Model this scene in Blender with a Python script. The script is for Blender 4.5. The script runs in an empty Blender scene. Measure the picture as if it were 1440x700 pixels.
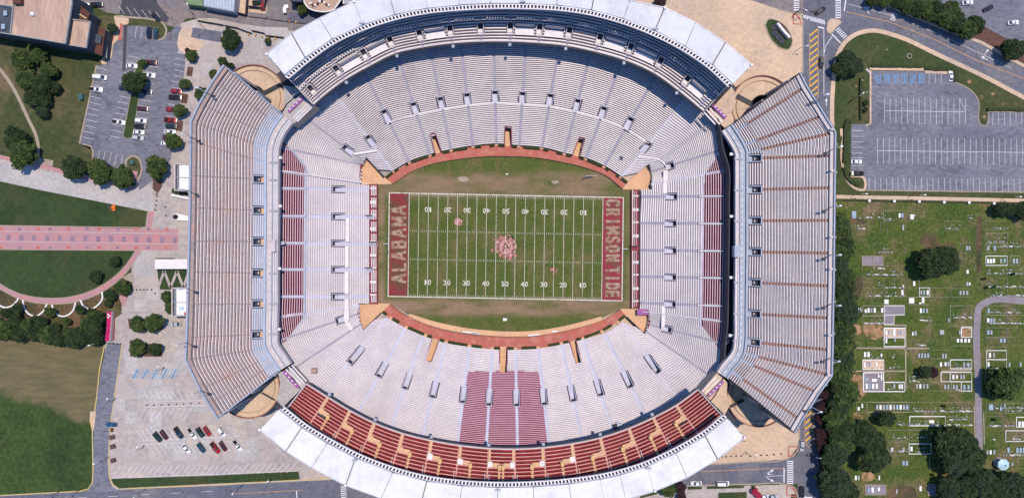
import bpy, math, random
from mathutils import Vector
R = math.radians
scene = bpy.context.scene
random.seed(7)
# ---------------------------------------------------------------- camera, sky, sun, exposure
CAMH = 320.0
cd = bpy.data.cameras.new('camera'); cam = bpy.data.objects.new('camera', cd)
scene.collection.objects.link(cam); scene.camera = cam
cam.location = (0, 0, CAMH); cam.rotation_euler = (0, 0, 0)
cd.sensor_width = 36; cd.lens = 24.0; cd.clip_end = 6000; cd.clip_start = 1
SUNV = Vector((0.17, 0.21, 1.0)).normalized()          # towards the sun
elev = math.asin(SUNV.z); azim = math.atan2(SUNV.x, SUNV.y)
w = bpy.data.worlds.new('World'); scene.world = w; w.use_nodes = True
nt = w.node_tree; bg = nt.nodes['Background']
sky = nt.nodes.new('ShaderNodeTexSky'); sky.sky_type = 'NISHITA'; sky.sun_disc = False
sky.sun_elevation = elev; sky.sun_rotation = azim; sky.ozone_density = 10.0; sky.air_density = 1.0; sky.dust_density = 0.0
nt.links.new(sky.outputs[0], bg.inputs[0]); bg.inputs[1].default_value = 0.145
sd = bpy.data.lights.new('sun', 'SUN'); sd.energy = 3.3; sd.angle = R(0.5); sd.color = (1.0, 0.87, 0.735)
sun = bpy.data.objects.new('sun', sd); scene.collection.objects.link(sun)
sun.rotation_euler = SUNV.to_track_quat('Z', 'Y').to_euler(); sun.location = (0, 0, 400)
vs = scene.view_settings; vs.view_transform = 'Standard'; vs.look = 'None'; vs.exposure = 0.45; vs.gamma = 1.0
vs.use_curve_mapping = False
scene.cycles.diffuse_bounces = 1; scene.cycles.max_bounces = 5
# ---------------------------------------------------------------- helpers
C = scene.collection
def P(px, py, z=0.0):
    s = (1 - z / CAMH) / 3.0
    return Vector(((px - 720) * s, (350 - py) * s, z))
def proj(x, y, z):
    k = 3.0 / (1 - z / CAMH)
    return 720 + x * k, 350 - y * k
WL = {}
def wloc(o): return WL.get(o.name, Vector((0, 0, 0))) if o else Vector((0, 0, 0))
def tag(o, label=None, cat=None, group=None, kind=None):
    if label: o['label'] = label
    if cat: o['category'] = cat
    if group: o['group'] = group
    if kind: o['kind'] = kind
    return o
def root(name, loc, label, cat, group=None, rz=0.0, kind=None):
    o = bpy.data.objects.new(name, None); o.empty_display_size = 1; C.objects.link(o)
    o.location = loc; o.rotation_euler = (0, 0, rz); WL[o.name] = Vector(loc)
    return tag(o, label, cat, group, kind)
class MB:
    def __init__(s): s.v = []; s.f = []
    def add(s, vs, fs):
        n = len(s.v); s.v += [tuple(p) for p in vs]; s.f += [tuple(i + n for i in f) for f in fs]; return s
    def quad(s, a, b, c, d): return s.add([a, b, c, d], [(0, 1, 2, 3)])
    def poly(s, pts): return s.add(pts, [tuple(range(len(pts)))])
    def prism(s, xy, z0, z1):                       # world xy list
        n = len(xy); vs = [(p[0], p[1], z0) for p in xy] + [(p[0], p[1], z1) for p in xy]
        a = sum(xy[i][0] * xy[(i + 1) % n][1] - xy[(i + 1) % n][0] * xy[i][1] for i in range(n))
        top = tuple(range(n, 2 * n)); bot = tuple(reversed(range(n)))
        if a < 0: top, bot = tuple(reversed(top)), tuple(reversed(bot))
        fs = [top, bot] + [((i, (i + 1) % n, (i + 1) % n + n, i + n) if a > 0 else (i + n, (i + 1) % n + n, (i + 1) % n, i)) for i in range(n)]
        return s.add(vs, fs)
    def pprism(s, pts, z0, z1):                     # pixel outline read at z1
        return s.prism([P(x, y, z1)[:2] for x, y in pts], z0, z1)
    def box(s, cx, cy, cz, lx, ly, lz, rz=0.0):     # centre, full sizes
        c, n = math.cos(rz), math.sin(rz); xy = []
        for a, b in ((-1, -1), (1, -1), (1, 1), (-1, 1)):
            u, v = a * lx / 2, b * ly / 2; xy.append((cx + u * c - v * n, cy + u * n + v * c))
        return s.prism(xy, cz - lz / 2, cz + lz / 2)
    def bar(s, a, b, r=0.06, r2=None, n=6):
        a = Vector(a); b = Vector(b); d = (b - a).normalized(); r2 = r if r2 is None else r2
        u = d.cross(Vector((0, 0, 1)));
        if u.length < .01: u = Vector((1, 0, 0))
        u.normalize(); w_ = d.cross(u); vs = []
        for q, rr in ((a, r), (b, r2)):
            for i in range(n):
                t = 2 * math.pi * i / n; vs.append(q + (u * math.cos(t) + w_ * math.sin(t)) * rr)
        return s.add(vs, [(i, (i + 1) % n, (i + 1) % n + n, i + n) for i in range(n)] + [tuple(reversed(range(n))), tuple(range(n, 2 * n))])
    def cyl(s, cx, cy, z0, z1, r, n=12, r2=None):
        r2 = r if r2 is None else r2
        vs = [(cx + r * math.cos(6.28318 * i / n), cy + r * math.sin(6.28318 * i / n), z0) for i in range(n)] + \
             [(cx + r2 * math.cos(6.28318 * i / n), cy + r2 * math.sin(6.28318 * i / n), z1) for i in range(n)]
        return s.add(vs, [(i, (i + 1) % n, (i + 1) % n + n, i + n) for i in range(n)] + [tuple(reversed(range(n))), tuple(range(n, 2 * n))])
    def ribbon(s, pts, wd, z, z0=None):             # world pts polyline, flat or raised strip
        L = offset(pts, wd / 2); Q = offset(pts, -wd / 2); n = len(pts)
        for i in range(n - 1):
            a, b, c, d = L[i], L[i + 1], Q[i + 1], Q[i]
            s.add([(a[0], a[1], z), (d[0], d[1], z), (c[0], c[1], z), (b[0], b[1], z)], [(0, 1, 2, 3)])
            if z0 is not None:
                s.add([(a[0], a[1], z0), (b[0], b[1], z0), (b[0], b[1], z), (a[0], a[1], z)], [(0, 3, 2, 1)])
                s.add([(d[0], d[1], z0), (c[0], c[1], z0), (c[0], c[1], z), (d[0], d[1], z)], [(0, 1, 2, 3)])
        if z0 is not None:
            for i in (0, n - 1):
                s.add([(L[i][0], L[i][1], z0), (Q[i][0], Q[i][1], z0), (Q[i][0], Q[i][1], z), (L[i][0], L[i][1], z)], [(0, 1, 2, 3)])
        return s
    def build(s, name, mat, parent=None, kind=None, label=None, smooth=False):
        o = wloc(parent); me = bpy.data.meshes.new(name)
        me.from_pydata([(p[0] - o.x, p[1] - o.y, p[2] - o.z) for p in s.v], [], s.f); me.materials.append(mat)
        if smooth: me.polygons.foreach_set('use_smooth', [True] * len(me.polygons))
        ob = bpy.data.objects.new(name, me); C.objects.link(ob); ob.parent = parent; WL[ob.name] = o
        if kind: ob['kind'] = kind
        if label: ob['label'] = label
        return ob
def offset(pts, d):
    out = []
    for i in range(len(pts)):
        a = pts[max(i - 1, 0)]; b = pts[min(i + 1, len(pts) - 1)]
        dx, dy = b[0] - a[0], b[1] - a[1]; l = math.hypot(dx, dy) or 1
        out.append((pts[i][0] - dy / l * d, pts[i][1] + dx / l * d))
    return out
def copy_tree(o, parent=None):
    c = o.copy(); C.objects.link(c); c.parent = parent
    for ch in o.children: copy_tree(ch, c)
    return c
def lerp(a, b, t): return a + (b - a) * t
def smoothpx(pts, n=6):
    V = [Vector((p[0], p[1], 0)) for p in pts]; return [(q.x, q.y) for q in hermite(V, n)]
def tangents(V):
    T = []
    for i in range(len(V)):
        if i == 0: T.append((V[1] - V[0]).normalized())
        elif i == len(V) - 1: T.append((V[-1] - V[-2]).normalized())
        else:
            a = V[i] - V[i - 1]; b = V[i + 1] - V[i]; la, lb = a.length, b.length
            T.append((a / la * lb + b / lb * la) / (la + lb))
    return T
def hpt(V, T, i, t):
    L = (V[i + 1] - V[i]).length; t2 = t * t; t3 = t2 * t
    return V[i] * (2 * t3 - 3 * t2 + 1) + T[i] * L * (t3 - 2 * t2 + t) + V[i + 1] * (-2 * t3 + 3 * t2) + T[i + 1] * L * (t3 - t2)
def hermite(V, n):
    T = tangents(V); out = []
    for i in range(len(V) - 1):
        for k in range(n): out.append(hpt(V, T, i, k / n))
    return out + [V[-1]]
def inside(x, y, poly):
    r = False; n = len(poly); j = n - 1
    for i in range(n):
        xi, yi = poly[i]; xj, yj = poly[j]
        if (yi > y) != (yj > y) and x < (xj - xi) * (y - yi) / (yj - yi) + xi: r = not r
        j = i
    return r
# ---------------------------------------------------------------- materials
def srgb(r, g, b):
    f = lambda c: (c / 255) / 12.92 if c / 255 <= .04045 else ((c / 255 + .055) / 1.055) ** 2.4
    return (f(r), f(g), f(b))
MATS = {}
def mat(name, c1, c2=None, scale=0.3, rough=0.85, detail=6, metal=0.0, fine=0.12, bump=0.0, c3=None, s3=0.03, lo=.4, hi=.6, spec=0.3, stretch=None):
    m = bpy.data.materials.new(name); m.use_nodes = True; N = m.node_tree.nodes; Lk = m.node_tree.links
    b = N['Principled BSDF']; b.inputs['Roughness'].default_value = rough; b.inputs['Metallic'].default_value = metal
    b.inputs['Specular IOR Level'].default_value = spec
    geo = N.new('ShaderNodeNewGeometry'); src = geo.outputs['Position']
    if stretch:
        mp = N.new('ShaderNodeMapping'); mp.inputs['Scale'].default_value = stretch; Lk.new(src, mp.inputs[0]); src = mp.outputs[0]
    def noise(sc, det=detail):
        n = N.new('ShaderNodeTexNoise'); n.inputs['Scale'].default_value = sc; n.inputs['Detail'].default_value = det
        n.inputs['Roughness'].default_value = .6; Lk.new(src, n.inputs['Vector']); return n.outputs[0]
    def ramp(x, a, bb):
        r = N.new('ShaderNodeMapRange'); r.inputs[1].default_value = a; r.inputs[2].default_value = bb; Lk.new(x, r.inputs[0]); return r.outputs[0]
    def mix(f, x, y, mode='MIX'):
        k = N.new('ShaderNodeMix'); k.data_type = 'RGBA'; k.blend_type = mode
        if isinstance(f, float): k.inputs[0].default_value = f
        else: Lk.new(f, k.inputs[0])
        for i, q in ((6, x), (7, y)):
            if isinstance(q, tuple): k.inputs[i].default_value = (*q, 1)
            else: Lk.new(q, k.inputs[i])
        return k.outputs[2]
    c2 = c2 or tuple(x * .8 for x in c1)
    col = mix(ramp(noise(scale), lo, hi), c1, c2)
    if c3: col = mix(ramp(noise(s3, 8), .5, .68), col, c3)
    if fine:
        v = ramp(noise(scale * 9, 4), .3, .7); mr = N.new('ShaderNodeMapRange'); mr.inputs[3].default_value = 1 - fine * 1.6; mr.inputs[4].default_value = 1 + fine
        Lk.new(v, mr.inputs[0])
        k = N.new('ShaderNodeVectorMath'); k.operation = 'SCALE'; Lk.new(col, k.inputs[0]); Lk.new(mr.outputs[0], k.inputs['Scale']); col = k.outputs[0]
    Lk.new(col, b.inputs['Base Color'])
    if bump:
        bp = N.new('ShaderNodeBump'); bp.inputs['Strength'].default_value = bump; Lk.new(noise(scale * 12, 3), bp.inputs['Height']); Lk.new(bp.outputs[0], b.inputs['Normal'])
    MATS[name] = m; return m
M = MATS
mat('grass', (.030, .052, .012), (.050, .062, .018), .06, fine=.25, c3=(.075, .068, .028), s3=.05, bump=.2)
mat('lawn_dark', (.022, .042, .011), (.030, .054, .014), .05, fine=.2, c3=(.055, .058, .020), s3=.035, bump=.2)
mat('lawn_olive', (.040, .056, .016), (.066, .066, .026), .05, fine=.22, c3=(.135, .10, .055), s3=.045, bump=.2)
mat('field_brown', (.135, .100, .052), (.098, .086, .040), .05, fine=.2, c3=(.062, .062, .022), s3=.03, bump=.2, stretch=(.35, 1.3, 1))
mat('field_green', (.028, .062, .012), (.040, .075, .014), .035, fine=.25, c3=(.018, .036, .010), s3=.03, bump=.2)
mat('cemetery_turf', (.042, .075, .009), (.074, .096, .014), .09, fine=.35, c3=(.165, .120, .065), s3=.075, bump=.2)
mat('concrete', (.375, .325, .305), (.315, .28, .275), .05, fine=.14, c3=(.42, .36, .31), s3=.03)
mat('concrete_b', (.335, .30, .295), (.38, .335, .31), .09, fine=.10)
mat('concrete_c', (.40, .345, .31), (.35, .31, .295), .09, fine=.10)
mat('concrete_tan', (.54, .395, .275), (.47, .35, .25), .06, fine=.10, c3=(.42, .33, .26), s3=.04)
mat('concrete_pale', (.41, .38, .37), (.34, .32, .315), .07, fine=.12)
mat('kerb', (.34, .28, .22), None, .3)
mat('kerb_yellow', (.50, .38, .13), (.42, .34, .22), .2)
mat('asphalt', (.125, .128, .160), (.100, .104, .138), .07, fine=.14, c3=(.165, .16, .175), s3=.05)
mat('asphalt_lot', (.158, .160, .196), (.126, .129, .162), .07, fine=.2, c3=(.180, .180, .215), s3=.05, stretch=(.6, 1.5, 1))
mat('asphalt_dark', (.045, .047, .058), (.06, .06, .07), .1, fine=.15)
mat('asphalt_warm', (.19, .165, .165), (.15, .14, .155), .05, fine=.15, c3=(.22, .17, .15), s3=.04)
mat('paint_white', (.74, .74, .76), (.55, .55, .58), 1.2, fine=.15)
mat('paint_yellow', (.72, .40, .03), (.60, .36, .06), 1.0, fine=.15)
mat('paint_orange', (.62, .30, .10), (.4, .25, .14), 1.0)
mat('paint_blue', (.11, .26, .44), (.15, .20, .29), .5, lo=.45, hi=.6)
mat('paint_red', (.42, .13, .10), None, 1.0)
mat('brick_pink', (.40, .215, .225), (.36, .20, .22), .25, fine=.15, c3=(.45, .20, .19), s3=.2)
mat('brick_dark', (.25, .17, .22), None, .4)
mat('brick_red', (.42, .115, .085), (.38, .12, .095), .3, fine=.18, c3=(.47, .20, .15), s3=.25)
mat('mulch', (.085, .042, .032), (.12, .06, .045), .5, fine=.3)
mat('soil', (.13, .08, .04), (.055, .050, .022), .12, fine=.3, c3=(.030, .042, .012), s3=.1)
mat('clay', (.40, .22, .12), (.10, .09, .03), .3, fine=.25)
mat('gravel', (.235, .21, .235), (.20, .17, .19), .25, fine=.2)
mat('bench_white', (.67, .615, .63), (.60, .55, .57), .15, .45, fine=.10, c3=(.52, .47, .485), s3=.06)
mat('tread_lower', (.22, .17, .18), (.19, .15, .16), .15, fine=.12)  # tread_south darkened; riser shade of the top side put into the colour
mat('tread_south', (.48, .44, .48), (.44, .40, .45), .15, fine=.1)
mat('aisle_grey', (.335, .32, .40), (.30, .29, .36), .2, fine=.1)
mat('aisle_pale', (.50, .50, .62), (.45, .45, .56), .2, fine=.1)
mat('aisle_steel', (.36, .40, .49), (.31, .35, .44), .2, fine=.1)
mat('maroon_tread', (.135, .030, .055), (.16, .04, .065), .2, fine=.15)
mat('crimson_tread', (.085, .010, .026), (.11, .014, .034), .2, fine=.2)
mat('maroon_bench', (.62, .36, .44), (.54, .30, .38), .2, fine=.1)
mat('seat_pink', (.74, .55, .62), (.66, .46, .54), .2, fine=.1)
mat('red_tread', (.23, .022, .028), (.18, .018, .024), .2, fine=.2, c3=(.15, .006, .014), s3=.12)
mat('salmon', (.64, .36, .30), (.54, .27, .23), .3, fine=.15)
mat('tread_west', (.33, .245, .225), (.29, .24, .24), .1, fine=.15, c3=(.37, .24, .20), s3=.12)
mat('tread_east', (.40, .345, .34), (.35, .32, .335), .12, fine=.12, c3=(.46, .36, .32), s3=.1)
mat('aisle_rust', (.33, .19, .145), (.26, .16, .14), .5, fine=.2)
mat('tread_blue', (.38, .44, .54), (.33, .39, .50), .2, fine=.1)
mat('steel_blue', (.31, .35, .42), (.27, .31, .38), .25, rough=.55, fine=.1)
mat('roof_white', (.54, .545, .575), (.58, .585, .61), .05, rough=.5, fine=.05, c3=(.47, .47, .50), s3=.12)
mat('truss', (.50, .52, .58), None, .5, rough=.5, metal=.2)
mat('dark_steel', (.018, .020, .028), (.03, .03, .04), .5, rough=.6)
mat('dark_wall_and_shade', (.035, .038, .055), (.05, .05, .065), .3, rough=.8)  # dark walls; also shade painted on the gap floor and in door openings
mat('parapet', (.52, .46, .46), (.45, .41, .42), .3, fine=.1)
mat('facade_brick', (.30, .14, .10), (.26, .12, .09), .5, fine=.15)
mat('tan_deck', (.60, .36, .205), (.54, .33, .20), .15, fine=.1)
mat('white_deck', (.70, .66, .66), (.62, .58, .59), .3, fine=.05)
mat('yellow_deck', (.60, .38, .16), (.55, .36, .18), .5)
mat('wall_red', (.19, .030, .045), (.23, .05, .06), .5)
mat('banner_purple', (.30, .10, .30), (.26, .10, .26), .6)
mat('banner_magenta', (.46, .010, .12), (.38, .010, .10), .4, rough=.7)
mat('hedge', (.020, .036, .010), (.034, .052, .012), 1.5, fine=.4)
mat('leaf', (.020, .046, .008), (.070, .098, .020), .45, lo=.45, hi=.62, fine=.35, rough=.7)
mat('leaf_dark', (.012, .028, .007), (.040, .062, .014), .45, lo=.45, hi=.64, fine=.35, rough=.75)
mat('leaf_blue', (.016, .034, .016), (.026, .050, .018), .35, fine=.35, rough=.75)
mat('leaf_maroon', (.040, .012, .018), (.022, .010, .012), .5, fine=.35, rough=.75)
mat('leaf_pink', (.50, .02, .07), (.30, .02, .05), .5, fine=.35, rough=.75)
mat('bark', (.07, .05, .035), None, 2.0)
mat('roof_tan', (.46, .32, .235), (.38, .265, .21), .06, fine=.12, c3=(.25, .16, .14), s3=.10, stretch=(1.6, .35, 1))
mat('roof_dark', (.060, .075, .100), (.05, .06, .08), .2, fine=.1)
mat('roof_brown', (.115, .045, .032), (.085, .035, .028), .3, fine=.2)
mat('roof_grey', (.33, .34, .36), None, .3)
mat('wall_dark', (.055, .065, .085), (.04, .05, .07), .2)
mat('wall_stone', (.40, .34, .28), None, .2)
mat('glass', (.02, .03, .04), (.03, .04, .06), .5, rough=.08, spec=.6, fine=0)
mat('glass_pale', (.40, .45, .52), (.34, .38, .46), .5, rough=.3, fine=.1)
mat('rubber', (.012, .012, .013), None, 1)
mat('chrome', (.55, .55, .57), None, 1, rough=.3, metal=.7)
mat('lamp_red', (.40, .02, .02), None, 1, rough=.3)
mat('stone_white', (.78, .77, .76), (.66, .65, .64), .8, fine=.12)
mat('stone_grey', (.36, .38, .40), (.27, .29, .31), .8, fine=.15)
mat('stone_blue', (.30, .40, .48), (.24, .32, .40), .8, fine=.15)
mat('metal_blue', (.36, .56, .68), (.42, .60, .70), .3, rough=.45)
mat('cabinet_green', (.05, .13, .13), None, .5)
mat('orange', (.75, .17, .03), None, 1, rough=.5)
mat('skin', (.40, .24, .17), None, 3)
mat('shirt', (.45, .45, .5), None, 3)
mat('hydrant', (.5, .06, .03), None, 1)
def bark():
    return M['bark']
# playing field: mown stripes, worn patches
def cracks(name, sc, col, wd=.02):
    m = M[name]; N = m.node_tree.nodes; Lk = m.node_tree.links; b = N['Principled BSDF']; c0 = b.inputs['Base Color'].links[0].from_socket
    geo = N.new('ShaderNodeNewGeometry'); nz = N.new('ShaderNodeTexNoise'); nz.inputs['Scale'].default_value = .25; Lk.new(geo.outputs['Position'], nz.inputs['Vector'])
    add = N.new('ShaderNodeVectorMath'); add.operation = 'MULTIPLY_ADD'; Lk.new(nz.outputs['Color'], add.inputs[0]); add.inputs[1].default_value = (6, 6, 0); Lk.new(geo.outputs['Position'], add.inputs[2])
    v = N.new('ShaderNodeTexVoronoi'); v.feature = 'DISTANCE_TO_EDGE'; v.inputs['Scale'].default_value = sc; Lk.new(add.outputs[0], v.inputs['Vector'])
    r_ = N.new('ShaderNodeMapRange'); r_.inputs[1].default_value = 0; r_.inputs[2].default_value = wd; r_.inputs[3].default_value = .55; r_.inputs[4].default_value = 0; Lk.new(v.outputs['Distance'], r_.inputs[0])
    k = N.new('ShaderNodeMix'); k.data_type = 'RGBA'; Lk.new(r_.outputs[0], k.inputs[0]); Lk.new(c0, k.inputs[6]); k.inputs[7].default_value = (*col, 1); Lk.new(k.outputs[2], b.inputs['Base Color'])
cracks('asphalt', .07, (.05, .05, .06)); cracks('asphalt_lot', .06, (.06, .06, .075)); cracks('asphalt_warm', .08, (.07, .065, .07)); cracks('concrete_tan', .10, (.30, .22, .16), .015); cracks('promenade_dummy', .1, (0, 0, 0)) if 'promenade_dummy' in M else None
def field_mat():
    m = mat('turf_field', (.060, .088, .014), (.076, .098, .018), .12, fine=.25, c3=(.125, .105, .038), s3=.09, bump=.15)
    N = m.node_tree.nodes; Lk = m.node_tree.links; b = N['Principled BSDF']
    col = b.inputs['Base Color'].links[0].from_socket
    geo = N.new('ShaderNodeNewGeometry'); sep = N.new('ShaderNodeSeparateXYZ'); Lk.new(geo.outputs['Position'], sep.inputs[0])
    def mth(op, *a):
        n = N.new('ShaderNodeMath'); n.operation = op
        for i, x in enumerate(a):
            if isinstance(x, (int, float)): n.inputs[i].default_value = x
            else: Lk.new(x, n.inputs[i])
        return n.outputs[0]
    # worn brown bands beyond both sidelines (team benches) and the end lines
    def band(axis, c, hw, soft):
        d = mth('ABSOLUTE', mth('SUBTRACT', sep.outputs[axis], c)); n = N.new('ShaderNodeMapRange')
        n.inputs[1].default_value = hw + soft; n.inputs[2].default_value = hw; Lk.new(d, n.inputs[0]); return n.outputs[0]
    nz = N.new('ShaderNodeTexNoise'); nz.inputs['Scale'].default_value = .10; nz.inputs['Detail'].default_value = 9; nz.inputs['Roughness'].default_value = .65
    mp = N.new('ShaderNodeMapping'); mp.inputs['Scale'].default_value = (.45, 1.2, 1); Lk.new(geo.outputs['Position'], mp.inputs[0]); Lk.new(mp.outputs[0], nz.inputs['Vector'])
    k1 = mth('MAXIMUM', mth('MAXIMUM', band(1, -27.3, 2.4, 3.0), mth('MULTIPLY', band(1, 30, 3.5, 4.0), .85)), mth('MAXIMUM', band(0, -61.3, .5, 2.2), mth('MULTIPLY', band(0, 54.5, .5, 2.2), .45)))
    thr = N.new('ShaderNodeMapRange'); thr.inputs[1].default_value = .34; thr.inputs[2].default_value = .58
    Lk.new(nz.outputs[0], thr.inputs[0]); f = mth('MULTIPLY', k1, thr.outputs[0])
    f = mth('MULTIPLY', f, .78)
    k = N.new('ShaderNodeMix'); k.data_type = 'RGBA'; Lk.new(f, k.inputs[0]); Lk.new(col, k.inputs[6]); k.inputs[7].default_value = (.27, .165, .12, 1)
    # vertical wear streaks along yard lines
    nz2 = N.new('ShaderNodeTexNoise'); nz2.inputs['Scale'].default_value = .16; nz2.inputs['Detail'].default_value = 8
    mp2 = N.new('ShaderNodeMapping'); mp2.inputs['Scale'].default_value = (2.2, .3, 1); Lk.new(geo.outputs['Position'], mp2.inputs[0]); Lk.new(mp2.outputs[0], nz2.inputs['Vector'])
    t2 = N.new('ShaderNodeMapRange'); t2.inputs[1].default_value = .54; t2.inputs[2].default_value = .74; t2.inputs[4].default_value = .55; Lk.new(nz2.outputs[0], t2.inputs[0])
    k2 = N.new('ShaderNodeMix'); k2.data_type = 'RGBA'; Lk.new(t2.outputs[0], k2.inputs[0]); Lk.new(k.outputs[2], k2.inputs[6]); k2.inputs[7].default_value = (.17, .105, .058, 1)
    Lk.new(k2.outputs[2], b.inputs['Base Color'])
field_mat()
def meadow_mat():
    g1 = M['field_brown']; m = mat('meadow', (.026, .054, .010), (.040, .068, .013), .06, fine=.3, c3=(.016, .034, .008), s3=.05, bump=.2)
    N = m.node_tree.nodes; Lk = m.node_tree.links; b = N['Principled BSDF']; col = b.inputs['Base Color'].links[0].from_socket
    geo = N.new('ShaderNodeNewGeometry'); sep = N.new('ShaderNodeSeparateXYZ'); Lk.new(geo.outputs['Position'], sep.inputs[0])
    nz = N.new('ShaderNodeTexNoise'); nz.inputs['Scale'].default_value = .07; nz.inputs['Detail'].default_value = 10; nz.inputs['Roughness'].default_value = .7; Lk.new(geo.outputs['Position'], nz.inputs['Vector'])
    def mth(op, *a):
        n = N.new('ShaderNodeMath'); n.operation = op
        for i, x in enumerate(a):
            if isinstance(x, (int, float)): n.inputs[i].default_value = x
            else: Lk.new(x, n.inputs[i])
        return n.outputs[0]
    # boundary line from px (0,553) to (131,592): Y = -67.7 - .30 (X + 240)
    d = mth('ADD', mth('ADD', sep.outputs[1], mth('MULTIPLY', mth('ADD', sep.outputs[0], 240), .30)), 67.5)
    d = mth('ADD', d, mth('MULTIPLY', mth('SUBTRACT', nz.outputs[0], .5), 26))
    r_ = N.new('ShaderNodeMapRange'); r_.inputs[1].default_value = -2.0; r_.inputs[2].default_value = 2.6; Lk.new(d, r_.inputs[0])
    n2 = N.new('ShaderNodeTexNoise'); n2.inputs['Scale'].default_value = .3; n2.inputs['Detail'].default_value = 12; n2.inputs['Roughness'].default_value = .72; mp = N.new('ShaderNodeMapping'); mp.inputs['Scale'].default_value = (.3, 1.3, 1); Lk.new(geo.outputs['Position'], mp.inputs[0]); Lk.new(mp.outputs[0], n2.inputs['Vector'])
    k0 = N.new('ShaderNodeMix'); k0.data_type = 'RGBA'; q_ = N.new('ShaderNodeMapRange'); q_.inputs[1].default_value = .36; q_.inputs[2].default_value = .66; Lk.new(n2.outputs[0], q_.inputs[0]); Lk.new(q_.outputs[0], k0.inputs[0]); k0.inputs[6].default_value = (.150, .115, .060, 1); k0.inputs[7].default_value = (.075, .074, .030, 1)
    k = N.new('ShaderNodeMix'); k.data_type = 'RGBA'; Lk.new(r_.outputs[0], k.inputs[0]); Lk.new(col, k.inputs[6]); Lk.new(k0.outputs[2], k.inputs[7]); Lk.new(k.outputs[2], b.inputs['Base Color'])
meadow_mat()
def worn(name, col, under, thr=(.42, .62), sc=.35):      # paint worn through to turf
    m = mat(name, col, under, sc, fine=.2, lo=thr[0], hi=thr[1], detail=9); return m
worn('endzone_west', (.21, .028, .032), (.10, .055, .030), (.38, .62), .18)
worn('endzone_east', (.25, .022, .042), (.15, .06, .045), (.38, .64), .18)
worn('letter_paint', (.36, .26, .19), (.17, .075, .05), (.42, .66), .5)
worn('logo_pink', (.40, .14, .15), (.072, .085, .018), (.46, .53), .55)
worn('logo_pale', (.50, .32, .30), (.33, .12, .11), (.44, .55), .8)
worn('line_paint', (.60, .58, .50), (.30, .27, .19), (.50, .66), .9)
# ---------------------------------------------------------------- ground sheets
def sheet(name, pts, m, z, parent=None, smooth=0):
    if smooth: pts = smoothpx(pts + [pts[0]], smooth)[:-1]
    W3 = [P(x, y, 0) for x, y in pts]; W3 = [Vector((p.x, p.y, z)) for p in W3]
    a = sum(W3[i].x * W3[(i + 1) % len(W3)].y - W3[(i + 1) % len(W3)].x * W3[i].y for i in range(len(W3)))
    if a < 0: W3.reverse()
    return MB().poly(W3).build(name, m, parent, 'structure' if parent is None else None)
def gpts(pts): return [P(x, y, 0) for x, y in pts]
def kerb(pts, m='kerb', wd=.35, h=.13, name='kerb', base=.0, parent=None):
    return MB().ribbon(gpts(pts), wd, h + base, base).build(name, M[m], parent, 'structure' if parent is None else None)
Z = lambda k: .02 + .006 * k
g = MB().quad((-2500, -2500, 0), (2500, -2500, 0), (2500, 2500, 0), (-2500, 2500, 0)).build('ground', M['grass'], None, 'structure')
plaza = sheet('plaza_west', [(-140, 190), (0, 218), (110, 244), (190, 262), (200, 238), (240, 215), (243, 110), (252, 34), (300, 20), (560, -80), (900, -80), (900, 345), (900, 760), (152, 760), (138, 700), (148, 484), (165, 440), (184, 405), (186, 352), (208, 296), (-140, 232)], M['concrete'], Z(0))
sheet('plaza_northeast', [(760, -90), (1140, -90), (1140, 0), (1128, 22), (1129, 420), (760, 420)], M['concrete_tan'], Z(1))
sheet('plaza_southeast', [(760, 425), (1130, 425), (1122, 600), (1124, 625), (1108, 646), (1060, 648), (760, 668)], M['concrete_tan'], Z(1))
# slabs of the west plaza, cast in squares
cm = [M['concrete'], M['concrete_b'], M['concrete_c'], M['concrete_pale']]
slab_me = {}
def slab_grid(parent, x0, y0, nx, ny, step, ok, skew=.0, prob=1.0, mats=cm):
    for i in range(nx):
        for j in range(ny):
            x = x0 + i * step - j * step * skew; y = y0 + j * step + i * step * skew
            if not ok(x + step / 2, y + step / 2): continue
            m = random.choice(mats)
            key = (round(step, 1), m.name)
            if key not in slab_me:
                s = step / 3 / 2 - .025
                slab_me[key] = MB().box(0, 0, .012, 2 * s, 2 * s, .02).build('concrete_slab', m, parent); o = slab_me[key]
            else:
                o = slab_me[key].copy(); C.objects.link(o); o.parent = parent
            c = P(x + step / 2, y + step / 2, 0); o.location = (c.x, c.y, Z(0)); o.rotation_euler = (0, 0, -skew)
okp = [(170, 447), (250, 447), (262, 505), (306, 590), (385, 640), (415, 648), (300, 655), (156, 661), (156, 600), (163, 560), (172, 486)]
slab_grid(plaza, 160, 440, 17, 14, 17.2, lambda x, y: inside(x, y, okp), .012)
okp2 = [(190, 350), (250, 350), (262, 440), (175, 440), (190, 395)]
slab_grid(plaza, 172, 352, 6, 5, 17.2, lambda x, y: inside(x, y, okp2), .012)
okp3 = [(262, 38), (330, 38), (420, 50), (400, 70), (340, 92), (262, 100)]
slab_grid(plaza, 250, 36, 11, 5, 17.2, lambda x, y: inside(x, y, okp3) and not (268 < x < 340 and y < 66), .02)
# west promenade (paler pour)
sheet('promenade', [(-140, 195), (0, 228), (60, 240), (180, 266), (212, 262), (216, 297), (208, 297), (60, 268), (0, 254), (-140, 230)], M['concrete_pale'], Z(1))
sheet('brick_strip', [(-140, 186), (0, 219), (52, 229), (128, 249), (188, 262), (189, 268), (120, 253), (50, 234), (0, 224), (-140, 192)], M['brick_pink'], Z(2))
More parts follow.
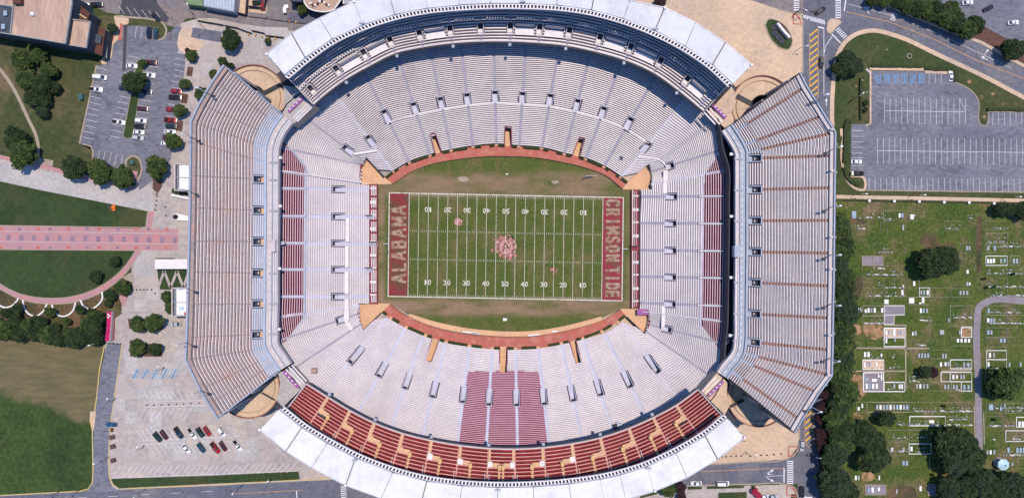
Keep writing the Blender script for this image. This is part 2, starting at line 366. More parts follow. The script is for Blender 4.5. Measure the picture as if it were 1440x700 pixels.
# lawns on the left
sheet('lawn', [(-160, 45), (0, 60), (148, 88), (136, 93), (112, 201), (119, 203), (128, 206), (131, 213), (130, 227), (120, 236), (55, 222), (0, 213), (-160, 175)], M['lawn_olive'], Z(3))
sheet('lawn', [(-160, 226), (0, 255), (60, 268), (208, 297), (205, 319), (-160, 318)], M['lawn_dark'], Z(3))
arc_in = [(-60, 360), (-25, 384), (0, 399), (12, 406), (32, 414), (65, 419), (100, 417), (125, 410), (150, 397), (175, 375), (191, 352)]
arc_out = [(-60, 368), (-25, 391), (0, 406), (25, 419), (67, 427), (107, 424), (144, 410), (172, 389), (200, 352)]
sheet('lawn', [(-160, 350)] + smoothpx(arc_in, 5)[::1][::-1][:1] + smoothpx(arc_in, 5)[::-1] + [(-160, 352)], M['lawn_dark'], Z(3))
sheet('shrub_bed', [(-160, 380), (-60, 372)] + smoothpx(arc_out, 3)[:-4] + [(172, 390), (186, 396), (186, 407), (178, 420), (172, 437), (165, 440), (148, 440), (147, 487), (60, 476), (0, 470), (-160, 455)], M['soil'], Z(3))
sheet('brick_arc_walk', smoothpx(arc_in, 5) + smoothpx(arc_out, 5)[::-1], M['brick_pink'], Z(5))
sheet('lawn', [(165, 412), (160, 420), (170, 438), (172, 440), (163, 447), (152, 437), (150, 418)], M['lawn_olive'], Z(4))
sheet('brick_spur', [(162, 409), (169, 412), (180, 420), (173, 433), (170, 424)], M['brick_pink'], Z(5))
sheet('paved_patch', [(172, 390), (186, 382), (189, 393), (187, 397), (178, 394)], M['kerb'], Z(5))
walk = sheet('brick_walk', [(-160, 317), (0, 317), (251, 322.5), (251, 352), (0, 350), (-160, 350)], M['brick_pink'], Z(4))
for i in range(26):
    x = -96 + i * 18.0 - 21
    if x > 248: break
    y0 = 329.5 + max(x, 0) * .017
    MB().pprism([(x, y0), (x + 6, y0), (x + 6, y0 + 8), (x, y0 + 8)], Z(4), Z(5) + .01).build('paver_panel', M['brick_dark'], walk)
for ya, yb in ((325, 328.5), (339.5, 343)):
    MB().ribbon(gpts([(-160, ya), (0, ya), (251, yb)]), .3, Z(5)).build('light_border', M['concrete_pale'], walk)
for k in range(14):
    xa = -70 + k * 23 + (k % 3) * 3
    if xa > 235: break
    for yy in (320, 346):
        MB().pprism([(xa, yy), (xa + 5, yy), (xa + 5, yy + 4), (xa, yy + 4)], Z(4), Z(5)).build('paver_panel', M['brick_red' if k % 2 else 'brick_dark'], walk)
sheet('brick_strip', [(209, 297), (217, 297.5), (213, 321), (205, 320)], M['brick_pink'], Z(2))
kerb([(-160, 317), (0, 317), (204, 320), (208, 297)], 'kerb', .4, .1)
kerb([(-160, 351), (0, 350.7), (190, 352)], 'kerb', .4, .1)
kerb(smoothpx(arc_in, 5), 'kerb', .4, .1); kerb(smoothpx(arc_out, 5), 'kerb', .5, .1)
sheet('meadow', [(-160, 452), (0, 470), (60, 475), (147, 487), (140, 520), (136, 560), (134, 606), (126, 604), (100, 590), (50, 563), (0, 553), (-160, 545)], M['meadow'], Z(1))
sheet('meadow', [(-160, 543), (0, 552), (50, 562), (100, 575), (127, 590), (131, 600), (131, 668), (125, 684), (112, 689), (0, 695), (-160, 704)], M['meadow'], Z(2))
path = [(-40, 70), (0, 98), (15, 118), (28, 142), (40, 168), (51, 192), (54, 206), (53, 223)]
MB().ribbon(gpts(smoothpx(path, 4)), 1.5, Z(5)).build('footpath', M['kerb'], None, 'structure')
sheet('paved_patch', [(50, 219), (57, 222), (75, 226), (74, 234), (48, 229)], M['kerb'], Z(5))
# roads
road_n = sheet('street', [(-160, -60), (560, -60), (560, 60), (480, 52), (420, 45), (340, 34), (300, 26), (262, 26), (250, 40), (235, 36), (225, 27), (165, 20), (150, 18), (130, 8), (-160, 0)], M['asphalt_warm'], Z(1))
sheet('asphalt_patch', [(176, -20), (214, -20), (222, 6), (238, 26), (235, 32), (215, 28), (168, 20), (170, 8)], M['asphalt_dark'], Z(2))
lot_w = sheet('parking_lot', [(170, 36), (205, 37), (232, 50), (250, 36), (258, 40), (252, 66), (250, 74), (262, 76), (256, 130), (247, 180), (240, 224), (230, 243), (196, 268), (192, 250), (186, 232), (170, 238), (131, 228), (130, 212), (112, 202), (136, 92), (146, 91), (156, 82), (160, 62), (170, 54)], M['asphalt_lot'], Z(3))
sheet('asphalt_patch', [(174.5, 36), (179, 36), (176.5, 100), (172, 100)], M['asphalt_dark'], Z(4))
isl = sheet('traffic_island', smoothpx([(163, 23), (185, 25), (215, 28), (228, 32), (234, 42), (230, 54), (222, 57), (224, 44), (212, 38), (192, 36), (172, 34)], 3), M['lawn_olive'], Z(5))
kerb(smoothpx([(163, 23), (185, 25), (215, 28), (228, 32), (234, 42), (230, 54), (222, 57)], 4), wd=.9, h=.12)
sheet('traffic_island', [(195, 84), (204, 88), (202, 100), (196, 132), (190, 175), (186, 193), (179, 196), (173, 192), (175, 182), (184, 134), (190, 100), (192, 88)], M['lawn_dark'], Z(5))
kerb([(195, 84), (204, 88), (202, 100), (196, 132), (190, 175), (186, 193), (179, 196), (173, 192), (175, 182), (184, 134), (190, 100), (192, 88), (195, 84)], wd=.3)
kerb([(136, 92), (112, 202), (120, 203.5), (128, 206), (131, 213), (130, 228)], wd=.7)
sheet('traffic_island', smoothpx([(131, 24), (160, 25), (163, 30), (163, 40), (150, 58), (140, 40), (131, 34)], 2), M['lawn_olive'], Z(5))
sheet('pavement', smoothpx([(160, 23), (176, 23), (181, 27), (180, 34), (171, 36), (172, 52), (160, 62), (157, 80), (147, 91), (143, 90), (150, 72), (157, 50), (163, 36)], 3), M['concrete_tan'], Z(6))
sheet('brick_strip', [(169, 33), (173, 34), (171, 56), (166, 57)], M['brick_red'], Z(7)); sheet('brick_strip', [(154, 48), (161, 50), (159, 58), (152, 57)], M['brick_red'], Z(7)); sheet('brick_strip', [(150, 70), (157, 72), (152, 84), (147, 88)], M['brick_red'], Z(7))
sheet('traffic_island', smoothpx([(178, 224), (182, 220), (190, 220), (198, 227), (198, 240), (192, 252), (180, 262), (174, 258), (180, 244)], 3), M['lawn_olive'], Z(6))
sheet('brick_strip', [(187, 240), (194, 241), (192, 250), (187, 256)], M['brick_pink'], Z(7))
kerb(smoothpx([(176, 236), (179, 224), (187, 219.5), (195, 223), (199, 233), (198, 245), (190, 257)], 4), wd=.9)
sheet('pavement', smoothpx([(255, 40), (262, 37), (268, 40), (270, 52), (288, 60), (268, 76), (257, 74), (250, 66), (251, 50)], 3), M['concrete_tan'], Z(6))
bay = sheet('parking_bay', [(271, 39), (312, 45), (310, 60), (269, 53)], M['asphalt'], Z(6))
sheet('parking_bay', [(407, 16), (455, 24), (450, 36), (403, 31)], M['asphalt'], Z(6))
road_s = sheet('street', [(-160, 706), (0, 696), (128, 689), (300, 682.5), (421, 676), (560, 670), (700, 664), (950, 655), (1060, 648), (1110, 645), (1118, 640), (1130, 640), (1130, 679), (1000, 681), (920, 692), (560, 715), (-160, 760)], M['asphalt'], Z(3))
road_sw = sheet('side_street', [(151, 481), (172, 483), (163, 545), (156, 600), (153, 650), (154, 672), (158, 684), (168, 690), (120, 692), (129, 682), (131, 660), (132, 590), (137, 560), (142, 520)], M['asphalt_lot'], Z(5))
sheet('pavement', [(127, 578), (135, 578), (133, 598), (131, 606), (126, 592)], M['concrete_tan'], Z(7))
kerb([(147, 485), (140, 520), (136, 560), (133, 578), (127, 592), (130, 604), (131, 660), (130, 678), (124, 687), (112, 690), (0, 696), (-160, 705)], 'kerb_yellow', .5)
kerb([(172, 483), (163, 545), (155, 600), (152.5, 650), (154, 670), (158, 680), (168, 687), (300, 681), (425, 674), (470, 671)], 'kerb_yellow', .5)
sheet('lawn', [(156, 672.5), (300, 668), (420, 662), (421.5, 674), (300, 679.5), (168, 686), (160, 681)], M['lawn_dark'], Z(2))
road_e = sheet('avenue', [(1128.5, -70), (1215, -70), (1219, 0), (1250, 9), (1287, 25), (1335, 44), (1380, 60), (1440, 93), (1620, 190), (1620, 225), (1440, 134), (1380, 103), (1320, 75), (1262, 48), (1225, 41), (1204, 45), (1187, 58), (1174, 83), (1169, 112), (1167, 330), (1157, 560), (1152, 640), (1152, 770), (1122, 770), (1122, 682), (1118, 660), (1124, 620), (1122, 600), (1128, 400), (1129, 100)], M['asphalt'], Z(2))
sheet('cross_street', [(1000, -70), (1130, -70), (1130, 20), (1118, 20), (1090, 12), (1060, 2), (1000, -12)], M['asphalt_warm'], Z(4))
sheet('parking_lot', [(1300, -70), (1620, -70), (1620, 160), (1440, 74), (1395, 50), (1350, 32), (1320, 5)], M['asphalt_lot'], Z(3))
sheet('verge', [(1335, 22), (1370, 30), (1440, 68), (1440, 90), (1385, 60), (1340, 42), (1290, 22), (1235, 2), (1235, -20), (1290, 0)], M['mulch'], Z(4))
MB().ribbon(gpts([(1219, 0), (1250, 9), (1287, 25), (1335, 44), (1380, 60), (1440, 93), (1620, 190)]), 1.4, .14, .03).build('pavement', M['concrete_tan'], None, 'structure')
lot_e = sheet('parking_lot', [(1225, 100), (1300, 101), (1341, 103), (1342, 115), (1355, 121), (1368, 130), (1376, 142), (1377.5, 174), (1387, 176), (1389.5, 157), (1620, 162), (1620, 273), (1217, 267.5), (1214, 248), (1196, 247), (1197, 175), (1225, 174)], M['asphalt_lot'], Z(2))
kerb([(1223, 97), (1300, 98), (1301, 101), (1341, 103)], wd=1.3, m='concrete_tan'); kerb(smoothpx([(1341, 115), (1355, 121), (1368, 130), (1376, 142), (1377.5, 174), (1382, 178), (1388, 176), (1389.5, 157)], 3), wd=.5)
kerb([(1389.5, 157), (1620, 162)], wd=.5); kerb([(1224, 98), (1224, 174), (1218, 177)], wd=.8, m='concrete_tan')
kerb([(1620, 273), (1217, 267.5)], wd=.5); kerb(smoothpx([(1188, 184), (1184, 205), (1185, 235), (1192, 255), (1203, 265), (1215, 267), (1214.5, 250), (1196, 247.5)], 3), wd=1.1, m='concrete_tan')
sw = smoothpx([(1171, 330), (1172, 250), (1172, 112), (1176, 84), (1188, 60), (1205, 48), (1226, 43.5), (1262, 51.5), (1320, 78), (1380, 106), (1440, 137.5), (1620, 228)], 5)
MB().ribbon(gpts(sw), 2.0, .15, .02).build('pavement', M['concrete_tan'], None, 'structure')
sheet('pavement', [(1181, 181), (1187, 181), (1187, 192), (1182, 192)], M['concrete_tan'], Z(4))
MB().ribbon(gpts([(1185, 190), (1184, 230), (1188, 250)]), .7, .14, .02).build('footpath', M['kerb'], None, 'structure')
MB().ribbon(gpts([(1218, 97), (1225, 104)]), 1.0, .14, .02).build('footpath', M['concrete_pale'], None, 'structure')
cem = sheet('cemetery_ground', [(1168, 283), (1620, 290), (1620, 780), (1152, 780), (1156, 650), (1160, 560), (1168, 400)], M['cemetery_turf'], Z(1))
MB().ribbon(gpts([(1166, 276.5), (1300, 279), (1440, 282), (1620, 286)]), 1.7, .15, .02).build('pavement', M['concrete_tan'], None, 'structure')
MB().ribbon(gpts([(1157, 630), (1158, 700), (1158, 780)]), .5, .15, .02).build('kerb', M['kerb'], None, 'structure')
MB().ribbon(gpts([(1165, 632), (1165, 780)]), 1.6, .15, .02).build('pavement', M['concrete_pale'], None, 'structure')
MB().ribbon(gpts([(1377, 640)] + smoothpx([(1377, 620), (1375.5, 540), (1374.5, 450), (1377, 432), (1388, 424), (1440, 423)], 5) + [(1620, 424)]), 3.2, Z(5)).build('cemetery_lane', M['gravel'], None, 'structure')
MB().ribbon(gpts([(1370, 570), (1371, 625)]), .5, .12, .02).build('kerb', M['kerb'], None, 'structure'); MB().ribbon(gpts([(1383, 580), (1384, 625)]), .4, .12, .02).build('kerb', M['kerb'], None, 'structure')
for a in ([(1273.5, 457), (1273.8, 549)], [(1204, 489), (1273, 489.5), (1307, 489.5)], [(1196, 521.5), (1273, 521.5)], [(1243, 457), (1275, 457)], [(1324, 521.5), (1366, 520.5)]):
    MB().ribbon(gpts(a), .6, Z(5)).build('footpath', M['kerb'], None, 'structure')
sheet('dirt_track', [(1374, 305), (1380, 303), (1381, 330), (1380, 380), (1374, 382), (1371, 340)], M['soil'], Z(3))
for a in ([(1213, 457), (1230, 455), (1243, 460), (1243, 472), (1232, 478), (1216, 470)], [(1196, 455), (1210, 458), (1211, 468), (1198, 470)], [(1200, 580), (1208, 580), (1214, 590), (1209, 596), (1200, 592)], [(1212, 664), (1224, 663), (1231, 671), (1222, 676), (1212, 674)], [(1296, 330), (1310, 328), (1320, 340), (1316, 352), (1302, 350), (1294, 340)], [(1308, 342), (1322, 344), (1334, 340), (1345, 344), (1338, 350), (1316, 352)], [(1248, 690), (1262, 684), (1285, 684), (1290, 700), (1250, 702)], [(1199, 526), (1212, 528), (1213, 560), (1199, 562)], [(1330, 664), (1338, 666), (1342, 671), (1332, 674)], [(1192, 395), (1212, 390), (1213, 405), (1204, 420), (1196, 405)], [(1195, 303), (1212, 307), (1220, 312), (1208, 316), (1195, 312)]):
    sheet('bare_earth', smoothpx(a + [a[0]], 3)[:-1], M['clay'] if a[0][0] < 1235 and a[0][1] > 440 else M['soil'], Z(3) + .001 * (int(a[0][0]) % 5))
# extra corner patches by the lower right roof
sheet('pavement', [(960, 684), (1100, 681), (1112, 682), (1119, 690), (1120, 760), (880, 760), (880, 706)], M['concrete'], Z(1))
for a in ([(967, 684), (987, 683.5), (987, 687), (967, 688)], [(994, 683.5), (1046, 682), (1046, 685.5), (994, 687)], [(1010, 692), (1050, 691), (1050, 740), (1010, 740)], [(1056, 682), (1063, 682), (1060, 686), (1056, 686)], [(1112, 694), (1120, 694), (1120, 760), (1112, 760)]):
    sheet('lawn', a, M['lawn_dark'], Z(3))
# kerbs of the two plazas at the avenue
kerb([(1129, 104), (1129, 24), (1122, 20), (1095, 14)], wd=.6); kerb(smoothpx([(1123, 600), (1124, 622), (1118, 638), (1106, 645), (1060, 648.5), (960, 655)], 3), wd=.6)
kerb(smoothpx([(1121, 760), (1121, 694), (1117, 685), (1106, 680.5), (1060, 680), (960, 683)], 3), wd=.6)
def redcorner(pts): MB().ribbon(gpts(pts), .7, Z(6)).build('brick_band', M['paint_red'], None, 'structure')
redcorner([(1115.5, 19), (1115.5, 34), (1127, 34.5), (1124, 26), (1118, 19.5), (1115.5, 19)]); redcorner([(1108.5, 641), (1109, 627), (1123, 627.5), (1122, 633), (1116, 639), (1108.5, 641)])
redcorner([(1106.5, 681), (1106.5, 695), (1119, 698), (1118, 690), (1113, 684), (1106.5, 681)])
tri = sheet('traffic_island', smoothpx([(1164, 31), (1168, 27), (1183, 31), (1175, 40), (1168, 47), (1164, 46), (1163, 38)], 3), M['concrete_tan'], Z(6))
kerb(smoothpx([(1164, 31), (1168, 27), (1183, 31), (1175, 40), (1168, 47), (1164, 46), (1164, 31)], 3), wd=.35)
# ---------------------------------------------------------------- painted markings (each line its own piece)
LINES = {}
def line(parent, a, b, wd=.13, m='paint_white', name='stall_line', z=None):
    z = Z(7) if z is None else z
    A = P(*a); B = P(*b); d = B - A; L = d.length; key = (name, m, round(L, 1), wd)
    if key not in LINES:
        LINES[key] = MB().quad((0, -wd / 2, 0), (L, -wd / 2, 0), (L, wd / 2, 0), (0, wd / 2, 0)).build(name, M[m], parent); o = LINES[key]
    else:
        o = LINES[key].copy(); C.objects.link(o); o.parent = parent
    o.location = (A.x, A.y, z); o.rotation_euler = (0, 0, math.atan2(d.y, d.x)); return o
for i in range(13): line(lot_w, (136.5 - 1.67 * i, 95.5 + 8.1 * i), (152 - 1.67 * i, 99 + 8.1 * i))
for i in range(15):
    if i not in (5, 6): line(lot_w, (180 - 1.86 * i, 79 + 8 * i), (195 - 1.86 * i, 82 + 8 * i))
    line(lot_w, (208 - 1.5 * i, 85 + 8 * i), (224 - 1.55 * i, 87 + 8 * i))
for i in range(17): line(lot_w, (248.5 - 1.3 * i, 74 + 8.06 * i), (262 - 1.3 * i, 77 + 8.06 * i))
for a, b in (((192, 38), (190, 54)), ((200, 39), (198, 55)), ((207, 40), (205, 55)), ((141, 212), (137, 225)), ((148, 213), (145, 227)), ((157, 215), (153, 230)), ((164, 217), (161, 232)), ((172.5, 218), (169.5, 234))): line(lot_w, a, b)
for a, b in (((167, 9), (175, 20)), ((178, 10), (186, 22)), ((188, 12), (197, 24)), ((199, 14), (208, 26)), ((209, 15), (218, 28)), ((219, 17), (225, 25))): line(road_n, a, b)
for k in range(15): line(lot_e, (1243.5 + 8.15 * k, 138 + .05 * k), (1243.5 + 8.15 * k, 174 + .1 * k) if k < 14 else (1357.6, 175))
line(lot_e, (1243.5, 156), (1357.6, 157.6), .16); line(lot_e, (1349.5, 140), (1357.6, 157))
for k in range(30): line(lot_e, (1234 + 8.15 * k, 194 + .05 * k), (1234 + 8.15 * k, 230.5 + .08 * k))
line(lot_e, (1234, 212), (1475, 215), .16)
for k in range(32): line(lot_e, (1222 + 8.15 * k, 250 + .05 * k), (1222.5 + 8.15 * k, 268 + .1 * k))
for k in range(10): line(lot_e, (1396 + 8.15 * k, 158.5), (1396 + 8.15 * k, 176))
for x in (1306.5, 1315, 1323.5, 1332): line(lot_e, (x, 103.5), (x, 118))
for y in (184, 192, 199.5, 207.5, 215.5, 222, 233, 241): line(lot_e, (1198, y), (1214, y))
for k in range(6):
    x = 1232 + 12.2 * k
    for j in range(3): MB().ribbon(gpts([(x + 3 * j, 104), (x + 3 * j, 118)]), .55, Z(7)).build('access_hatching', M['paint_blue'], lot_e)
for k in range(9): line(road_n, (1100 + 0 * k, 400), (1100, 401)) if 0 else None
for k in range(10):
    x = 202 + 8.0 * k
    line(plaza, (x, 549), (x + 9.5, 564)) if x < 272 else None
    if x < 270: line(plaza, (x + 3, 573), (x - 7, 590 - .2 * k))
    line(plaza, (x - 10, 604), (x + 2, 621)) if x < 300 else None
for k in range(17): line(plaza, (196 + 8.2 * k, 601.5 - .25 * k), (207 + 8.2 * k, 618.5 - .35 * k)); line(plaza, (207 + 8.2 * k, 624.5 - .35 * k), (218 + 8.2 * k, 640 - .35 * k)) if k < 15 else None
for k in range(31): line(plaza, (169 + 8.2 * k, 655 - .1 * k), (157 + 8.2 * k, 671.5 - .25 * k))
for a, b in (((202, 565), (290, 562)), ((202, 572), (292, 569)), ((200, 619), (340, 613)), ((200, 624), (335, 620)), ((156, 671.7), (420, 661.5)), ((325, 600), (343, 628)), ((350, 588), (400, 640))): line(plaza, a, b)
for k in range(14):
    MB().ribbon(gpts([(187 + 4.5 * k, 532), (194 + 4.5 * k, 519)]), .25 if k % 3 else .9, Z(7)).build('access_hatching', M['paint_blue'], plaza)
sheet('median_strip', [(207, 566.5), (290, 563.5), (292, 568.5), (207, 571.5)], M['tread_east'], Z(7) + .03)
# avenue markings
line(road_e, (1158.5, 41), (1158.5, 132), .25); line(road_e, (1158.5, 77), (1161, 65), .25); line(road_e, (1161, 65), (1171, 50), .25)
line(road_e, (1169.5, 48), (1182, 61), .5); line(road_e, (1150, 38), (1159, 40.5), .6)
for k in range(6): line(road_e, (1175 + 2.1 * k, 44 + 2.1 * k), (1180.5 + 2.1 * k, 39.5 + 2.1 * k), .42, name='crossing_bar')
for k in range(13): line(road_e, (1130 + 2.35 * k, 21 + .62 * k), (1131.5 + 2.35 * k, 27.5 + .62 * k), .42, name='crossing_bar')
for k in range(9): line(road_e, (1175.5, -2 + 3.4 * k), (1181.5, -2 + 3.4 * k), .5, name='crossing_bar'); line(road_e, (1116, -8 + 3.2 * k), (1124, -8 + 3.2 * k), .5, name='crossing_bar') if k < 8 else None
line(road_e, (1175.3, -6), (1175.3, 26), .2); line(road_e, (1181.8, -6), (1181.8, 26), .2); line(road_e, (1191, -10), (1187, 16), .5)
for x0, y0, x1, y1, n in ((1139, 1151, 0, 0, 0),):
    pass
def hatch(xa, xb, y0, y1, n, taper=0):
    line(road_e, (xa, y0 + 5), (xa, y1), .28, 'paint_orange'); line(road_e, (xb, y0), (xb, y1), .28, 'paint_orange')
    for k in range(n):
        t = (k + .5) / n; y = y0 + (y1 - y0) * t
        MB().ribbon(gpts([(xa + .5, y + 4), (xb - .5, y - 5)]), .62, Z(7)).build('hatch_bar', M['paint_yellow'], road_e)
hatch(1138.5, 1150.5, 42, 140, 11); hatch(1132, 1143.5, 578, 620, 5)
line(road_e, (1132, 620), (1136, 628), .28, 'paint_orange'); line(road_e, (1143.5, 620), (1140, 628), .28, 'paint_orange'); line(road_e, (1136, 628), (1140, 628), .28, 'paint_orange')
for k in range(11): line(road_e, (1108, 648 + 3.1 * k), (1114.5, 648 + 3.1 * k), .5, name='crossing_bar')
line(road_e, (1107.3, 647), (1107.3, 681), .2); line(road_e, (1115, 647), (1115, 681), .2)
line(road_s, (1102.5, 658), (1102.5, 678), .5); line(road_s, (1102.5, 657.5), (985, 662.5), .22, 'paint_orange'); line(road_s, (1102.5, 667.5), (1076, 669.5), .16)
line(road_e, (1131, 698.5), (1142, 699), .7)
for k in range(8): line(road_s, (480, 684 + 3 * k), (486, 683.6 + 3 * k), .45, name='crossing_bar')
line(road_s, (479.5, 681), (480.5, 712), .16); line(road_s, (486.5, 681), (487.5, 712), .16)
line(road_s, (330, 693.5), (426, 688.5), .2, 'paint_orange'); line(road_s, (417, 689), (418, 706), .4)
for k in range(7): line(road_s, (20 + 44 * k, 704 - 2.2 * k), (34 + 44 * k, 703.3 - 2.2 * k), .14)
def arrow(px, py, ang, s=1.0, parent=None):
    c = P(px, py); m = MB(); ca, sa = math.cos(ang), math.sin(ang)
    pts = [(-2.2, -.16), (.2, -.16), (.2, -.75), (1.8, 0), (.2, .75), (.2, .16), (-2.2, .16)]
    m.poly([(c.x + (x * ca - y * sa) * s, c.y + (x * sa + y * ca) * s, Z(8)) for x, y in pts]); m.build('turn_arrow', M['paint_white'], parent)
for a in ((1162, 143, 1.57, .9), (1218, 14, 2.2, 1.1), (1219, 12, .4, .8), (1387.5, 73, .9, .8), (1384, 82, 2.6, .9), (1084, 662, .5, .9), (1084, 674, -.5, .9), (1082, 666, 3.0, .6)): arrow(*a, parent=road_e if a[1] < 600 else road_s)
line(road_e, (1190, 17), (1250, 31), .25, 'paint_orange'); line(road_e, (1250, 31), (1312, 55), .25, 'paint_orange'); line(road_e, (1312, 55), (1375, 86), .25, 'paint_orange'); line(road_e, (1375, 86), (1440, 111), .25, 'paint_orange'); line(road_e, (1440, 111), (1520, 152), .25, 'paint_orange')
line(road_e, (1192, 6), (1260, 24), .15); line(road_e, (1260, 24), (1322, 49), .15); line(road_e, (1322, 49), (1422, 96), .15)
def text(s, px, py, h, ang, m, parent, z, wpx=None, name='lettering', off=.0, shear=0):
    cu = bpy.data.curves.new(name, 'FONT'); cu.body = s; cu.align_x = 'CENTER'; cu.align_y = 'CENTER'; cu.size = 1; cu.offset = off
    ob = bpy.data.objects.new('tmp', cu); C.objects.link(ob); bpy.context.view_layer.update()
    me = bpy.data.meshes.new_from_object(ob.evaluated_get(bpy.context.evaluated_depsgraph_get()))
    bpy.data.objects.remove(ob)
    xs = [v.co.x for v in me.vertices]; ys = [v.co.y for v in me.vertices]
    x0, x1, y0, y1 = min(xs), max(xs), min(ys), max(ys); H = h / 3; Wd = (wpx / 3) if wpx else H * (x1 - x0) / (y1 - y0)
    for v in me.vertices:
        a = (v.co.x - (x0 + x1) / 2) / (x1 - x0) * Wd; b = (v.co.y - (y0 + y1) / 2) / (y1 - y0) * H; v.co = (a, b, 0)
    me.materials.clear(); me.materials.append(M[m]); o = bpy.data.objects.new(name, me); C.objects.link(o); o.parent = parent
    c = P(px, py); o.location = (c.x, c.y, z); o.rotation_euler = (0, 0, ang); return o
text('BUS', 1252, 27, 8, 1.30, 'paint_white', road_e, Z(8), 8, 'road_marking', .02) if 0 else text('ONLY', 1257, 24, 12, -.30, 'paint_white', road_e, Z(8), 8, 'road_marking', .02)
# ---------------------------------------------------------------- playing field
fld = sheet('playing_field', smoothpx([(526, 259), (551, 259), (580, 241.5), (610, 230), (645, 224), (685, 220), (720, 220), (745, 221), (780, 226), (820, 235), (852, 247), (876, 266), (893, 266), (893, 434), (873, 436), (845, 447), (795, 459), (745, 466), (720, 467), (660, 462), (610, 452), (572, 441), (549, 427), (526, 427)], 1), M['turf_field'], Z(8))
FT = lambda t: (575.5 + 272.5 * t, 271.7 + 5.6 * t); FB = lambda t: (573.7 + 272.3 * t, 417 + 5.2 * t)
def F(t, s): a = FT(t); b = FB(t); return (a[0] + (b[0] - a[0]) * s, a[1] + (b[1] - a[1]) * s)
zf = Z(8) + .008
ez = sheet('end_zone', [F(-.1025, 0), F(0, 0), F(0, 1), F(-.1025, 1)], M['endzone_west'], zf, fld)
ez2 = sheet('end_zone', [F(1, 0), F(1.105, 0), F(1.105, 1), F(1, 1)], M['endzone_east'], zf, fld)
for k in range(21): line(fld, F(k / 20, 0), F(k / 20, 1), .28 if k in (0, 20) else .20, 'line_paint', 'yard_line', zf + .008)
for s in (0, 1): line(fld, F(-.1025, s), F(1.105, s), .45, 'line_paint', 'sideline', zf + .012)
line(fld, F(-.1025, 0), F(-.1025, 1), .45, 'line_paint', 'end_line', zf + .016); line(fld, F(1.105, 0), F(1.105, 1), .45, 'line_paint', 'end_line', zf + .016)
for k in range(101):
    if k % 5 == 0: continue
    t = k / 100
    for s0, s1 in ((.355, .372), (.628, .645), (.006, .024), (.976, .994)):
        line(fld, F(t, s0), F(t, s1), .14, 'line_paint', 'hash_mark', zf + .008) if s0 in (.355, .628) else None
mb = MB()
for k in range(101):
    if k % 5:
        for s0, s1 in ((.006, .026), (.974, .994)): mb.ribbon(gpts([F(k / 100, s0), F(k / 100, s1)]), .13, zf + .008)
mb.build('sideline_tick', M['line_paint'], fld, 'stuff')
for k, n in enumerate(('10', '20', '30', '40', '50', '40', '30', '20', '10')):
    t = (k + 1) / 10
    for s, an in ((.155, math.pi), (.857, 0)):
        p = F(t, s)
        for j, ch in enumerate(n):
            dx = (-2.75 if j == 0 else 2.75) * (1 if an == 0 else -1)
            text(ch, p[0] + dx, p[1], 6.8, an, 'line_paint', fld, zf + .024, 2.4 if ch == '1' else 4.4, 'yard_number', .015)
STROKES = {'A': [((0, 0), (.42, 1)), ((1, 0), (.58, 1)), ((.38, 1), (.62, 1)), ((.2, .32), (.8, .32))], 'L': [((.1, 0), (.1, 1)), ((.1, .0), (.95, .0))], 'B': [((.1, 0), (.1, 1)), ((.1, 1), (.75, 1)), ((.75, 1), (.85, .75)), ((.85, .75), (.72, .52)), ((.1, .52), (.72, .52)), ((.72, .52), (.92, .26)), ((.92, .26), (.78, 0)), ((.1, 0), (.78, 0))], 'M': [((.05, 0), (.05, 1)), ((.95, 0), (.95, 1)), ((.05, 1), (.5, .25)), ((.95, 1), (.5, .25))],
 'C': [((.92, .85), (.7, 1)), ((.3, 1), (.7, 1)), ((.3, 1), (.08, .75)), ((.08, .25), (.08, .75)), ((.08, .25), (.3, 0)), ((.3, 0), (.7, 0)), ((.7, 0), (.92, .18))], 'R': [((.1, 0), (.1, 1)), ((.1, 1), (.75, 1)), ((.75, 1), (.88, .75)), ((.88, .75), (.72, .5)), ((.1, .5), (.72, .5)), ((.5, .5), (.92, 0))], 'I': [((.5, 0), (.5, 1))], 'S': [((.9, .88), (.65, 1)), ((.3, 1), (.65, 1)), ((.3, 1), (.1, .76)), ((.1, .76), (.3, .54)), ((.3, .54), (.7, .46)), ((.7, .46), (.9, .24)), ((.9, .24), (.7, 0)), ((.3, 0), (.7, 0)), ((.3, 0), (.08, .14))],
 'O': [((.3, 1), (.7, 1)), ((.3, 1), (.08, .75)), ((.08, .25), (.08, .75)), ((.08, .25), (.3, 0)), ((.3, 0), (.7, 0)), ((.7, 0), (.92, .25)), ((.92, .25), (.92, .75)), ((.92, .75), (.7, 1))], 'N': [((.08, 0), (.08, 1)), ((.92, 0), (.92, 1)), ((.08, 1), (.92, 0))], 'T': [((.5, 0), (.5, 1)), ((0, 1), (1, 1))], 'D': [((.1, 0), (.1, 1)), ((.1, 1), (.65, 1)), ((.65, 1), (.92, .72)), ((.92, .72), (.92, .28)), ((.92, .28), (.65, 0)), ((.1, 0), (.65, 0))], 'E': [((.12, 0), (.12, 1)), ((.12, 1), (.9, 1)), ((.12, .5), (.8, .5)), ((.12, 0), (.9, 0))]}
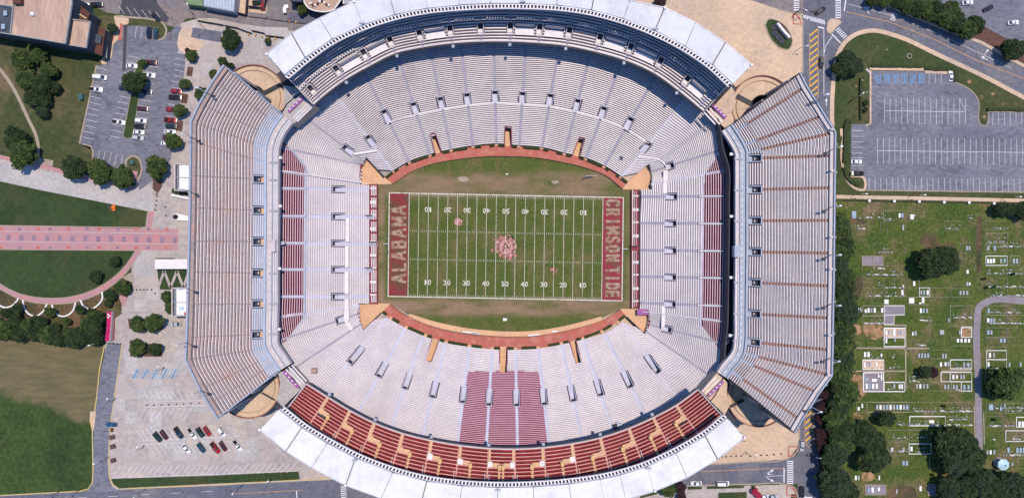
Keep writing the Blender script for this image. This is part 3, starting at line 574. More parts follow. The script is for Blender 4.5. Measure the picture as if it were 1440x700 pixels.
def block_letters(s, px, py, h, total, ang, m, parent, z, sw_=.85):
    c = P(px, py); H = h / 3 - sw_; step = total / 3 / len(s); x = -total / 6 + step / 2; ca, sa = math.cos(ang), math.sin(ang)
    for ch in s:
        lw = step * (.62 if ch != 'I' else .3) - (0 if ch != 'M' else -.3); mb = MB()
        for k, (a, b_) in enumerate(STROKES[ch]):
            pa_, pb_ = [Vector((x + (q[0] - .5) * lw, (q[1] - .5) * H, 0)) for q in (a, b_)]; d = (pb_ - pa_).normalized(); n_ = Vector((-d.y, d.x, 0)) * sw_ / 2; pa_ = pa_ - d * sw_ * .42; pb_ = pb_ + d * sw_ * .42
            mb.poly([(c.x + q.x * ca - q.y * sa, c.y + q.x * sa + q.y * ca, z + k * .003) for q in (pa_ - n_, pb_ - n_, pb_ + n_, pa_ + n_)])
        mb.build('letter', M[m], parent); x += step
block_letters('ALABAMA', 561, 343.5, 21, 112, math.pi / 2, 'letter_paint', ez, zf + .02, 1.25)
block_letters('CRIMSON', 861.8, 324, 20, 90, -math.pi / 2, 'letter_paint', ez2, zf + .02, 1.2)
block_letters('TIDE', 861.3, 396.5, 20, 44, -math.pi / 2, 'letter_paint', ez2, zf + .02, 1.2)
def disc(px, py, r, m, z, jag=0, n=28, name='midfield_emblem'):
    c = P(px, py); MB().poly([(c.x + r / 3 * (1 + jag * random.uniform(-1, 1)) * math.cos(6.28318 * i / n), c.y + r / 3 * (1 + jag * random.uniform(-1, 1)) * math.sin(6.28318 * i / n), z) for i in range(n)]).build(name, M[m], fld)
disc(711, 347, 18, 'logo_pink', zf + .003, .25, 44); disc(711.5, 347, 10.5, 'logo_pale', zf + .005, .05)
for k in range(12):
    a = k * math.pi / 6; disc(711.3 + 13.5 * math.cos(a), 347 + 13.5 * math.sin(a), 2.0, 'logo_pale', zf + .006, .1, 8, 'emblem_dot')
text('A', 711.5, 347, 13, .1, 'logo_pink', fld, zf + .022, 12, 'midfield_emblem', .0)
disc(644.5, 312, 5.5, 'logo_pale', zf + .003, .2, 16, 'small_emblem'); disc(779, 379.5, 5, 'logo_pink', zf + .003, .45, 16, 'small_emblem')
for x, y, a, b in ((652, 252, 9, 4), (781, 256, 6, 2.5)):
    c = P(x, y); MB().poly([(c.x + a / 3 * math.cos(.5 * i) * random.uniform(.8, 1.15), c.y + b / 3 * math.sin(.5 * i) * random.uniform(.8, 1.15), zf) for i in range(12)]).build('sand_patch', M['kerb'], fld)
# brick perimeter walks and sideline deck
NI = [(551, 259), (565, 250), (580, 241), (610, 230), (645, 224), (685, 220), (720, 220), (745, 221), (780, 226), (820, 235), (852, 247), (876, 266)]
NO = [(541, 249), (556, 240.5), (573, 230.5), (601, 218.5), (632, 210), (665, 204.5), (698, 202), (730, 203), (762, 207), (794, 214.5), (824, 222.5), (850, 233.5), (873, 247.5), (884, 256)]
SI = [(549, 427), (562, 437), (577, 446), (612, 460), (655, 469), (695, 472.5), (720, 473.5), (735, 473), (769, 470), (805, 462.5), (845, 451), (873, 435)]
SO = [(536, 439), (552, 449), (572, 461), (600, 473), (632, 482), (662, 487), (695, 490), (725, 490.5), (757, 489), (790, 483), (820, 476), (845, 466), (870, 452), (881, 445)]
bw = sheet('brick_walkway', smoothpx(NI, 4) + smoothpx(NO, 4)[::-1], M['brick_red'], .14)
bs = sheet('brick_walkway', smoothpx(SI, 4) + smoothpx(SO, 4)[::-1], M['brick_red'], .14)
for b_, line_ in ((bw, NI), (bs, SI)):
    MB().ribbon([P(x, y) for x, y in smoothpx(line_, 4)], .30, 1.1, .1).build('field_wall', M['facade_brick'], b_)
ST = [(572, 440), (610, 450.5), (660, 460.5), (720, 465.5), (745, 465), (795, 457.5), (842, 445.5)]
MB().ribbon(gpts(smoothpx([(575, 444), (612, 455.5), (660, 465), (715, 469.2), (745, 468.7), (800, 460.2), (846, 448)], 4)), 2.3, .30, .03).build('sideline_deck', M['tan_deck'], None, 'structure')
# ---------------------------------------------------------------- stands
def tier(rt, aisles, zi, zo, pitch, cls, mats, aw=.65, aisle_mat=None, skip=(), bw=(.30, .78), hb=.42, n=None, step=5, NS=40, straight=False, rim=None):
    """cls(px,py,section)->class key or None; mats[key]=(tread, bench)"""
    A = [P(*a, zi) for a, b in aisles]; B = [P(*b, zo) for a, b in aisles]
    L = sum((b - a).xy.length for a, b in zip(A, B)) / len(A); n = n or max(2, round(L / pitch))
    if straight:
        pa = lambda i, t: (lerp(A[i], A[i + 1], t), lerp(B[i], B[i + 1], t))
    else:
        TA, TB = tangents(A), tangents(B); pa = lambda i, t: (hpt(A, TA, i, t), hpt(B, TB, i, t))
    dz = (zo - zi) / n; ends = []
    zrow = lambda r: zi + dz * r
    info = dict(A=A, B=B, n=n, dz=dz, pa=pa, zrow=zrow)
    for s in range(len(aisles) - 1):
        slen = [(pa(s, 1)[k] - pa(s, 0)[k]).xy.length for k in (0, 1)]
        builders = {}; segs = [pa(s, j / NS) for j in range(NS + 1)]
        e0, e1 = [], []
        for r in range(n):
            v0, v1 = r / n, (r + 1) / n; z = zrow(r); Lr = lerp(slen[0], slen[1], (v0 + v1) / 2)
            m0 = aw / Lr if s > 0 or 'a' in rim_ends(rim) else 0; m1 = aw / Lr
            ts = [m0 + (1 - m0 - m1) * j / NS for j in range(NS + 1)]
            pts = [pa(s, t) for t in ts]
            r0 = [lerp(a, b, v0) for a, b in pts]; r1 = [lerp(a, b, v1) for a, b in pts]
            e0.append((r0[0], r1[0])); e1.append((r0[-1], r1[-1]))
            if s in skip: continue
            keys = []
            for j in range(NS):
                q = (r0[j] + r1[j] + r0[j + 1] + r1[j + 1]) / 4; x, y = proj(q.x, q.y, z); keys.append(cls(x, y, s))
            j = 0
            while j < NS:
                k = keys[j]; e = j
                while e < NS and keys[e] == k: e += 1
                if k is not None:
                    if k not in builders: builders[k] = (MB(), MB())
                    T, Bn = builders[k]; idx = list(range(j, e, step)) + [e]
                    for a, b in zip(idx, idx[1:]):
                        p, q, p2, q2 = r0[a], r0[b], r1[a], r1[b]
                        zz = lambda v, h: (v.x, v.y, h)
                        T.add([zz(p, z), zz(q, z), zz(q2, z), zz(p2, z), zz(q2, z + dz), zz(p2, z + dz)], [(0, 1, 2, 3), (3, 2, 4, 5)])
                        wb = mats[k][2] if len(mats[k]) > 2 else bw; b0, b1 = lerp(p, p2, wb[0]), lerp(q, q2, wb[0]); c0, c1 = lerp(p, p2, wb[1]), lerp(q, q2, wb[1]); h = z + hb
                        Bn.add([zz(b0, h), zz(b1, h), zz(c1, h), zz(c0, h), zz(b0, h - .09), zz(b1, h - .09), zz(c1, h - .09), zz(c0, h - .09)], [(0, 1, 2, 3), (4, 5, 1, 0), (3, 2, 6, 7)])
                j = e
        for k, (T, Bn) in builders.items():
            sec = T.build('seating_section', M[mats[k][0]], rt); Bn.build('bench_rows', M[mats[k][1]], sec, 'stuff')
        ends.append((e0, e1))
    am = aisle_mat or 'aisle_grey'
    for i in range(1, len(aisles) - 1):
        mb = MB()
        for r in range(n):
            v0, v1 = r / n, (r + 1) / n; z = zrow(r)
            c0, c1 = lerp(A[i], B[i], v0), lerp(A[i], B[i], v1); l = ends[i - 1][1][r]; q = ends[i][0][r]
            x, y = proj((c0.x + c1.x) / 2, (c0.y + c1.y) / 2, z)
            if cls(x, y, -1) is None:
                if mb.v: mb.build('aisle_steps', M[am], rt); mb = MB()
                continue
            zz = lambda v, h: (v.x, v.y, h)
            for (a0, a1), (b0, b1) in ((l, (c0, c1)), ((c0, c1), q)):
                mb.add([zz(a0, z + .02), zz(b0, z + .02), zz(b1, z + .02), zz(a1, z + .02), zz(b1, z + dz + .02), zz(a1, z + dz + .02)], [(0, 1, 2, 3), (3, 2, 4, 5)])
        if mb.v: mb.build('aisle_steps', M[am], rt)
    return info
def rim_ends(r): return r or ()
def vom_poly(info, i, v0, v1, hw, side=0.0):
    """outline (world xy) of a vomitory straddling aisle i"""
    A, B = info['A'][i], info['B'][i]; a, b = lerp(A, B, v0), lerp(A, B, v1); d = (b - a).xy.normalized(); p = Vector((-d.y, d.x)) * hw; o = Vector((-d.y, d.x)) * side
    return [a.xy + p + o, a.xy - p + o, b.xy - p + o, b.xy + p + o]
def vom_px(aisles, zi, zo, i, v0, v1, hw, side=0.0):
    A, B = P(*aisles[i][0], zi), P(*aisles[i][1], zo); info = dict(A={i: A}, B={i: B}); out = []
    q = vom_poly(info, i, v0, v1, hw, side)
    for k, p in enumerate(q):
        z = lerp(zi, zo, v0 if k < 2 else v1); out.append(proj(p.x, p.y, z))
    return out
def build_vom(rt, aisles, zi, zo, i, v0, v1, hw, side=0.0, wm='aisle_grey', fm='aisle_pale', dark='dark_wall_and_shade', flip=False, drop=0.0, ap=1.3):
    A, B = P(*aisles[i][0], zi), P(*aisles[i][1], zo); info = dict(A={i: A}, B={i: B})
    q = vom_poly(info, i, v0, v1, hw, side); za, zb = lerp(zi, zo, v0), lerp(zi, zo, v1); zf_ = za + .03 - drop
    top = .55; th = .38; d = (q[2] - q[1]).normalized(); p = Vector((-d.y, d.x))
    f = MB().poly([(v.x, v.y, zf_) for v in reversed(q)] if (q[1] - q[0]).cross(q[2] - q[1]) < 0 else [(v.x, v.y, zf_) for v in q]).build('vomitory', M[fm], rt)
    w_ = MB()
    def wall(a, b, zb0, zt0, zt1, inn):
        a2, b2 = a + inn * th, b + inn * th
        vs = [(a.x, a.y, zb0), (b.x, b.y, zb0), (b2.x, b2.y, zb0), (a2.x, a2.y, zb0), (a.x, a.y, zt0), (b.x, b.y, zt1), (b2.x, b2.y, zt1), (a2.x, a2.y, zt0)]
        w_.add(vs, [(0, 1, 5, 4), (1, 2, 6, 5), (2, 3, 7, 6), (3, 0, 4, 7), (4, 5, 6, 7)])
    wall(q[0], q[3], zf_ - .5, za + top, zb + top, -p); wall(q[1], q[2], zf_ - .5, za + top, zb + top, p)
    wall(q[3] - p * th, q[2] + p * th, zf_ - .5, zb + top, zb + top, -d)
    w_.build('parapet', M[wm], f)
    b0, b1 = q[3] - p * (th + .1) - d * (th + .05), q[2] + p * (th + .1) - d * (th + .05)
    m = MB(); m.add([(b0.x, b0.y, zf_ + .03), (b1.x, b1.y, zf_ + .03), (b1.x, b1.y, zb - .1), (b0.x, b0.y, zb - .1), (b0.x - d.x * ap, b0.y - d.y * ap, zf_ + .03), (b1.x - d.x * ap, b1.y - d.y * ap, zf_ + .03)], [(0, 1, 2, 3), (4, 5, 1, 0)]).build('doorway', M[dark], f)  # shade of the opening put into a dark panel and floor strip
    return f
def wall_strip(name, pts3, h0, h1, th, m, rt, kind=None):
    """wall along 3-D points: from z+h0 to z+h1, th thick"""
    mb = MB(); L = offset(pts3, th / 2); Q = offset(pts3, -th / 2); n = len(pts3)
    for i in range(n - 1):
        a, b, c, d = L[i], L[i + 1], Q[i + 1], Q[i]; z0, z1 = pts3[i][2], pts3[i + 1][2]
        vs = [(a[0], a[1], z0 + h0), (b[0], b[1], z1 + h0), (c[0], c[1], z1 + h0), (d[0], d[1], z0 + h0), (a[0], a[1], z0 + h1), (b[0], b[1], z1 + h1), (c[0], c[1], z1 + h1), (d[0], d[1], z0 + h1)]
        fs = [(0, 1, 5, 4), (2, 3, 7, 6), (5, 6, 7, 4), (1, 0, 3, 2)]
        if i == 0: fs.append((0, 4, 7, 3))
        if i == n - 2: fs.append((1, 2, 6, 5))
        mb.add(vs, fs)
    return mb.build(name, M[m], rt, kind)
def curve3(aisles, k, z, n=6, straight=False):
    V = [P(*a[k], z) for a in aisles]; return V if straight else hermite(V, n)
def plate(name, pts, z, th, m, rt=None, label=None):
    mb = MB(); mb.pprism(pts, z - th, z); return mb.build(name, M[m], rt, None, label)
# ---- lower bowl: aisle lines as ((inner px), (outer px)), clockwise from the upper left corner of the left end
ZI, ZO = 1.8, 19.0
BW = [  # left end, bottom to top
 ((519, 427), (388, 446)), ((519, 417), (389, 417)), ((519, 379), (389, 379)), ((519, 342.5), (389.5, 342)), ((519, 305), (390, 304)), ((519, 267), (390.5, 265)), ((519.5, 259), (391, 240))]
NWc = [((512, 233), (392, 207)), ((524, 237), (410, 151))]
BN = [((552, 240), (462, 119)), ((575, 227), (504, 85)), ((604, 217), (558, 74)), ((634, 210), (604, 66)), ((665, 205), (648, 60)), ((698, 202), (694, 56)), ((730, 204.5), (740, 57)), ((762, 207), (787, 60)), ((794, 215), (832, 67)), ((824, 222), (876, 81)), ((850, 233), (926, 100)), ((874, 248), (972, 129))]
NEc = [((905, 242), (1003, 170)), ((915, 242), (1011, 212))]
BE = [((901, 262), (1019, 240)), ((902, 277), (1019, 276)), ((900, 314), (1019, 314.7)), ((900, 352), (1018.5, 353)), ((900, 389), (1018, 391)), ((899.5, 426), (1017.5, 430)), ((899, 437), (1017, 452))]
SEc = [((908, 455), (1014, 482)), ((898, 459), (1008, 535))]
BS = [((875, 453), (970, 582)), ((850, 468), (919, 607)), ((820, 477), (867, 621)), ((790, 484), (821, 630)), ((757, 490), (773, 634)), ((725, 491.5), (728, 636)), ((692, 491), (683.5, 635)), ((660, 487.5), (642.5, 631)), ((627, 482), (592, 622)), ((595, 472), (547, 608)), ((570, 461), (500, 586)), ((545, 447), (447, 562))]
SWc = [((520, 447), (413, 518)), ((513, 438), (394, 478))]
bowl = root('lower_seating_bowl', P(712, 346, 0), 'continuous lower ring of white bench rows wrapped round the football field', 'stand')
pads = [[(507, 259.5), (509, 235), (515, 221), (541, 249), (552, 259)], [(874, 266.5), (884, 255), (905, 236), (913, 230), (917, 248), (916, 266.5)], [(549, 426.5), (505, 426.5), (506, 450), (511, 464), (537, 439)], [(872, 434), (913, 434.5), (912, 452), (907, 470), (881, 445)]]
tunnels = [[(607.5, 192), (613.5, 190.5), (621, 214), (613, 217)], [(711, 181), (718.5, 181), (719, 206), (710, 206)], [(814, 196), (820.5, 198), (814, 221.5), (805.5, 218)], [(609, 475), (617, 478), (607.5, 508), (599.5, 506.5)], [(703.5, 487), (713, 487), (713, 524), (703, 524)], [(801.5, 480), (809, 478), (817.5, 510), (810, 511)]]
redW = [(380, 190), (399, 200), (411, 212), (428.5, 236), (426.5, 447), (402, 480), (380, 492)]; redE = [(990, 247), (1009, 219), (1040, 200), (1040, 510), (1016, 497), (986.5, 457)]
redS = [(658.5, 521.5), (757, 521.5), (764, 563), (770, 600), (772, 640), (642, 640), (645, 590), (652, 560)]
edgeN = [(385, 170), (420, 150)]
voms = []
def addv(lst, al, idx, v0, v1, hw, side=0): voms.append((al, idx, v0, v1, hw, side))
for i in range(1, 11): addv(voms, BN, i, .41 - .02 * (i in (1, 10)), .525, 1.55)
addv(voms, BN, 0, .30, .42, 1.5); addv(voms, BN, 11, .30, .42, 1.5)
for i in range(1, 6): addv(voms, BW, i, .268, .415, 1.45)
for i in range(1, 6): addv(voms, BE, i, .30, .45, 1.45)
addv(voms, NWc, 1, .25, .38, 1.5, 0); addv(voms, NEc, 1, .22, .36, 1.5, 0); addv(voms, SEc, 0, .22, .36, 1.5); addv(voms, SWc, 1, .22, .36, 1.5)
for i in range(0, 12): addv(voms, BS, i, .40 - (.03 if i in (0, 11) else 0), .565, 1.45)
vpx = [vom_px(al, ZI, ZO, i, v0, v1, hw + .35, sd) for al, i, v0, v1, hw, sd in voms]
vbox = [(min(p[0] for p in q), max(p[0] for p in q), min(p[1] for p in q), max(p[1] for p in q), q) for q in vpx + pads + tunnels]
def cls_low(x, y, s, base='a', red=None):
    for a, b, c, d, q in vbox:
        if a <= x <= b and c <= y <= d and inside(x, y, q): return None
    if red and inside(x, y, red): return 'r'
    return base
mw = {'a': ('tread_south', 'bench_white'), 'r': ('crimson_tread', 'seat_pink', (.25, .54))}
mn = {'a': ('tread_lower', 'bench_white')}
msx = {'a': ('tread_south', 'bench_white'), 'r': ('maroon_tread', 'maroon_bench', (.2, .62))}
ringN = [NWc[1]] + BN + [NEc[0]]
tier(bowl, BW, ZI, ZO, .93, lambda x, y, s: cls_low(x, y, s, red=redW), mw, straight=True, bw=(.2, .62), aisle_mat='aisle_pale')
tier(bowl, [BW[-1]] + NWc + [BN[0]], ZI, ZO, .87, lambda x, y, s: cls_low(x, y, s, red=redW), mw, bw=(.25, .7), NS=60, aw=.5)
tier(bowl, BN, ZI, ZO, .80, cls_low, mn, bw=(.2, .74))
tier(bowl, [BN[-1]] + NEc + [BE[0]], ZI, ZO, .87, lambda x, y, s: cls_low(x, y, s, red=redE), mw, NS=60, aw=.5)
tier(bowl, BE, ZI, ZO, .93, lambda x, y, s: cls_low(x, y, s, red=redE), mw, straight=True, bw=(.25, .68))
tier(bowl, [BE[-1]] + SEc + [BS[0]], ZI, ZO, .87, lambda x, y, s: cls_low(x, y, s, red=redE), mw, NS=60, aw=.5)
tier(bowl, BS, ZI, ZO, .76, lambda x, y, s: cls_low(x, y, s, red=redS), msx, bw=(.2, .72), aisle_mat='aisle_pale')
tier(bowl, [BS[-1]] + SWc + [BW[0]], ZI, ZO, .87, lambda x, y, s: cls_low(x, y, s, red=redW), mw, NS=60, aw=.5)
# end aisles at the joins
for a, b in (BW[-1], BN[0], BN[-1], BE[0], BE[-1], BS[0], BS[-1], BW[0]):
    A_, B_ = P(*a, ZI), P(*b, ZO); N_ = 46; d = (B_ - A_).xy.normalized(); p = Vector((-d.y, d.x, 0)) * .62; mb = MB()
    for r in range(N_):
        c0, c1 = lerp(A_, B_, r / N_), lerp(A_, B_, (r + 1) / N_); z = c0.z + .10; x, y = proj((c0.x + c1.x) / 2, (c0.y + c1.y) / 2, z)
        if cls_low(x, y, -1) is None:
            if mb.v: mb.build('aisle_steps', M['aisle_pale'], bowl); mb = MB()
            continue
        q = [c0 + p, c0 - p, c1 - p, c1 + p]; mb.add([(v.x, v.y, z) for v in q] + [(q[2].x, q[2].y, c1.z + .10), (q[3].x, q[3].y, c1.z + .10)], [(1, 0, 3, 2), (2, 3, 5, 4)])
    if mb.v: mb.build('aisle_steps', M['aisle_pale'], bowl)
for al, i, v0, v1, hw, sd_ in voms: build_vom(bowl, al, ZI, ZO, i, v0, v1, hw, sd_, ap=.25 if al is BS or al is SWc or al is BW else .8)
# tunnels through the front rows and corner landings
for q in tunnels:
    f = MB().poly([P(x, y, .25) for x, y in (q if q[0][1] > 400 else q[::-1])]).build('tunnel_ramp', M['tan_deck'], bowl)
    back = q[:2]; k = (lambda p: 1 - 0)(0)
    top = 3.0 if q[0][1] < 400 else 5.5
    qq = q if q[0][1] < 400 else [q[3], q[2], q[1], q[0]]
    a, b, c, d = [P(x, y, .25) for x, y in qq]; zt = 5.8
    mb = MB()
    for p0, p1, z0_, z1_ in ((d, a, 2.6, zt), (b, c, zt, 2.6), (a, b, zt, zt)):
        n_ = (p1 - p0).xy.normalized(); s_ = Vector((-n_.y, n_.x, 0)) * .35 * (-1 if q[0][1] < 400 else -1)
        if ((a + b + c + d) / 4 - p0).dot(s_) > 0: s_ = -s_
        mb.add([(p0.x, p0.y, .1), (p1.x, p1.y, .1), (p1.x, p1.y, z1_), (p0.x, p0.y, z0_), (p0.x + s_.x, p0.y + s_.y, z0_), (p1.x + s_.x, p1.y + s_.y, z1_), (p0.x + s_.x, p0.y + s_.y, .1), (p1.x + s_.x, p1.y + s_.y, .1)], [(0, 1, 2, 3), (3, 2, 5, 4), (4, 5, 7, 6)])
    mb.build('parapet', M['wall_red'], f)
for q in pads:
    zc = .35; cx = sum(p[0] for p in q) / 5; cy = sum(p[1] for p in q) / 5
    f = plate('corner_landing', q, zc, .3, 'tan_deck', bowl)
    ws = [P(x, y, zc) for x, y in (q + [q[0]])]
    for a, b in zip(ws, ws[1:]):
        pa_, pb_ = proj(a.x, a.y, zc), proj(b.x, b.y, zc); mx, my = (pa_[0] + pb_[0]) / 2, (pa_[1] + pb_[1]) / 2
        out = math.hypot(mx - 712, my - 346) > math.hypot(cx - 712, cy - 346) - 6
        if out: wall_strip('wall', [(a.x, a.y, 0), (b.x, b.y, 0)], .1, 3.4 if abs(mx - 712) > 190 and abs(my - 346) < 118 else 3.0, .35, 'wall_red' if abs(mx - 712) > 195 else 'dark_wall_and_shade', f)
MB().box(*P(905, 438.5, 3.2), 6, 2.7, .25).build('canopy', M['banner_purple'], bowl)
# front platforms at both ends: maroon deck with white rails and folding seats
for x0, x1, y0, y1, nm in ((519.5, 531, 259, 427, 'w'), (887.5, 899, 267, 433, 'e')):
    f = plate('front_platform', [(x0, y0), (x1, y0), (x1, y1), (x0, y1)], 1.3, 1.3, 'wall_red', bowl)
    for k in range(9):
        y = lerp(y0, y1, (k + .25) / 9) if nm == 'w' else lerp(y0, y1, (k + .4) / 9)
        MB().pprism([(x0 + 1, y), (x1 - 1, y), (x1 - 1, y + (4 if k % 2 else 2.2)), (x0 + 1, y + (4 if k % 2 else 2.2))], 1.3, 1.42).build('deck_panel', M['white_deck'], f)
    mb = MB()
    for xx in ((x0 + 2.5, x0 + 5.5, x0 + 8.5) if nm == 'w' else (x0 + 4.2, x0 + 6.8)):
        for k in range(58):
            if nm == 'w' and k % 6 == 5: continue
            y = y0 + 2 + (y1 - y0 - 4) * k / 58; mb.pprism([(xx, y), (xx + (1.6 if nm == 'w' else .9), y), (xx + (1.6 if nm == 'w' else .9), y + 2.5), (xx, y + 2.5)], 1.5, 1.85)
    mb.build('folding_seats', M['white_deck' if nm == 'w' else 'parapet'], f, 'stuff')
    if nm == 'e': MB().pprism([(x0 + .3, y0), (x0 + 2.8, y0), (x0 + 2.8, y1), (x0 + .3, y1)], 1.3, 1.5).build('deck_panel', M['white_deck'], f)
    xe = x1 if nm == 'w' else x0; wall_strip('field_wall', [P(xe, y0, 0), P(xe, y1, 0)], 0, 2.2, .3, 'wall_red', f)
    xe = x0 - .5 if nm == 'w' else x1 + .3; wall_strip('rail', [P(xe, y0, 1.3), P(xe, y1, 1.3)], 0, .9, .15 if nm == 'w' else .5, 'dark_steel' if nm == 'e' else 'parapet', f)
for x, y, s in ((519, 305.7, 'w'), (519, 379.5, 'w'), (525, 343, 'w'), (893.5, 349, 'e')):
    f = MB().pprism([(x - 6, y - 3), (x + 6, y - 3), (x + 6, y + 3), (x - 6, y + 3)], 1.5, 1.95).build('ramp_landing', M['aisle_grey' if s == 'w' else 'wall_red'], bowl)
    MB().pprism([(x - 6, y - 3.6), (x + 4, y - 3.6), (x + 4, y - 2.6), (x - 6, y - 2.6)], 1.5, 3.1).build('parapet', M['dark_wall_and_shade'], f)
# hedges and stair landings along the front of both long sides
def hedges(line_, ys):
    V = [P(x, y, .2) for x, y in line_]
    for i in range(len(V) - 1):
        a, b = V[i], V[i + 1]; d = (b - a); L = d.length; u = d / L
        n_ = Vector((-u.y, u.x, 0));
        if n_.y * ys > 0: n_ = -n_
        cut = [(.09, .91)]
        for q in tunnels:
            mx, my = ((q[2][0] + q[3][0]) / 2, (q[2][1] + q[3][1]) / 2) if q[0][1] < 400 else ((q[0][0] + q[1][0]) / 2, (q[0][1] + q[1][1]) / 2)
            t = (P(mx, my, .2) - a).dot(u) / L
            if 0 < t < 1: w2 = 2.0 / L; cut = [(.09, max(.12, t - w2)), (min(.88, t + w2), .91)]
        for t0, t1 in cut:
            if t1 - t0 < .05: continue
            p0, p1 = a + u * (L * t0) + n_ * .75, a + u * (L * t1) + n_ * .75; mb = MB(); K_ = 14
            for k in range(K_):
                c = lerp(p0, p1, (k + .5) / K_); mb.box(c.x + random.uniform(-.05, .05), c.y, .2 + random.uniform(.45, .6), (p1 - p0).length / K_ * 1.02, random.uniform(1.0, 1.25), 1.2 + random.uniform(-.1, .1), math.atan2(u.y, u.x))
            tag(mb.build('hedge', M['hedge']), 'low clipped hedge between stair landings along the %s brick walkway' % ('upper' if ys > 0 else 'lower'), 'hedge', 'hedges along the front of the seating')
HN = [(541, 249)] + [(552, 240), (575, 227), (604, 217), (634, 210), (665, 205), (698, 202), (730, 204.5), (762, 207), (794, 215), (824, 222), (850, 233), (874, 248), (884, 256)]
HS = [(881, 445), (870, 453), (847, 467), (820, 477), (790, 484), (757, 490), (725, 491.5), (692, 491), (660, 487.5), (627, 482), (598, 472.5), (571, 461), (549, 448), (536, 439)]
hedges(HN, 1); hedges(HS, -1)
for q in HN[1:-1] + HS[1:-1]:
    c = P(q[0], q[1], .5); MB().box(c.x, c.y, .45, 1.6, 2.2, .8, -(q[0] - 712) / 260 * (1 if q[1] < 346 else -1)).build('stair_landing', M['tan_deck'], bowl)
# bright cross aisles
def strip_v(rt, al, zi, zo, v, wd, m, nm='cross_aisle', i0=0, i1=None, lift=.55):
    V = [lerp(P(*a, zi), P(*b, zo), v) for a, b in al[i0:i1]]; V = hermite(V, 5) if len(V) > 2 else V
    wall_strip(nm, V, .2, lift, wd, m, rt)
strip_v(bowl, BN, ZI, ZO, .40, .32, 'white_deck', i0=1, i1=12)
strip_v(bowl, [BW[-1]] + NWc + [BN[0]], ZI, ZO, .24, .8, 'white_deck', i0=2)
strip_v(bowl, [BN[-1]] + NEc + [BE[0]], ZI, ZO, .24, .5, 'white_deck')
strip_v(bowl, [BS[-1]] + SWc + [BW[0]], ZI, ZO, .24, 1.2, 'white_deck', i0=1)
for q, z in (([(486, 307), (491, 307), (491, 340), (486, 340)], 6.3), ([(485, 346), (490, 346), (490, 376), (485, 376)], 6.3), ([(484.5, 382), (490, 382), (490, 413), (484.5, 413)], 6.3), ([(484.5, 420), (490, 420), (491, 447), (488, 456), (484.5, 452)], 6.6), ([(933, 240), (939, 240), (938.5, 272), (932.5, 272)], 6.8), ([(930.5, 430), (936, 430), (935, 458), (930, 462)], 6.8)):
    plate('wheelchair_platform', q, z + .5, .9, 'white_deck', bowl)
for a, b, v0, v1 in ((BW, 6, 0, 1), (BE, 6, 0, 1), (NEc, 0, .1, .95)):
    A_, B_ = P(*a[b][0], ZI), P(*a[b][1], ZO); p0, p1 = lerp(A_, B_, v0), lerp(A_, B_, v1); wall_strip('rail', [p0, p1], .5, .95, .28, 'white_deck', bowl)
for pa_, zz in (([(399.5, 199), (411, 211.5), (430.5, 236), (430, 300), (429, 380), (428, 447), (403, 481)], (16, 15.6, 13.2, 13.2, 13.2, 13.2, 16)), ([(1011, 217), (989, 247), (988, 330), (986.5, 400), (985.5, 457), (1014, 497)], (16, 13.5, 13.5, 13.5, 13.5, 16.2))):
    wall_strip('dividing_wall', [P(x, y, z + 1) for (x, y), z in zip(pa_, zz)], -1.5, .25, .75, 'aisle_steel' if pa_[0][0] < 700 else 'aisle_pale', bowl)
    if pa_[0][0] > 700: wall_strip('rail', [P(x + 1.2, y, z + 1) for (x, y), z in zip(pa_, zz)], -1.2, .6, .25, 'dark_steel', bowl)
# crossing white aisles inside the maroon blocks
for al, idx in ((BW, (1, 2, 3, 4, 5)), (BE, (1, 2, 3, 4, 5))):
    for i in idx:
        A_, B_ = P(*al[i][0], ZI), P(*al[i][1], ZO); p0, p1 = lerp(A_, B_, .70), lerp(A_, B_, .985); wall_strip('aisle_rail', [p0, p1], .1, .7, .5, 'aisle_pale' if al is BW else 'white_deck', bowl)
# back wall and concourse behind the ring; the gap's shade is in the dark colour
ringO = [a[1] for a in BW[:-1]] + [BW[-1][1]] + [a[1] for a in NWc + BN + NEc + BE + SEc + BS + SWc]
rO = [P(x, y, ZO) for x, y in ringO]; rO.append(rO[0].copy()); cc = P(712, 346, ZO)
wall_strip('back_wall', [(p.x, p.y, ZO) for p in hermite(rO, 3)], -1.0, 6.5, .5, 'dark_wall_and_shade', bowl)
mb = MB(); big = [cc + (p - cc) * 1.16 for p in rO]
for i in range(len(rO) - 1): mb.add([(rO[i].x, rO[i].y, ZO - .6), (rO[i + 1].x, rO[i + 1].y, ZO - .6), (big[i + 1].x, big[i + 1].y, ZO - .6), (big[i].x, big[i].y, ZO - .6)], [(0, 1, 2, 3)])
mb.build('concourse', M['dark_wall_and_shade'], bowl)
mb = MB(); small = [P(*a[0], 0) for a in BW + NWc + BN + NEc + BE + SEc + BS + SWc]
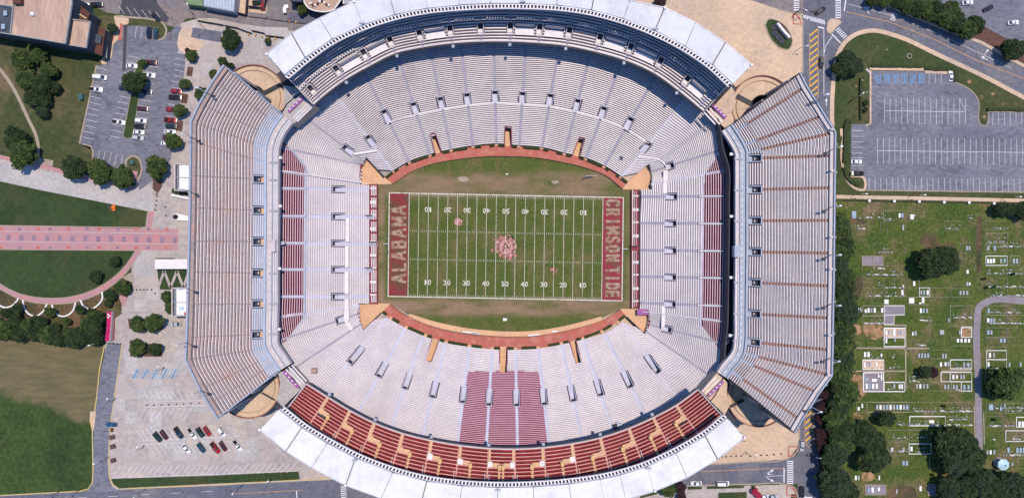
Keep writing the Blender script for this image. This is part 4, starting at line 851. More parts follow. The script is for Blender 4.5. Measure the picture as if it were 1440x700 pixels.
# ---------------------------------------------------------------- upper decks along the long sides
ZL, ZU = 28.0, 41.0
DN = [((441, 147), (392, 96)), ((450, 139), (400, 84)), ((484, 113), (441, 52)), ((521, 92), (484, 24)), ((556, 75), (527, 3)), ((595, 66.5), (575, -8)), ((636, 61), (624, -17)), ((677, 58.5), (672, -22)), ((717, 58.5), (720, -24)), ((757, 60.5), (765, -22)), ((797, 64.5), (812, -16)), ((838, 73), (860, -5)), ((880, 85), (908, 12)), ((920, 103), (956, 34)), ((955, 128), (1000, 63)), ((983, 151), (1034, 92)), ((990, 157), (1041, 98))]
DS = [((981, 547), (1030, 600)), ((974, 553), (1022, 606)), ((944, 574), (984, 634)), ((907, 592), (936, 662)), ((868, 608.5), (890, 682)), ((828, 619), (842, 696)), ((788, 626), (796, 705)), ((749, 630), (752, 711)), ((709, 630.8), (708, 712)), ((669, 628.5), (662, 709)), ((629, 623), (618, 703)), ((589, 615), (572, 694)), ((550, 604), (526, 680)), ((513, 588), (482, 660)), ((477, 568), (440, 634)), ((441, 545), (399, 603)), ((431, 539), (389, 594))]
_f = sorted(DS, key=lambda q: q[0][0])
def ds_at(x):
    for (a, b), (c_, d) in zip(_f, _f[1:]):
        if a[0] <= x <= c_[0]: t = (x - a[0]) / (c_[0] - a[0]); return ((x, lerp(a[1], c_[1], t)), (lerp(b[0], d[0], t), lerp(b[1], d[1], t)))
DS = [ds_at(x) for x in (981, 952, 920, 886, 846, 806, 765, 724, 687, 646, 605, 565, 525, 491, 460, 431)]
MIR = lambda i: (i, lambda t: t) if i <= 7 else (i - 1, lambda t: 1 - t)
dkn = root('upper_deck', P(715, 20, 0), 'upper deck of white benches along the top edge, half in blue shade under its roof', 'stand')
dks = root('upper_deck', P(705, 670, 0), 'upper deck of red benches along the bottom edge with tan stair landings', 'stand')
NV = [1.6 + 0 * k for k in range(15)]
dn_v = [(DN, i, .13, .35, 1.5) for i in range(2, 15)] + [(DN, 1, .13, .35, 1.4)]
dn_px = [vom_px(al, ZL, ZU, i, v0, v1, hw + .3) for al, i, v0, v1, hw in dn_v]
platN = {3: 1, 5: 1, 8: 1, 11: 1, 14: 1, 2: 1, 9: 1, 12: 1}
def span_px(al, zi, zo, s, t0, t1, v0, v1, inset=0):
    A_, B_ = [P(*a[0], zi) for a in al], [P(*a[1], zo) for a in al]; TA, TB = tangents(A_), tangents(B_); out = []
    for t, v in ((t0, v0), ((t0 + t1) / 2, v0), (t1, v0), (t1, v1), ((t0 + t1) / 2, v1), (t0, v1)):
        q = lerp(hpt(A_, TA, s, t), hpt(B_, TB, s, t), v); out.append(proj(q.x, q.y, q.z))
    return out
plat_px = {s: span_px(DN, ZL, ZU, s, .17, .83, .12, .31) for s in platN}
cutN = [(min(p[0] for p in q), max(p[0] for p in q), min(p[1] for p in q), max(p[1] for p in q), q) for q in dn_px + list(plat_px.values())]
def cls_n(x, y, s):
    for a, b, c, d, q in cutN:
        if a <= x <= b and c <= y <= d and inside(x, y, q): return None
    return 'a'
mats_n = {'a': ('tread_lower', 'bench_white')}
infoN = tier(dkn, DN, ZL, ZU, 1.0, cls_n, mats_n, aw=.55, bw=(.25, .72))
for al, i, v0, v1, hw in dn_v: build_vom(dkn, al, ZL, ZU, i, v0, v1, hw, wm='parapet', fm='white_deck')
for s, q in plat_px.items():
    z = lerp(ZL, ZU, .12) + .35
    f = MB().add([P(x, y, z) for x, y in q], [(0, 1, 4, 5), (1, 2, 3, 4)]).build('wheelchair_platform', M['white_deck'], dkn)
    a, b, c = [P(x, y, z + 2.9) for x, y in (q[5], q[4], q[3])]; wall_strip('parapet', [a, b, c], -3, .5, .3, 'parapet', f)
mb = MB()          # row of folding seats along the shadow line
for s in range(len(DN) - 1):
    A_, B_ = infoN['A'], infoN['B']; L_ = (A_[s + 1] - A_[s]).length; k = int(L_ / 1.1)
    for j in range(k):
        t = (j + .5) / k
        if t < .16 or t > .84: continue
        a, b = infoN['pa'](s, t); q = lerp(a, b, .40); mb.box(q.x, q.y, q.z + .8, .6, .7, .75, math.atan2((b - a).y, (b - a).x) - math.pi / 2)
mb.build('folding_seats', M['white_deck'], dkn, 'stuff')
# lower side
RSI = [(1023, 588), (992, 613), (951, 637), (911, 655.5), (872, 668), (845, 674), (800, 680.5), (750, 684.5), (700, 685.5), (650, 683), (600, 676.5), (552, 664), (500, 644), (460, 623), (424, 601), (392, 575.5)]
def yroof(x):
    for (a, b), (c_, d) in zip(RSI, RSI[1:]):
        if c_ <= x <= a: return lerp(d, b, (x - c_) / (a - c_))
    return 575
def Lpx(i, t0, t1, v0, v1): s_, f_ = MIR(i); return span_px(DS, ZL, ZU, s_, f_(t0), f_(t1), v0, v1)
dsL = []
for i in range(1, 15):
    dsL.append((Lpx(i, .01, .10, .02, .34), .24)); dsL.append((Lpx(i, .01, .42, .24, .36), .27)); dsL.append((Lpx(i, .36, .50, .27, .99), .5))
cutS = [(min(p[0] for p in q), max(p[0] for p in q), min(p[1] for p in q), max(p[1] for p in q), q) for q in [a[0] for a in dsL if a[1] != .5]]
def cls_s(x, y, s):
    if y > yroof(x) - 6.5 - abs(x - 712) * .012: return None
    for a, b, c, d, q in cutS:
        if a <= x <= b and c <= y <= d and inside(x, y, q): return None
    return 'a'
infoS = tier(dks, DS, ZL, ZU, 1.22, cls_s, {'a': ('red_tread', 'salmon')}, aw=.30, bw=(.05, .33), aisle_mat='salmon')
for i in range(1, 15):
    pal = 5 <= i <= 10; s_, f_ = MIR(i)
    for (t0, t1, v0, v1, m, dzz) in ((.01, .10, .02, .24, 'tan_deck', .2), (.01, .17, .24, .36, 'white_deck' if pal else 'tan_deck', .2), (.17, .42, .26, .35, 'tan_deck', .15)):
        q = Lpx(i, t0, t1, v0, v1); zz = [lerp(ZL, ZU, v0) + dzz + .2] * 3 + [lerp(ZL, ZU, v1) + dzz - .25] * 3
        f = MB().add([P(x, y, z) for (x, y), z in zip(q, zz)], [(0, 1, 4, 5), (1, 2, 3, 4)]).build('stair_landing', M[m], dks)
        if m == 'white_deck': a, b = P(*q[5], zz[3]), P(*q[0], zz[0]); wall_strip('parapet', [a, b], -.3, .4, .2, 'white_deck', f)
    # stepped aisle up to the back
    mb = MB(); n_ = infoS['n']; dz_ = infoS['dz']
    for r in range(int(n_ * .34), int(n_ * .80)):
        z = infoS['zrow'](r) + .48; p = [lerp(*infoS['pa'](s_, f_(t)), v) for t, v in ((.39, r / n_), (.47, r / n_), (.47, (r + 1) / n_), (.39, (r + 1) / n_))]
        mb.add([(q.x, q.y, z) for q in p] + [(p[2].x, p[2].y, z + dz_), (p[3].x, p[3].y, z + dz_)], [(0, 1, 2, 3), (3, 2, 4, 5)])
    mb.build('aisle_steps', M['tan_deck'], dks)
    q = Lpx(i, .38, .49, .30, .38); MB().add([P(x, y, lerp(ZL, ZU, .4) + .6) for x, y in q], [(0, 1, 4, 5), (1, 2, 3, 4)]).build('stair_landing', M['yellow_deck'], dks)
    p0, p1 = [lerp(*infoS['pa'](s_, f_(.93)), v) for v in (.45, .98)]
    wall_strip('rail', [p0, p1], .3, .75, .16, 'white_deck', dks)
# lips, undersides, back walls
for rt, al, info in ((dkn, DN, infoN), (dks, DS, infoS)):
    V = hermite(info['A'], 5); wall_strip('front_parapet', [(p.x, p.y, ZL) for p in V], -1.6, .55, .5, 'parapet', rt)
    c0 = P(712, 346, ZL); V2 = [p + (c0 - p).normalized() * .55 for p in V]; wall_strip('light_rail', [(p.x, p.y, ZL) for p in V2], -1.2, -.2, .3, 'dark_steel', rt)
    Bk = hermite(info['B'], 5); wall_strip('back_wall', [(p.x, p.y, ZU) for p in Bk], -44, 2.6, .6, 'dark_wall_and_shade', rt)
    mb = MB(); 
    for (a, b), (c, d) in zip(zip(V, Bk), zip(V[1:], Bk[1:])): mb.add([(a.x, a.y, ZL - 1.4), (c.x, c.y, ZL - 1.4), (d.x, d.y, ZU - 2.2), (b.x, b.y, ZU - 2.2)], [(0, 1, 2, 3), (3, 2, 1, 0)][:1])
    mb.build('underside', M['dark_wall_and_shade'], rt)
    for e in (0, -1): wall_strip('end_wall', [(info['A'][e].x, info['A'][e].y, ZL), (info['B'][e].x, info['B'][e].y, ZU)], -1.6, 1.0, .45, 'parapet', rt)
    for i in range(0, len(al), 2):     # columns
        a = lerp(info['A'][i], info['B'][i], .55); MB().cyl(a.x, a.y, 0, lerp(ZL, ZU, .55) - 1.5, .6, 8).build('column', M['parapet'], rt)
    for i in range(1, len(al) - 1):   # small floodlight boxes on the lip
        p = info['A'][i] + (c0 - info['A'][i]).normalized() * 1.5
        if i % 2 == 0: MB().box(p.x, p.y, ZL + .2, 1.2, 1.2, .9).build('speaker_box', M['steel_blue'], rt)
# back concourse strip in front of the roof on the lower side
V = [lerp(a, b, .985) for a, b in zip(infoS['A'], infoS['B'])]
# ---------------------------------------------------------------- roofs
RN = [((400, 105.5), (375, 76)), ((429, 81), (410, 47)), ((467, 54.5), (449, 26)), ((510, 35), (498, 2)), ((555, 20.5), (547, -9)), ((601, 11.5), (596, -18)), ((646, 7), (643, -23)), ((690, 4.8), (690, -26)), ((735, 4.8), (735, -26)), ((783, 7), (785, -24)), ((832, 14), (837, -15)), ((877, 26), (886, 1)), ((921, 43), (935, 11)), ((964, 65), (978, 32)), ((1002, 91), (1020, 60)), ((1031, 118), (1057, 91.5))]
RS = [((1023, 588), (1047, 615)), ((992, 613), (1009, 645)), ((951, 637), (966, 671)), ((911, 655.5), (921, 690)), ((872, 668), (880, 702)), ((845, 674), (852, 709)), ((800, 680.5), (806, 718)), ((750, 684.5), (752, 724)), ((700, 685.5), (699, 727)), ((650, 683), (643, 724)), ((600, 676.5), (590, 716)), ((552, 664), (536, 700)), ((500, 644), (486, 682)), ((460, 623), (438, 657)), ((424, 601), (402, 634)), ((392, 575.5), (365, 604))]
for RR, nm, lab in ((RN, 'n', 'white sheet metal roof shading the top upper deck, with a truss along its inner edge'), (RS, 's', 'white sheet metal roof over the back of the red lower deck, cut by the bottom frame edge')):
    rt = root('canopy_roof', P(715, 0 if nm == 'n' else 700, 0), lab, 'roof')
    zi_, zo_ = 45.0, 47.0
    I = [P(*a, zi_) for a, b in RR]; O = [P(*b, zo_) for a, b in RR]
    for k in range(len(RR) - 1):
        gp = .06; a, b = lerp(I[k], I[k + 1], gp / 8), lerp(I[k], I[k + 1], 1 - gp / 8); c, d = lerp(O[k], O[k + 1], 1 - gp / 8), lerp(O[k], O[k + 1], gp / 8)
        dz1 = random.uniform(-.10, .10); vs = [(p.x, p.y, p.z + dz1) for p in (a, b, c, d)] + [(p.x, p.y, p.z + dz1 - .5) for p in (a, b, c, d)]
        pn = MB().add(vs, [(0, 1, 2, 3) if nm == 's' else (3, 2, 1, 0), (4, 5, 6, 7), (0, 1, 5, 4), (1, 2, 6, 5), (2, 3, 7, 6), (3, 0, 4, 7)]).build('roof_panel', M['roof_white'], rt)
        if k % 2 == 0 or k in (1,):
            t = .5; a, d = lerp(I[k], I[k + 1], t), lerp(O[k], O[k + 1], t); wall_strip('standing_seam', [(a.x, a.y, a.z + dz1), (d.x, d.y, d.z + dz1)], -.1, .10, .10, 'truss', pn)
        wall_strip('gutter', [(O[k].x, O[k].y, O[k].z), (O[k + 1].x, O[k + 1].y, O[k + 1].z)], -.7, .22, .25, 'truss', pn)
    for k in (1, 3, 5, 10, 12, 14):
        if k < len(RR): wall_strip('expansion_joint', [(I[k].x, I[k].y, I[k].z), (O[k].x, O[k].y, O[k].z)], -.4, .38, .30, 'dark_steel' if k in (1, 10, 12, 14) else 'truss', rt)
    cN = P(712, 346, 0); cur = hermite(I, 8)
    inn = []
    for p in cur:
        d = (cN - p); d.z = 0; d.normalize(); inn.append(p + d * .0)
    off1 = [p + ((cN - p) * Vector((1, 1, 0))).normalized() * .5 for p in cur]; off2 = [p + ((cN - p) * Vector((1, 1, 0))).normalized() * 2.1 for p in cur]
    wall_strip('truss_chord', [(p.x, p.y, p.z - .3) for p in off1], -.5, .25, .32, 'truss', rt); wall_strip('truss_chord', [(p.x, p.y, p.z - .3) for p in off2], -.6, .2, .35, 'white_deck', rt)
    wall_strip('truss_chord', [(p.x, p.y, p.z - 1.3) for p in [lerp(a, b, .5) for a, b in zip(off1, off2)]], -.2, .1, 1.6, 'dark_steel', rt)
    mb = MB(); tot = sum((b - a).length for a, b in zip(off1, off1[1:])); nb = int(tot / 1.45); acc = 0; k = 0
    for (a, b), (c, d) in zip(zip(off1, off2), zip(off1[1:], off2[1:])):
        L_ = (c - a).length
        while k * 1.45 < acc + L_:
            t = (k * 1.45 - acc) / L_; p, q = lerp(a, c, t), lerp(b, d, t); m_ = (p + q) / 2
            mb.box(m_.x, m_.y, p.z - .35, .62, 1.5, .4, math.atan2((q - p).y, (q - p).x) - math.pi / 2); k += 1
        acc += L_
    mb.build('truss_web', M['white_deck'], rt, 'stuff')
    for k in range(0, len(RR), 1):   # raking supports from the back wall
        a, b = lerp(I[k], O[k], .1), lerp(I[k], O[k], .85); MB().bar((a.x, a.y, a.z - .8), (b.x, b.y, b.z - 3.2), .22).bar((b.x, b.y, b.z - .6), (b.x, b.y, 1 if k in (0, len(RR) - 1) else 30), .4).build('rafter', M['truss'], rt)
    for k in (3, 8, 12):
        p = lerp(I[k], O[k], .06); f = MB().box(p.x, p.y, p.z + .35, 2.2, .7, .5).build('light_cluster', M['steel_blue'], rt)
    for k in range(0, len(RR), 3):
        p = lerp(I[k], O[k], .97); MB().box(p.x, p.y, p.z + .5, .9, .9, .9).build('vent_box', M['white_deck'], rt)
# ---------------------------------------------------------------- end stands
WU = [((396, 160), (318, 95)), ((387, 171), (303, 116)), ((377, 189), (284, 148)), ((371.5, 207), (272.5, 172)), ((371, 228), (272, 200)), ((371, 252.5), (271.5, 247.5)), ((371, 296), (271, 292.5)), ((370.5, 339.5), (270, 339)), ((370, 384), (269, 382.5)), ((370, 427), (268, 428)), ((369.5, 470), (266.5, 474)), ((371, 490), (265, 505)), ((378, 502), (285, 546)), ((385, 512), (297, 566)), ((391.5, 522), (309, 585))]
EU = [((1031, 174), (1122, 105)), ((1037, 183), (1131, 123)), ((1049, 203), (1156, 163)), ((1053, 214), (1171, 187)), ((1053, 223), (1170.5, 219)), ((1053, 267), (1170, 264)), ((1053, 310.5), (1169.5, 310)), ((1053, 354), (1169, 356)), ((1052.5, 397), (1168.5, 402)), ((1052, 441), (1167.5, 447)), ((1051.5, 480), (1167, 492)), ((1049, 497), (1166, 527)), ((1044, 507), (1148, 551)), ((1031, 523), (1124, 589)), ((1024.5, 533), (1114, 606))]
UI, UO = 28.0, 47.0
Lsec = .165
upw = root('upper_end_stand', P(320, 340, 0), 'left end stand of pinkish treads and thin white benches, leaning out to the plaza', 'stand')
upe = root('upper_end_stand', P(1110, 350, 0), 'right end stand of grey rows crossed by rust brown aisles', 'stand')
def splitv(al, zi, zo, v):
    out = []
    for a, b in al:
        q = lerp(P(*a, zi), P(*b, zo), v); out.append(proj(q.x, q.y, q.z))
    return out
def end_stand(rt, al, tread, amat, aw, voms_i, vm, low_tr):
    mid = splitv(al, UI, UO, Lsec); zm = lerp(UI, UO, Lsec)
    low = [(a[0], m) for a, m in zip(al, mid)]; main = [(m, a[1]) for a, m in zip(al, mid)]
    vs_ = [(low, i, .05, .97, 1.65) for i in voms_i]; px = [vom_px(l, UI, zm, i, 0, 1, 1.95) for l, i, _, _, _ in vs_]
    bb = [(min(p[0] for p in q), max(p[0] for p in q), min(p[1] for p in q), max(p[1] for p in q), q) for q in px]
    def cl(x, y, s):
        for a, b, c, d, q in bb:
            if a <= x <= b and c <= y <= d and inside(x, y, q): return None
        return 'a'
    tier(rt, low, UI, zm, 1.0, cl, {'a': (low_tr, 'bench_white')}, aw=.5, n=5, bw=(.3, .75), aisle_mat='tread_blue')
    inf = tier(rt, main, zm + .35, UO, 1.02, lambda x, y, s: 'a', {'a': (tread, 'bench_white')}, aw=aw, bw=(.42, .76), aisle_mat=amat)
    for l, i, v0, v1, hw in vs_: build_vom(rt, l, UI, zm, i, -.02, .99, hw, wm='aisle_steel', fm='tan_deck' if vm == 'w' else 'steel_blue', dark='dark_steel', drop=.4)
    # rim, rails, end walls, facade and underside
    Bo = hermite([P(*a[1], UO) for a in al], 1); Ai = hermite([P(*a[0], UI) for a in al], 1); c = P(712, 346, 0)
    outw = [p + Vector((p.x - c.x, 0, 0)).normalized() * .0 for p in Bo]
    def shift(V, d): return [p + (p - V0).xy.normalized().to_3d() * (d - 1.1) for p, V0 in zip(V, Ai)]
    wall_strip('rear_walkway', [(p.x, p.y, UO) for p in shift(Bo, .8)], -.3, .15, 1.3, 'tread_west' if vm == 'w' else 'parapet', rt)
    wall_strip('rear_parapet', [(p.x, p.y, UO) for p in shift(Bo, 1.8)], -3, 1.1, .5, 'steel_blue', rt)
    wall_strip('rear_gallery', [(p.x, p.y, UO) for p in shift(Bo, 2.6)], -3, -.6, 1.1, 'dark_wall_and_shade' if vm == 'e' else 'aisle_grey', rt)
    F_ = shift(Bo, 3.0); wall_strip('outer_wall', [(p.x, p.y, UO) for p in F_], -UO, -1.2, .5, 'parapet', rt)
    for i in range(len(F_) - 1):
        L_ = (F_[i + 1] - F_[i]).length; k = max(1, int(L_ / 7))
        for j in range(k):
            q = lerp(F_[i], F_[i + 1], (j + .5) / k); d = (F_[i + 1] - F_[i]).normalized(); MB().box(q.x, q.y, 23, .9, 1.6, 45, math.atan2(d.y, d.x)).build('pilaster', M['parapet'], rt)
    for e, f in ((0, 1), (-1, -2)):
        a, b = Ai[e], Bo[e]; wall_strip('end_wall', [(a.x, a.y, UI), (b.x, b.y, UO + .3)], -2.4, .75, .4, 'aisle_steel' if vm == 'w' else 'dark_steel', rt)
    mb = MB(); zz = lambda p, h: (p.x, p.y, h)
    for i in range(len(Ai) - 1): mb.add([zz(Ai[i], UI - 1.5), zz(Ai[i + 1], UI - 1.5), zz(Bo[i + 1], UO - 2.5), zz(Bo[i], UO - 2.5)], [(0, 1, 2, 3)])
    mb.build('underside', M['dark_wall_and_shade'], rt)
    for i in range(0, len(Ai), 1):
        for v in (.1, .5, .9):
            q = lerp(Ai[i], Bo[i], v); MB().box(q.x, q.y, (q.z - 1.6) / 2, 1.0, 1.0, q.z - 1.6).build('column', M['parapet'], rt)
    return inf, Ai, Bo
iw, AiW, BoW = end_stand(upw, WU, 'tread_west', 'tread_west', .28, range(5, 11), 'w', 'tread_blue')
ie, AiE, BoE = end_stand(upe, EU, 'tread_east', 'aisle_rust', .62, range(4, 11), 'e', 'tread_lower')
# promenade level in front of the end stands: wall, walkway with dashes, front benches, parapet
def promenade(rt, al, side):
    c = P(712, 346, 0); Ai = hermite([P(*a[0], UI) for a in al], 4); sg = 1 if side == 'w' else -1; KS = .80 if side == 'w' else .86
    inner = [(p + Vector(((c.x - p.x), 0, 0)).normalized() * 1) for p in Ai]
    def sh(d):
        out = []
        for i, p in enumerate(Ai):
            t = Ai[min(i + 1, len(Ai) - 1)] - Ai[max(i - 1, 0)]; n_ = Vector((-t.y, t.x, 0)).normalized()
            if n_.dot(c - p) < 0: n_ = -n_
            out.append(p + n_ * d * KS)
        return out
    z = UI - 1.2; zz = lambda p, h: (p.x, p.y, h)
    wall_strip('concourse_wall', [zz(p, z) for p in sh(.55)], -1, 1.0, 1.0, 'tread_blue' if side == 'w' else 'steel_blue', rt)
    wall_strip('promenade_walk', [zz(p, z) for p in sh(2.7)], -.4, 0, 3.6, 'parapet' if side == 'w' else 'steel_blue', rt)
    for a, b in zip(sh(2.9)[::4], sh(2.9)[4::4]):
        L_ = (b - a).length; k = max(1, int(L_ / 2.6))
        for j in range(k):
            q0, q1 = lerp(a, b, (j + .3) / k), lerp(a, b, (j + .75) / k); MB().ribbon([q0, q1], .32, z + .02).build('floor_dash', M['paint_white'], rt)
    wall_strip('rail', [zz(p, z) for p in sh(4.3 if side == 'w' else 4.0)], -.2, .8, .35, 'steel_blue', rt)
    for k, d in enumerate((4.6, 5.3) if side == 'e' else (5.1, 6.1)):
        wall_strip('terrace_step', [zz(p, z - .35 * (k + 1)) for p in sh(d)], -.6, 0, 1.0, 'tread_blue' if side == 'w' else 'tread_lower', rt)
        wall_strip('front_bench', [zz(p, z - .35 * (k + 1)) for p in sh(d - .1)], .3, .42, .45, 'bench_white', rt)
    wall_strip('front_parapet', [zz(p, z - .8) for p in sh(6.95 if side == 'w' else 5.9)], -1.8, .9, .55, 'parapet', rt)
    for i in range(4, 11):
        p = sh(4.9)[i * 4]; MB().box(p.x, p.y, z + .3, 3.4, .7, .5).build('cross_step', M['steel_blue'], rt)
        if i % 2 == 0: p = sh(8.4)[i * 4]; MB().box(p.x, p.y + 2, z, 1.1, 1.1, .8).bar((p.x, p.y + 2, z - .3), (p.x - sg * 1.6, p.y + 2, z - .5), .12).build('speaker_box', M['stone_white'], rt)
    mb = MB(); a_, b_ = sh(-.2), sh(6.2 if side == 'w' else 5.2)
    for i in range(len(a_) - 1): mb.add([zz(a_[i], z - 2.2), zz(a_[i + 1], z - 2.2), zz(b_[i + 1], z - 2.2), zz(b_[i], z - 2.2)], [(0, 1, 2, 3)])
    mb.build('underside', M['dark_wall_and_shade'], rt)
    return sh
shW = promenade(upw, WU, 'w'); shE = promenade(upe, EU, 'e')
MB().pprism([(1033, 345.5), (1041, 345.5), (1041, 361.5), (1033, 361.5)], 26, 29.5).build('control_booth', M['steel_blue'], upe)
MB().pprism([(380.5, 337), (387, 337), (387, 354), (380.5, 354)], 26, 28.6).build('control_booth', M['parapet'], upw)
for k, (x, y) in enumerate(((393, 337), (397, 342), (391, 345))): MB().box(*P(x, y, 20.5), 2.2, 1.4, 1.6, .3 * k).build('camera_platform', M['dark_steel' if k != 1 else 'truss'], upw)
# corner terraces between the stands, with purple banners
def pad(pts, z, m, lab, ban, benches, seatm='bench_white'):
    cx = sum(p[0] for p in pts) / len(pts); cy = sum(p[1] for p in pts) / len(pts)
    rt = root('corner_terrace', P(cx, cy, 0), lab, 'terrace')
    MB().pprism(pts, z - .8, z).build('deck', M[m], rt)
    mb = MB(); mb.pprism([(x, y) for x, y in pts], 6, z - .85).build('base_wall', M['wall_stone'], rt)
    a, b, wd = ban; A_, B_ = P(*a, z + .9), P(*b, z + .9); wall_strip('banner', [A_, B_], -.8, .05, wd, 'banner_purple', rt)
    d = (B_ - A_).normalized(); n_ = Vector((-d.y, d.x, 0))
    for k in range(4): q = lerp(A_, B_, .15 + .22 * k); MB().box(q.x + n_.x * .2, q.y + n_.y * .2, z + 1.0, .7, .5, .14).build('banner_mark', M['stone_white'], rt)
    for (a, b, h) in benches:
        wall_strip('front_bench', [P(*a, z + h), P(*b, z + h)], -.15, .05, .55, seatm, rt)
    return rt
pad([(399, 120), (414, 123), (443, 148), (411, 176), (397, 161), (400, 139)], 25.5, 'concrete_pale', 'upper left corner terrace of pale concrete with purple banner', ((405.5, 157), (426, 137.5), 1.3), [((412, 166), (432, 146), .1), ((415, 168.5), (435, 148.5), -.2 + .3), ((418, 171), (438, 151.5), .1)])
pad([(1029, 122), (1003, 150), (996, 157), (1019, 180), (1033, 172), (1029, 158), (1034, 131)], 25.5, 'concrete_tan', 'upper right corner terrace of tan concrete with purple banner', ((1003, 148), (1021, 166), 1.4), [((998, 152), (1016, 172), .1), ((994, 155), (1012, 175), .1), ((990, 158), (1006, 175), .1)])
pad([(391, 524), (394, 538), (392, 552), (388, 562), (398, 572), (430, 540), (410, 517)], 25.5, 'concrete_pale', 'lower left corner terrace of pale concrete with purple banner', ((398.5, 522), (419, 544.5), 1.3), [((402, 518.5), (424, 541.5), .1), ((406, 515.5), (428, 538.5), .1), ((410, 513), (431, 535.5), .1)])
pad([(1023, 537), (1022, 552), (1026, 570), (1019, 583), (986, 550), (1008, 524)], 25.5, 'concrete_tan', 'lower right corner terrace of tan concrete with purple banner', ((996, 557), (1017, 536), 1.3), [((991, 553.5), (1012, 532), .1), ((987, 550), (1008, 528.5), .1)])
# spiral ramp drums in the four gaps
def drum(cx, cy, r, z, lab, hole, a0, a1, wedge=None):
    rt = root('ramp_tower', P(cx, cy, 0), lab, 'ramp tower')
    c = P(cx, cy, z); s = (1 - z / CAMH) / 3; R_ = r * s; n = 48; mb = MB(); h = R_ * hole
    for i in range(n):
        t0, t1 = a0 + (a1 - a0) * i / n, a0 + (a1 - a0) * (i + 1) / n; zz0, zz1 = z, z
        q = lambda t, rr, zz: (c.x + rr * math.cos(t), c.y + rr * math.sin(t), zz)
        mb.add([q(t0, h, zz0), q(t0, R_, zz0), q(t1, R_, zz1), q(t1, h, zz1)], [(0, 1, 2, 3)])
    mb.build('ramp_deck', M['concrete_tan'], rt)
    arc = [(c.x + R_ * math.cos(a0 + (a1 - a0) * i / 36), c.y + R_ * math.sin(a0 + (a1 - a0) * i / 36), z) for i in range(37)]
    wall_strip('outer_wall', arc, -z, 1.2, .4, 'facade_brick', rt)
    arc2 = [(c.x + R_ * .84 * math.cos(a0 + (a1 - a0) * i / 36), c.y + R_ * .84 * math.sin(a0 + (a1 - a0) * i / 36), z) for i in range(37)]
    wall_strip('rail', arc2, 0, .5, .12, 'aisle_rust', rt)
    arc3 = [(c.x + h * math.cos(a0 + (a1 - a0) * i / 24), c.y + h * math.sin(a0 + (a1 - a0) * i / 24), z) for i in range(25)]
    wall_strip('inner_wall', arc3, -z, 1.0, .35, 'dark_wall_and_shade', rt)
    return rt, c, R_
r1, c1, R1 = drum(357, 137, 45, 19, 'upper left round ramp tower beside the left end stand', .36, -.5, 2.5)
wall_strip('ramp_gap', [P(372, 131, 19.4), P(395, 119, 19.4)], -.2, .1, 1.9, 'dark_steel', r1)
r2, c2, R2 = drum(1071, 150, 43, 19, 'upper right round ramp tower beside the right end stand', .36, .5, 3.9)
wall_strip('ramp_gap', [P(1036, 135, 19.4), P(1057, 146, 19.4)], -.2, .1, 2.1, 'dark_steel', r2)
r3, c3_, R3 = drum(350, 543, 44, 19, 'lower left round ramp tower beside the left end stand', .2, -2.6, .6)
wall_strip('parapet', [P(369, 552, 19.4), P(387, 562, 19.4)], -.2, .9, .35, 'dark_steel', r3)
r4, c4, R4 = drum(1066, 555, 44, 19, 'lower right round ramp tower beside the right end stand', .2, 2.6, 5.6)
wall_strip('ramp_gap', [P(1027, 571, 19.4), P(1045, 562, 19.4)], -.2, 1.0, .9, 'dark_steel', r4)
# light masts on the rear rails of both end stands
def mast(x, y, side, lab):
    z = UO + .6; b = P(x, y, z); sg = -1 if side == 'w' else 1
    rt = root('light_mast', b, lab, 'light mast', 'light masts on the %s rear parapet' % ('left' if side == 'w' else 'right'))
    MB().bar(b, b + Vector((0, 0, 8)), .18, .12).build('pole', M['truss'], rt)
    t = b + Vector((0, 0, 8)); MB().box(t.x, t.y, t.z, 1.0, .6, .4).bar(t, t + Vector((sg * -1.4, -.5, -.2)), .1).build('lamp_head', M['truss'], rt)
    q = b + Vector((-sg * 3.0, -1.6, .3)); MB().bar(b + Vector((0, 0, 1.2)), q, .1).build('arm', M['dark_steel'], rt); MB().box(q.x, q.y, q.z, 1.0, .8, .9).build('dark_box', M['dark_steel'], rt)  # dark box on an arm reaching inward from the mast foot
for k, (x, y) in enumerate(((1151, 139), (1170, 210), (1168.5, 291), (1168, 358), (1167.5, 427), (1166.5, 503), (1142, 572))): mast(x, y, 'e', '%s light mast from the top on the right stand parapet' % ('first', 'second', 'third', 'fourth', 'fifth', 'sixth', 'seventh')[k])
for k, (x, y) in enumerate(((290, 130), (270, 193), (266, 268), (265, 405), (263, 481), (284, 548))): mast(x, y, 'w', '%s light mast from the top on the left stand parapet' % ('first', 'second', 'third', 'fourth', 'fifth', 'sixth')[k])
for x, y in ((1170, 182), (1170, 240), (1169, 333), (1168.5, 378), (1167, 471), (1166, 527)): MB().box(*P(x, y, UO + 1.2), 1.4, .8, .6).build('roof_box', M['parapet'], upe)
# goal posts
for x, y, s in ((548, 343, 1), (874, 350, -1)):
    g_ = root('goal_post', P(x - 3 * s, y, 0), 'white goal post at the %s end line' % ('left' if s > 0 else 'right'), 'goal post', 'goal posts')
    p = P(x - 7 * s, y, 0); q = P(x, y, 0); q.z = 3.05
    MB().bar((p.x, p.y, 0), (p.x, p.y, 2.6), .16).bar((p.x, p.y, 2.6), q, .14).build('gooseneck', M['stone_white'], g_)
    MB().bar((q.x, q.y - 2.82, 3.05), (q.x, q.y + 2.82, 3.05), .12).build('crossbar', M['stone_white'], g_)
    for e in (-2.82, 2.82): MB().bar((q.x, q.y + e, 3.05), (q.x, q.y + e, 12.2), .07).build('upright', M['stone_white'], g_)

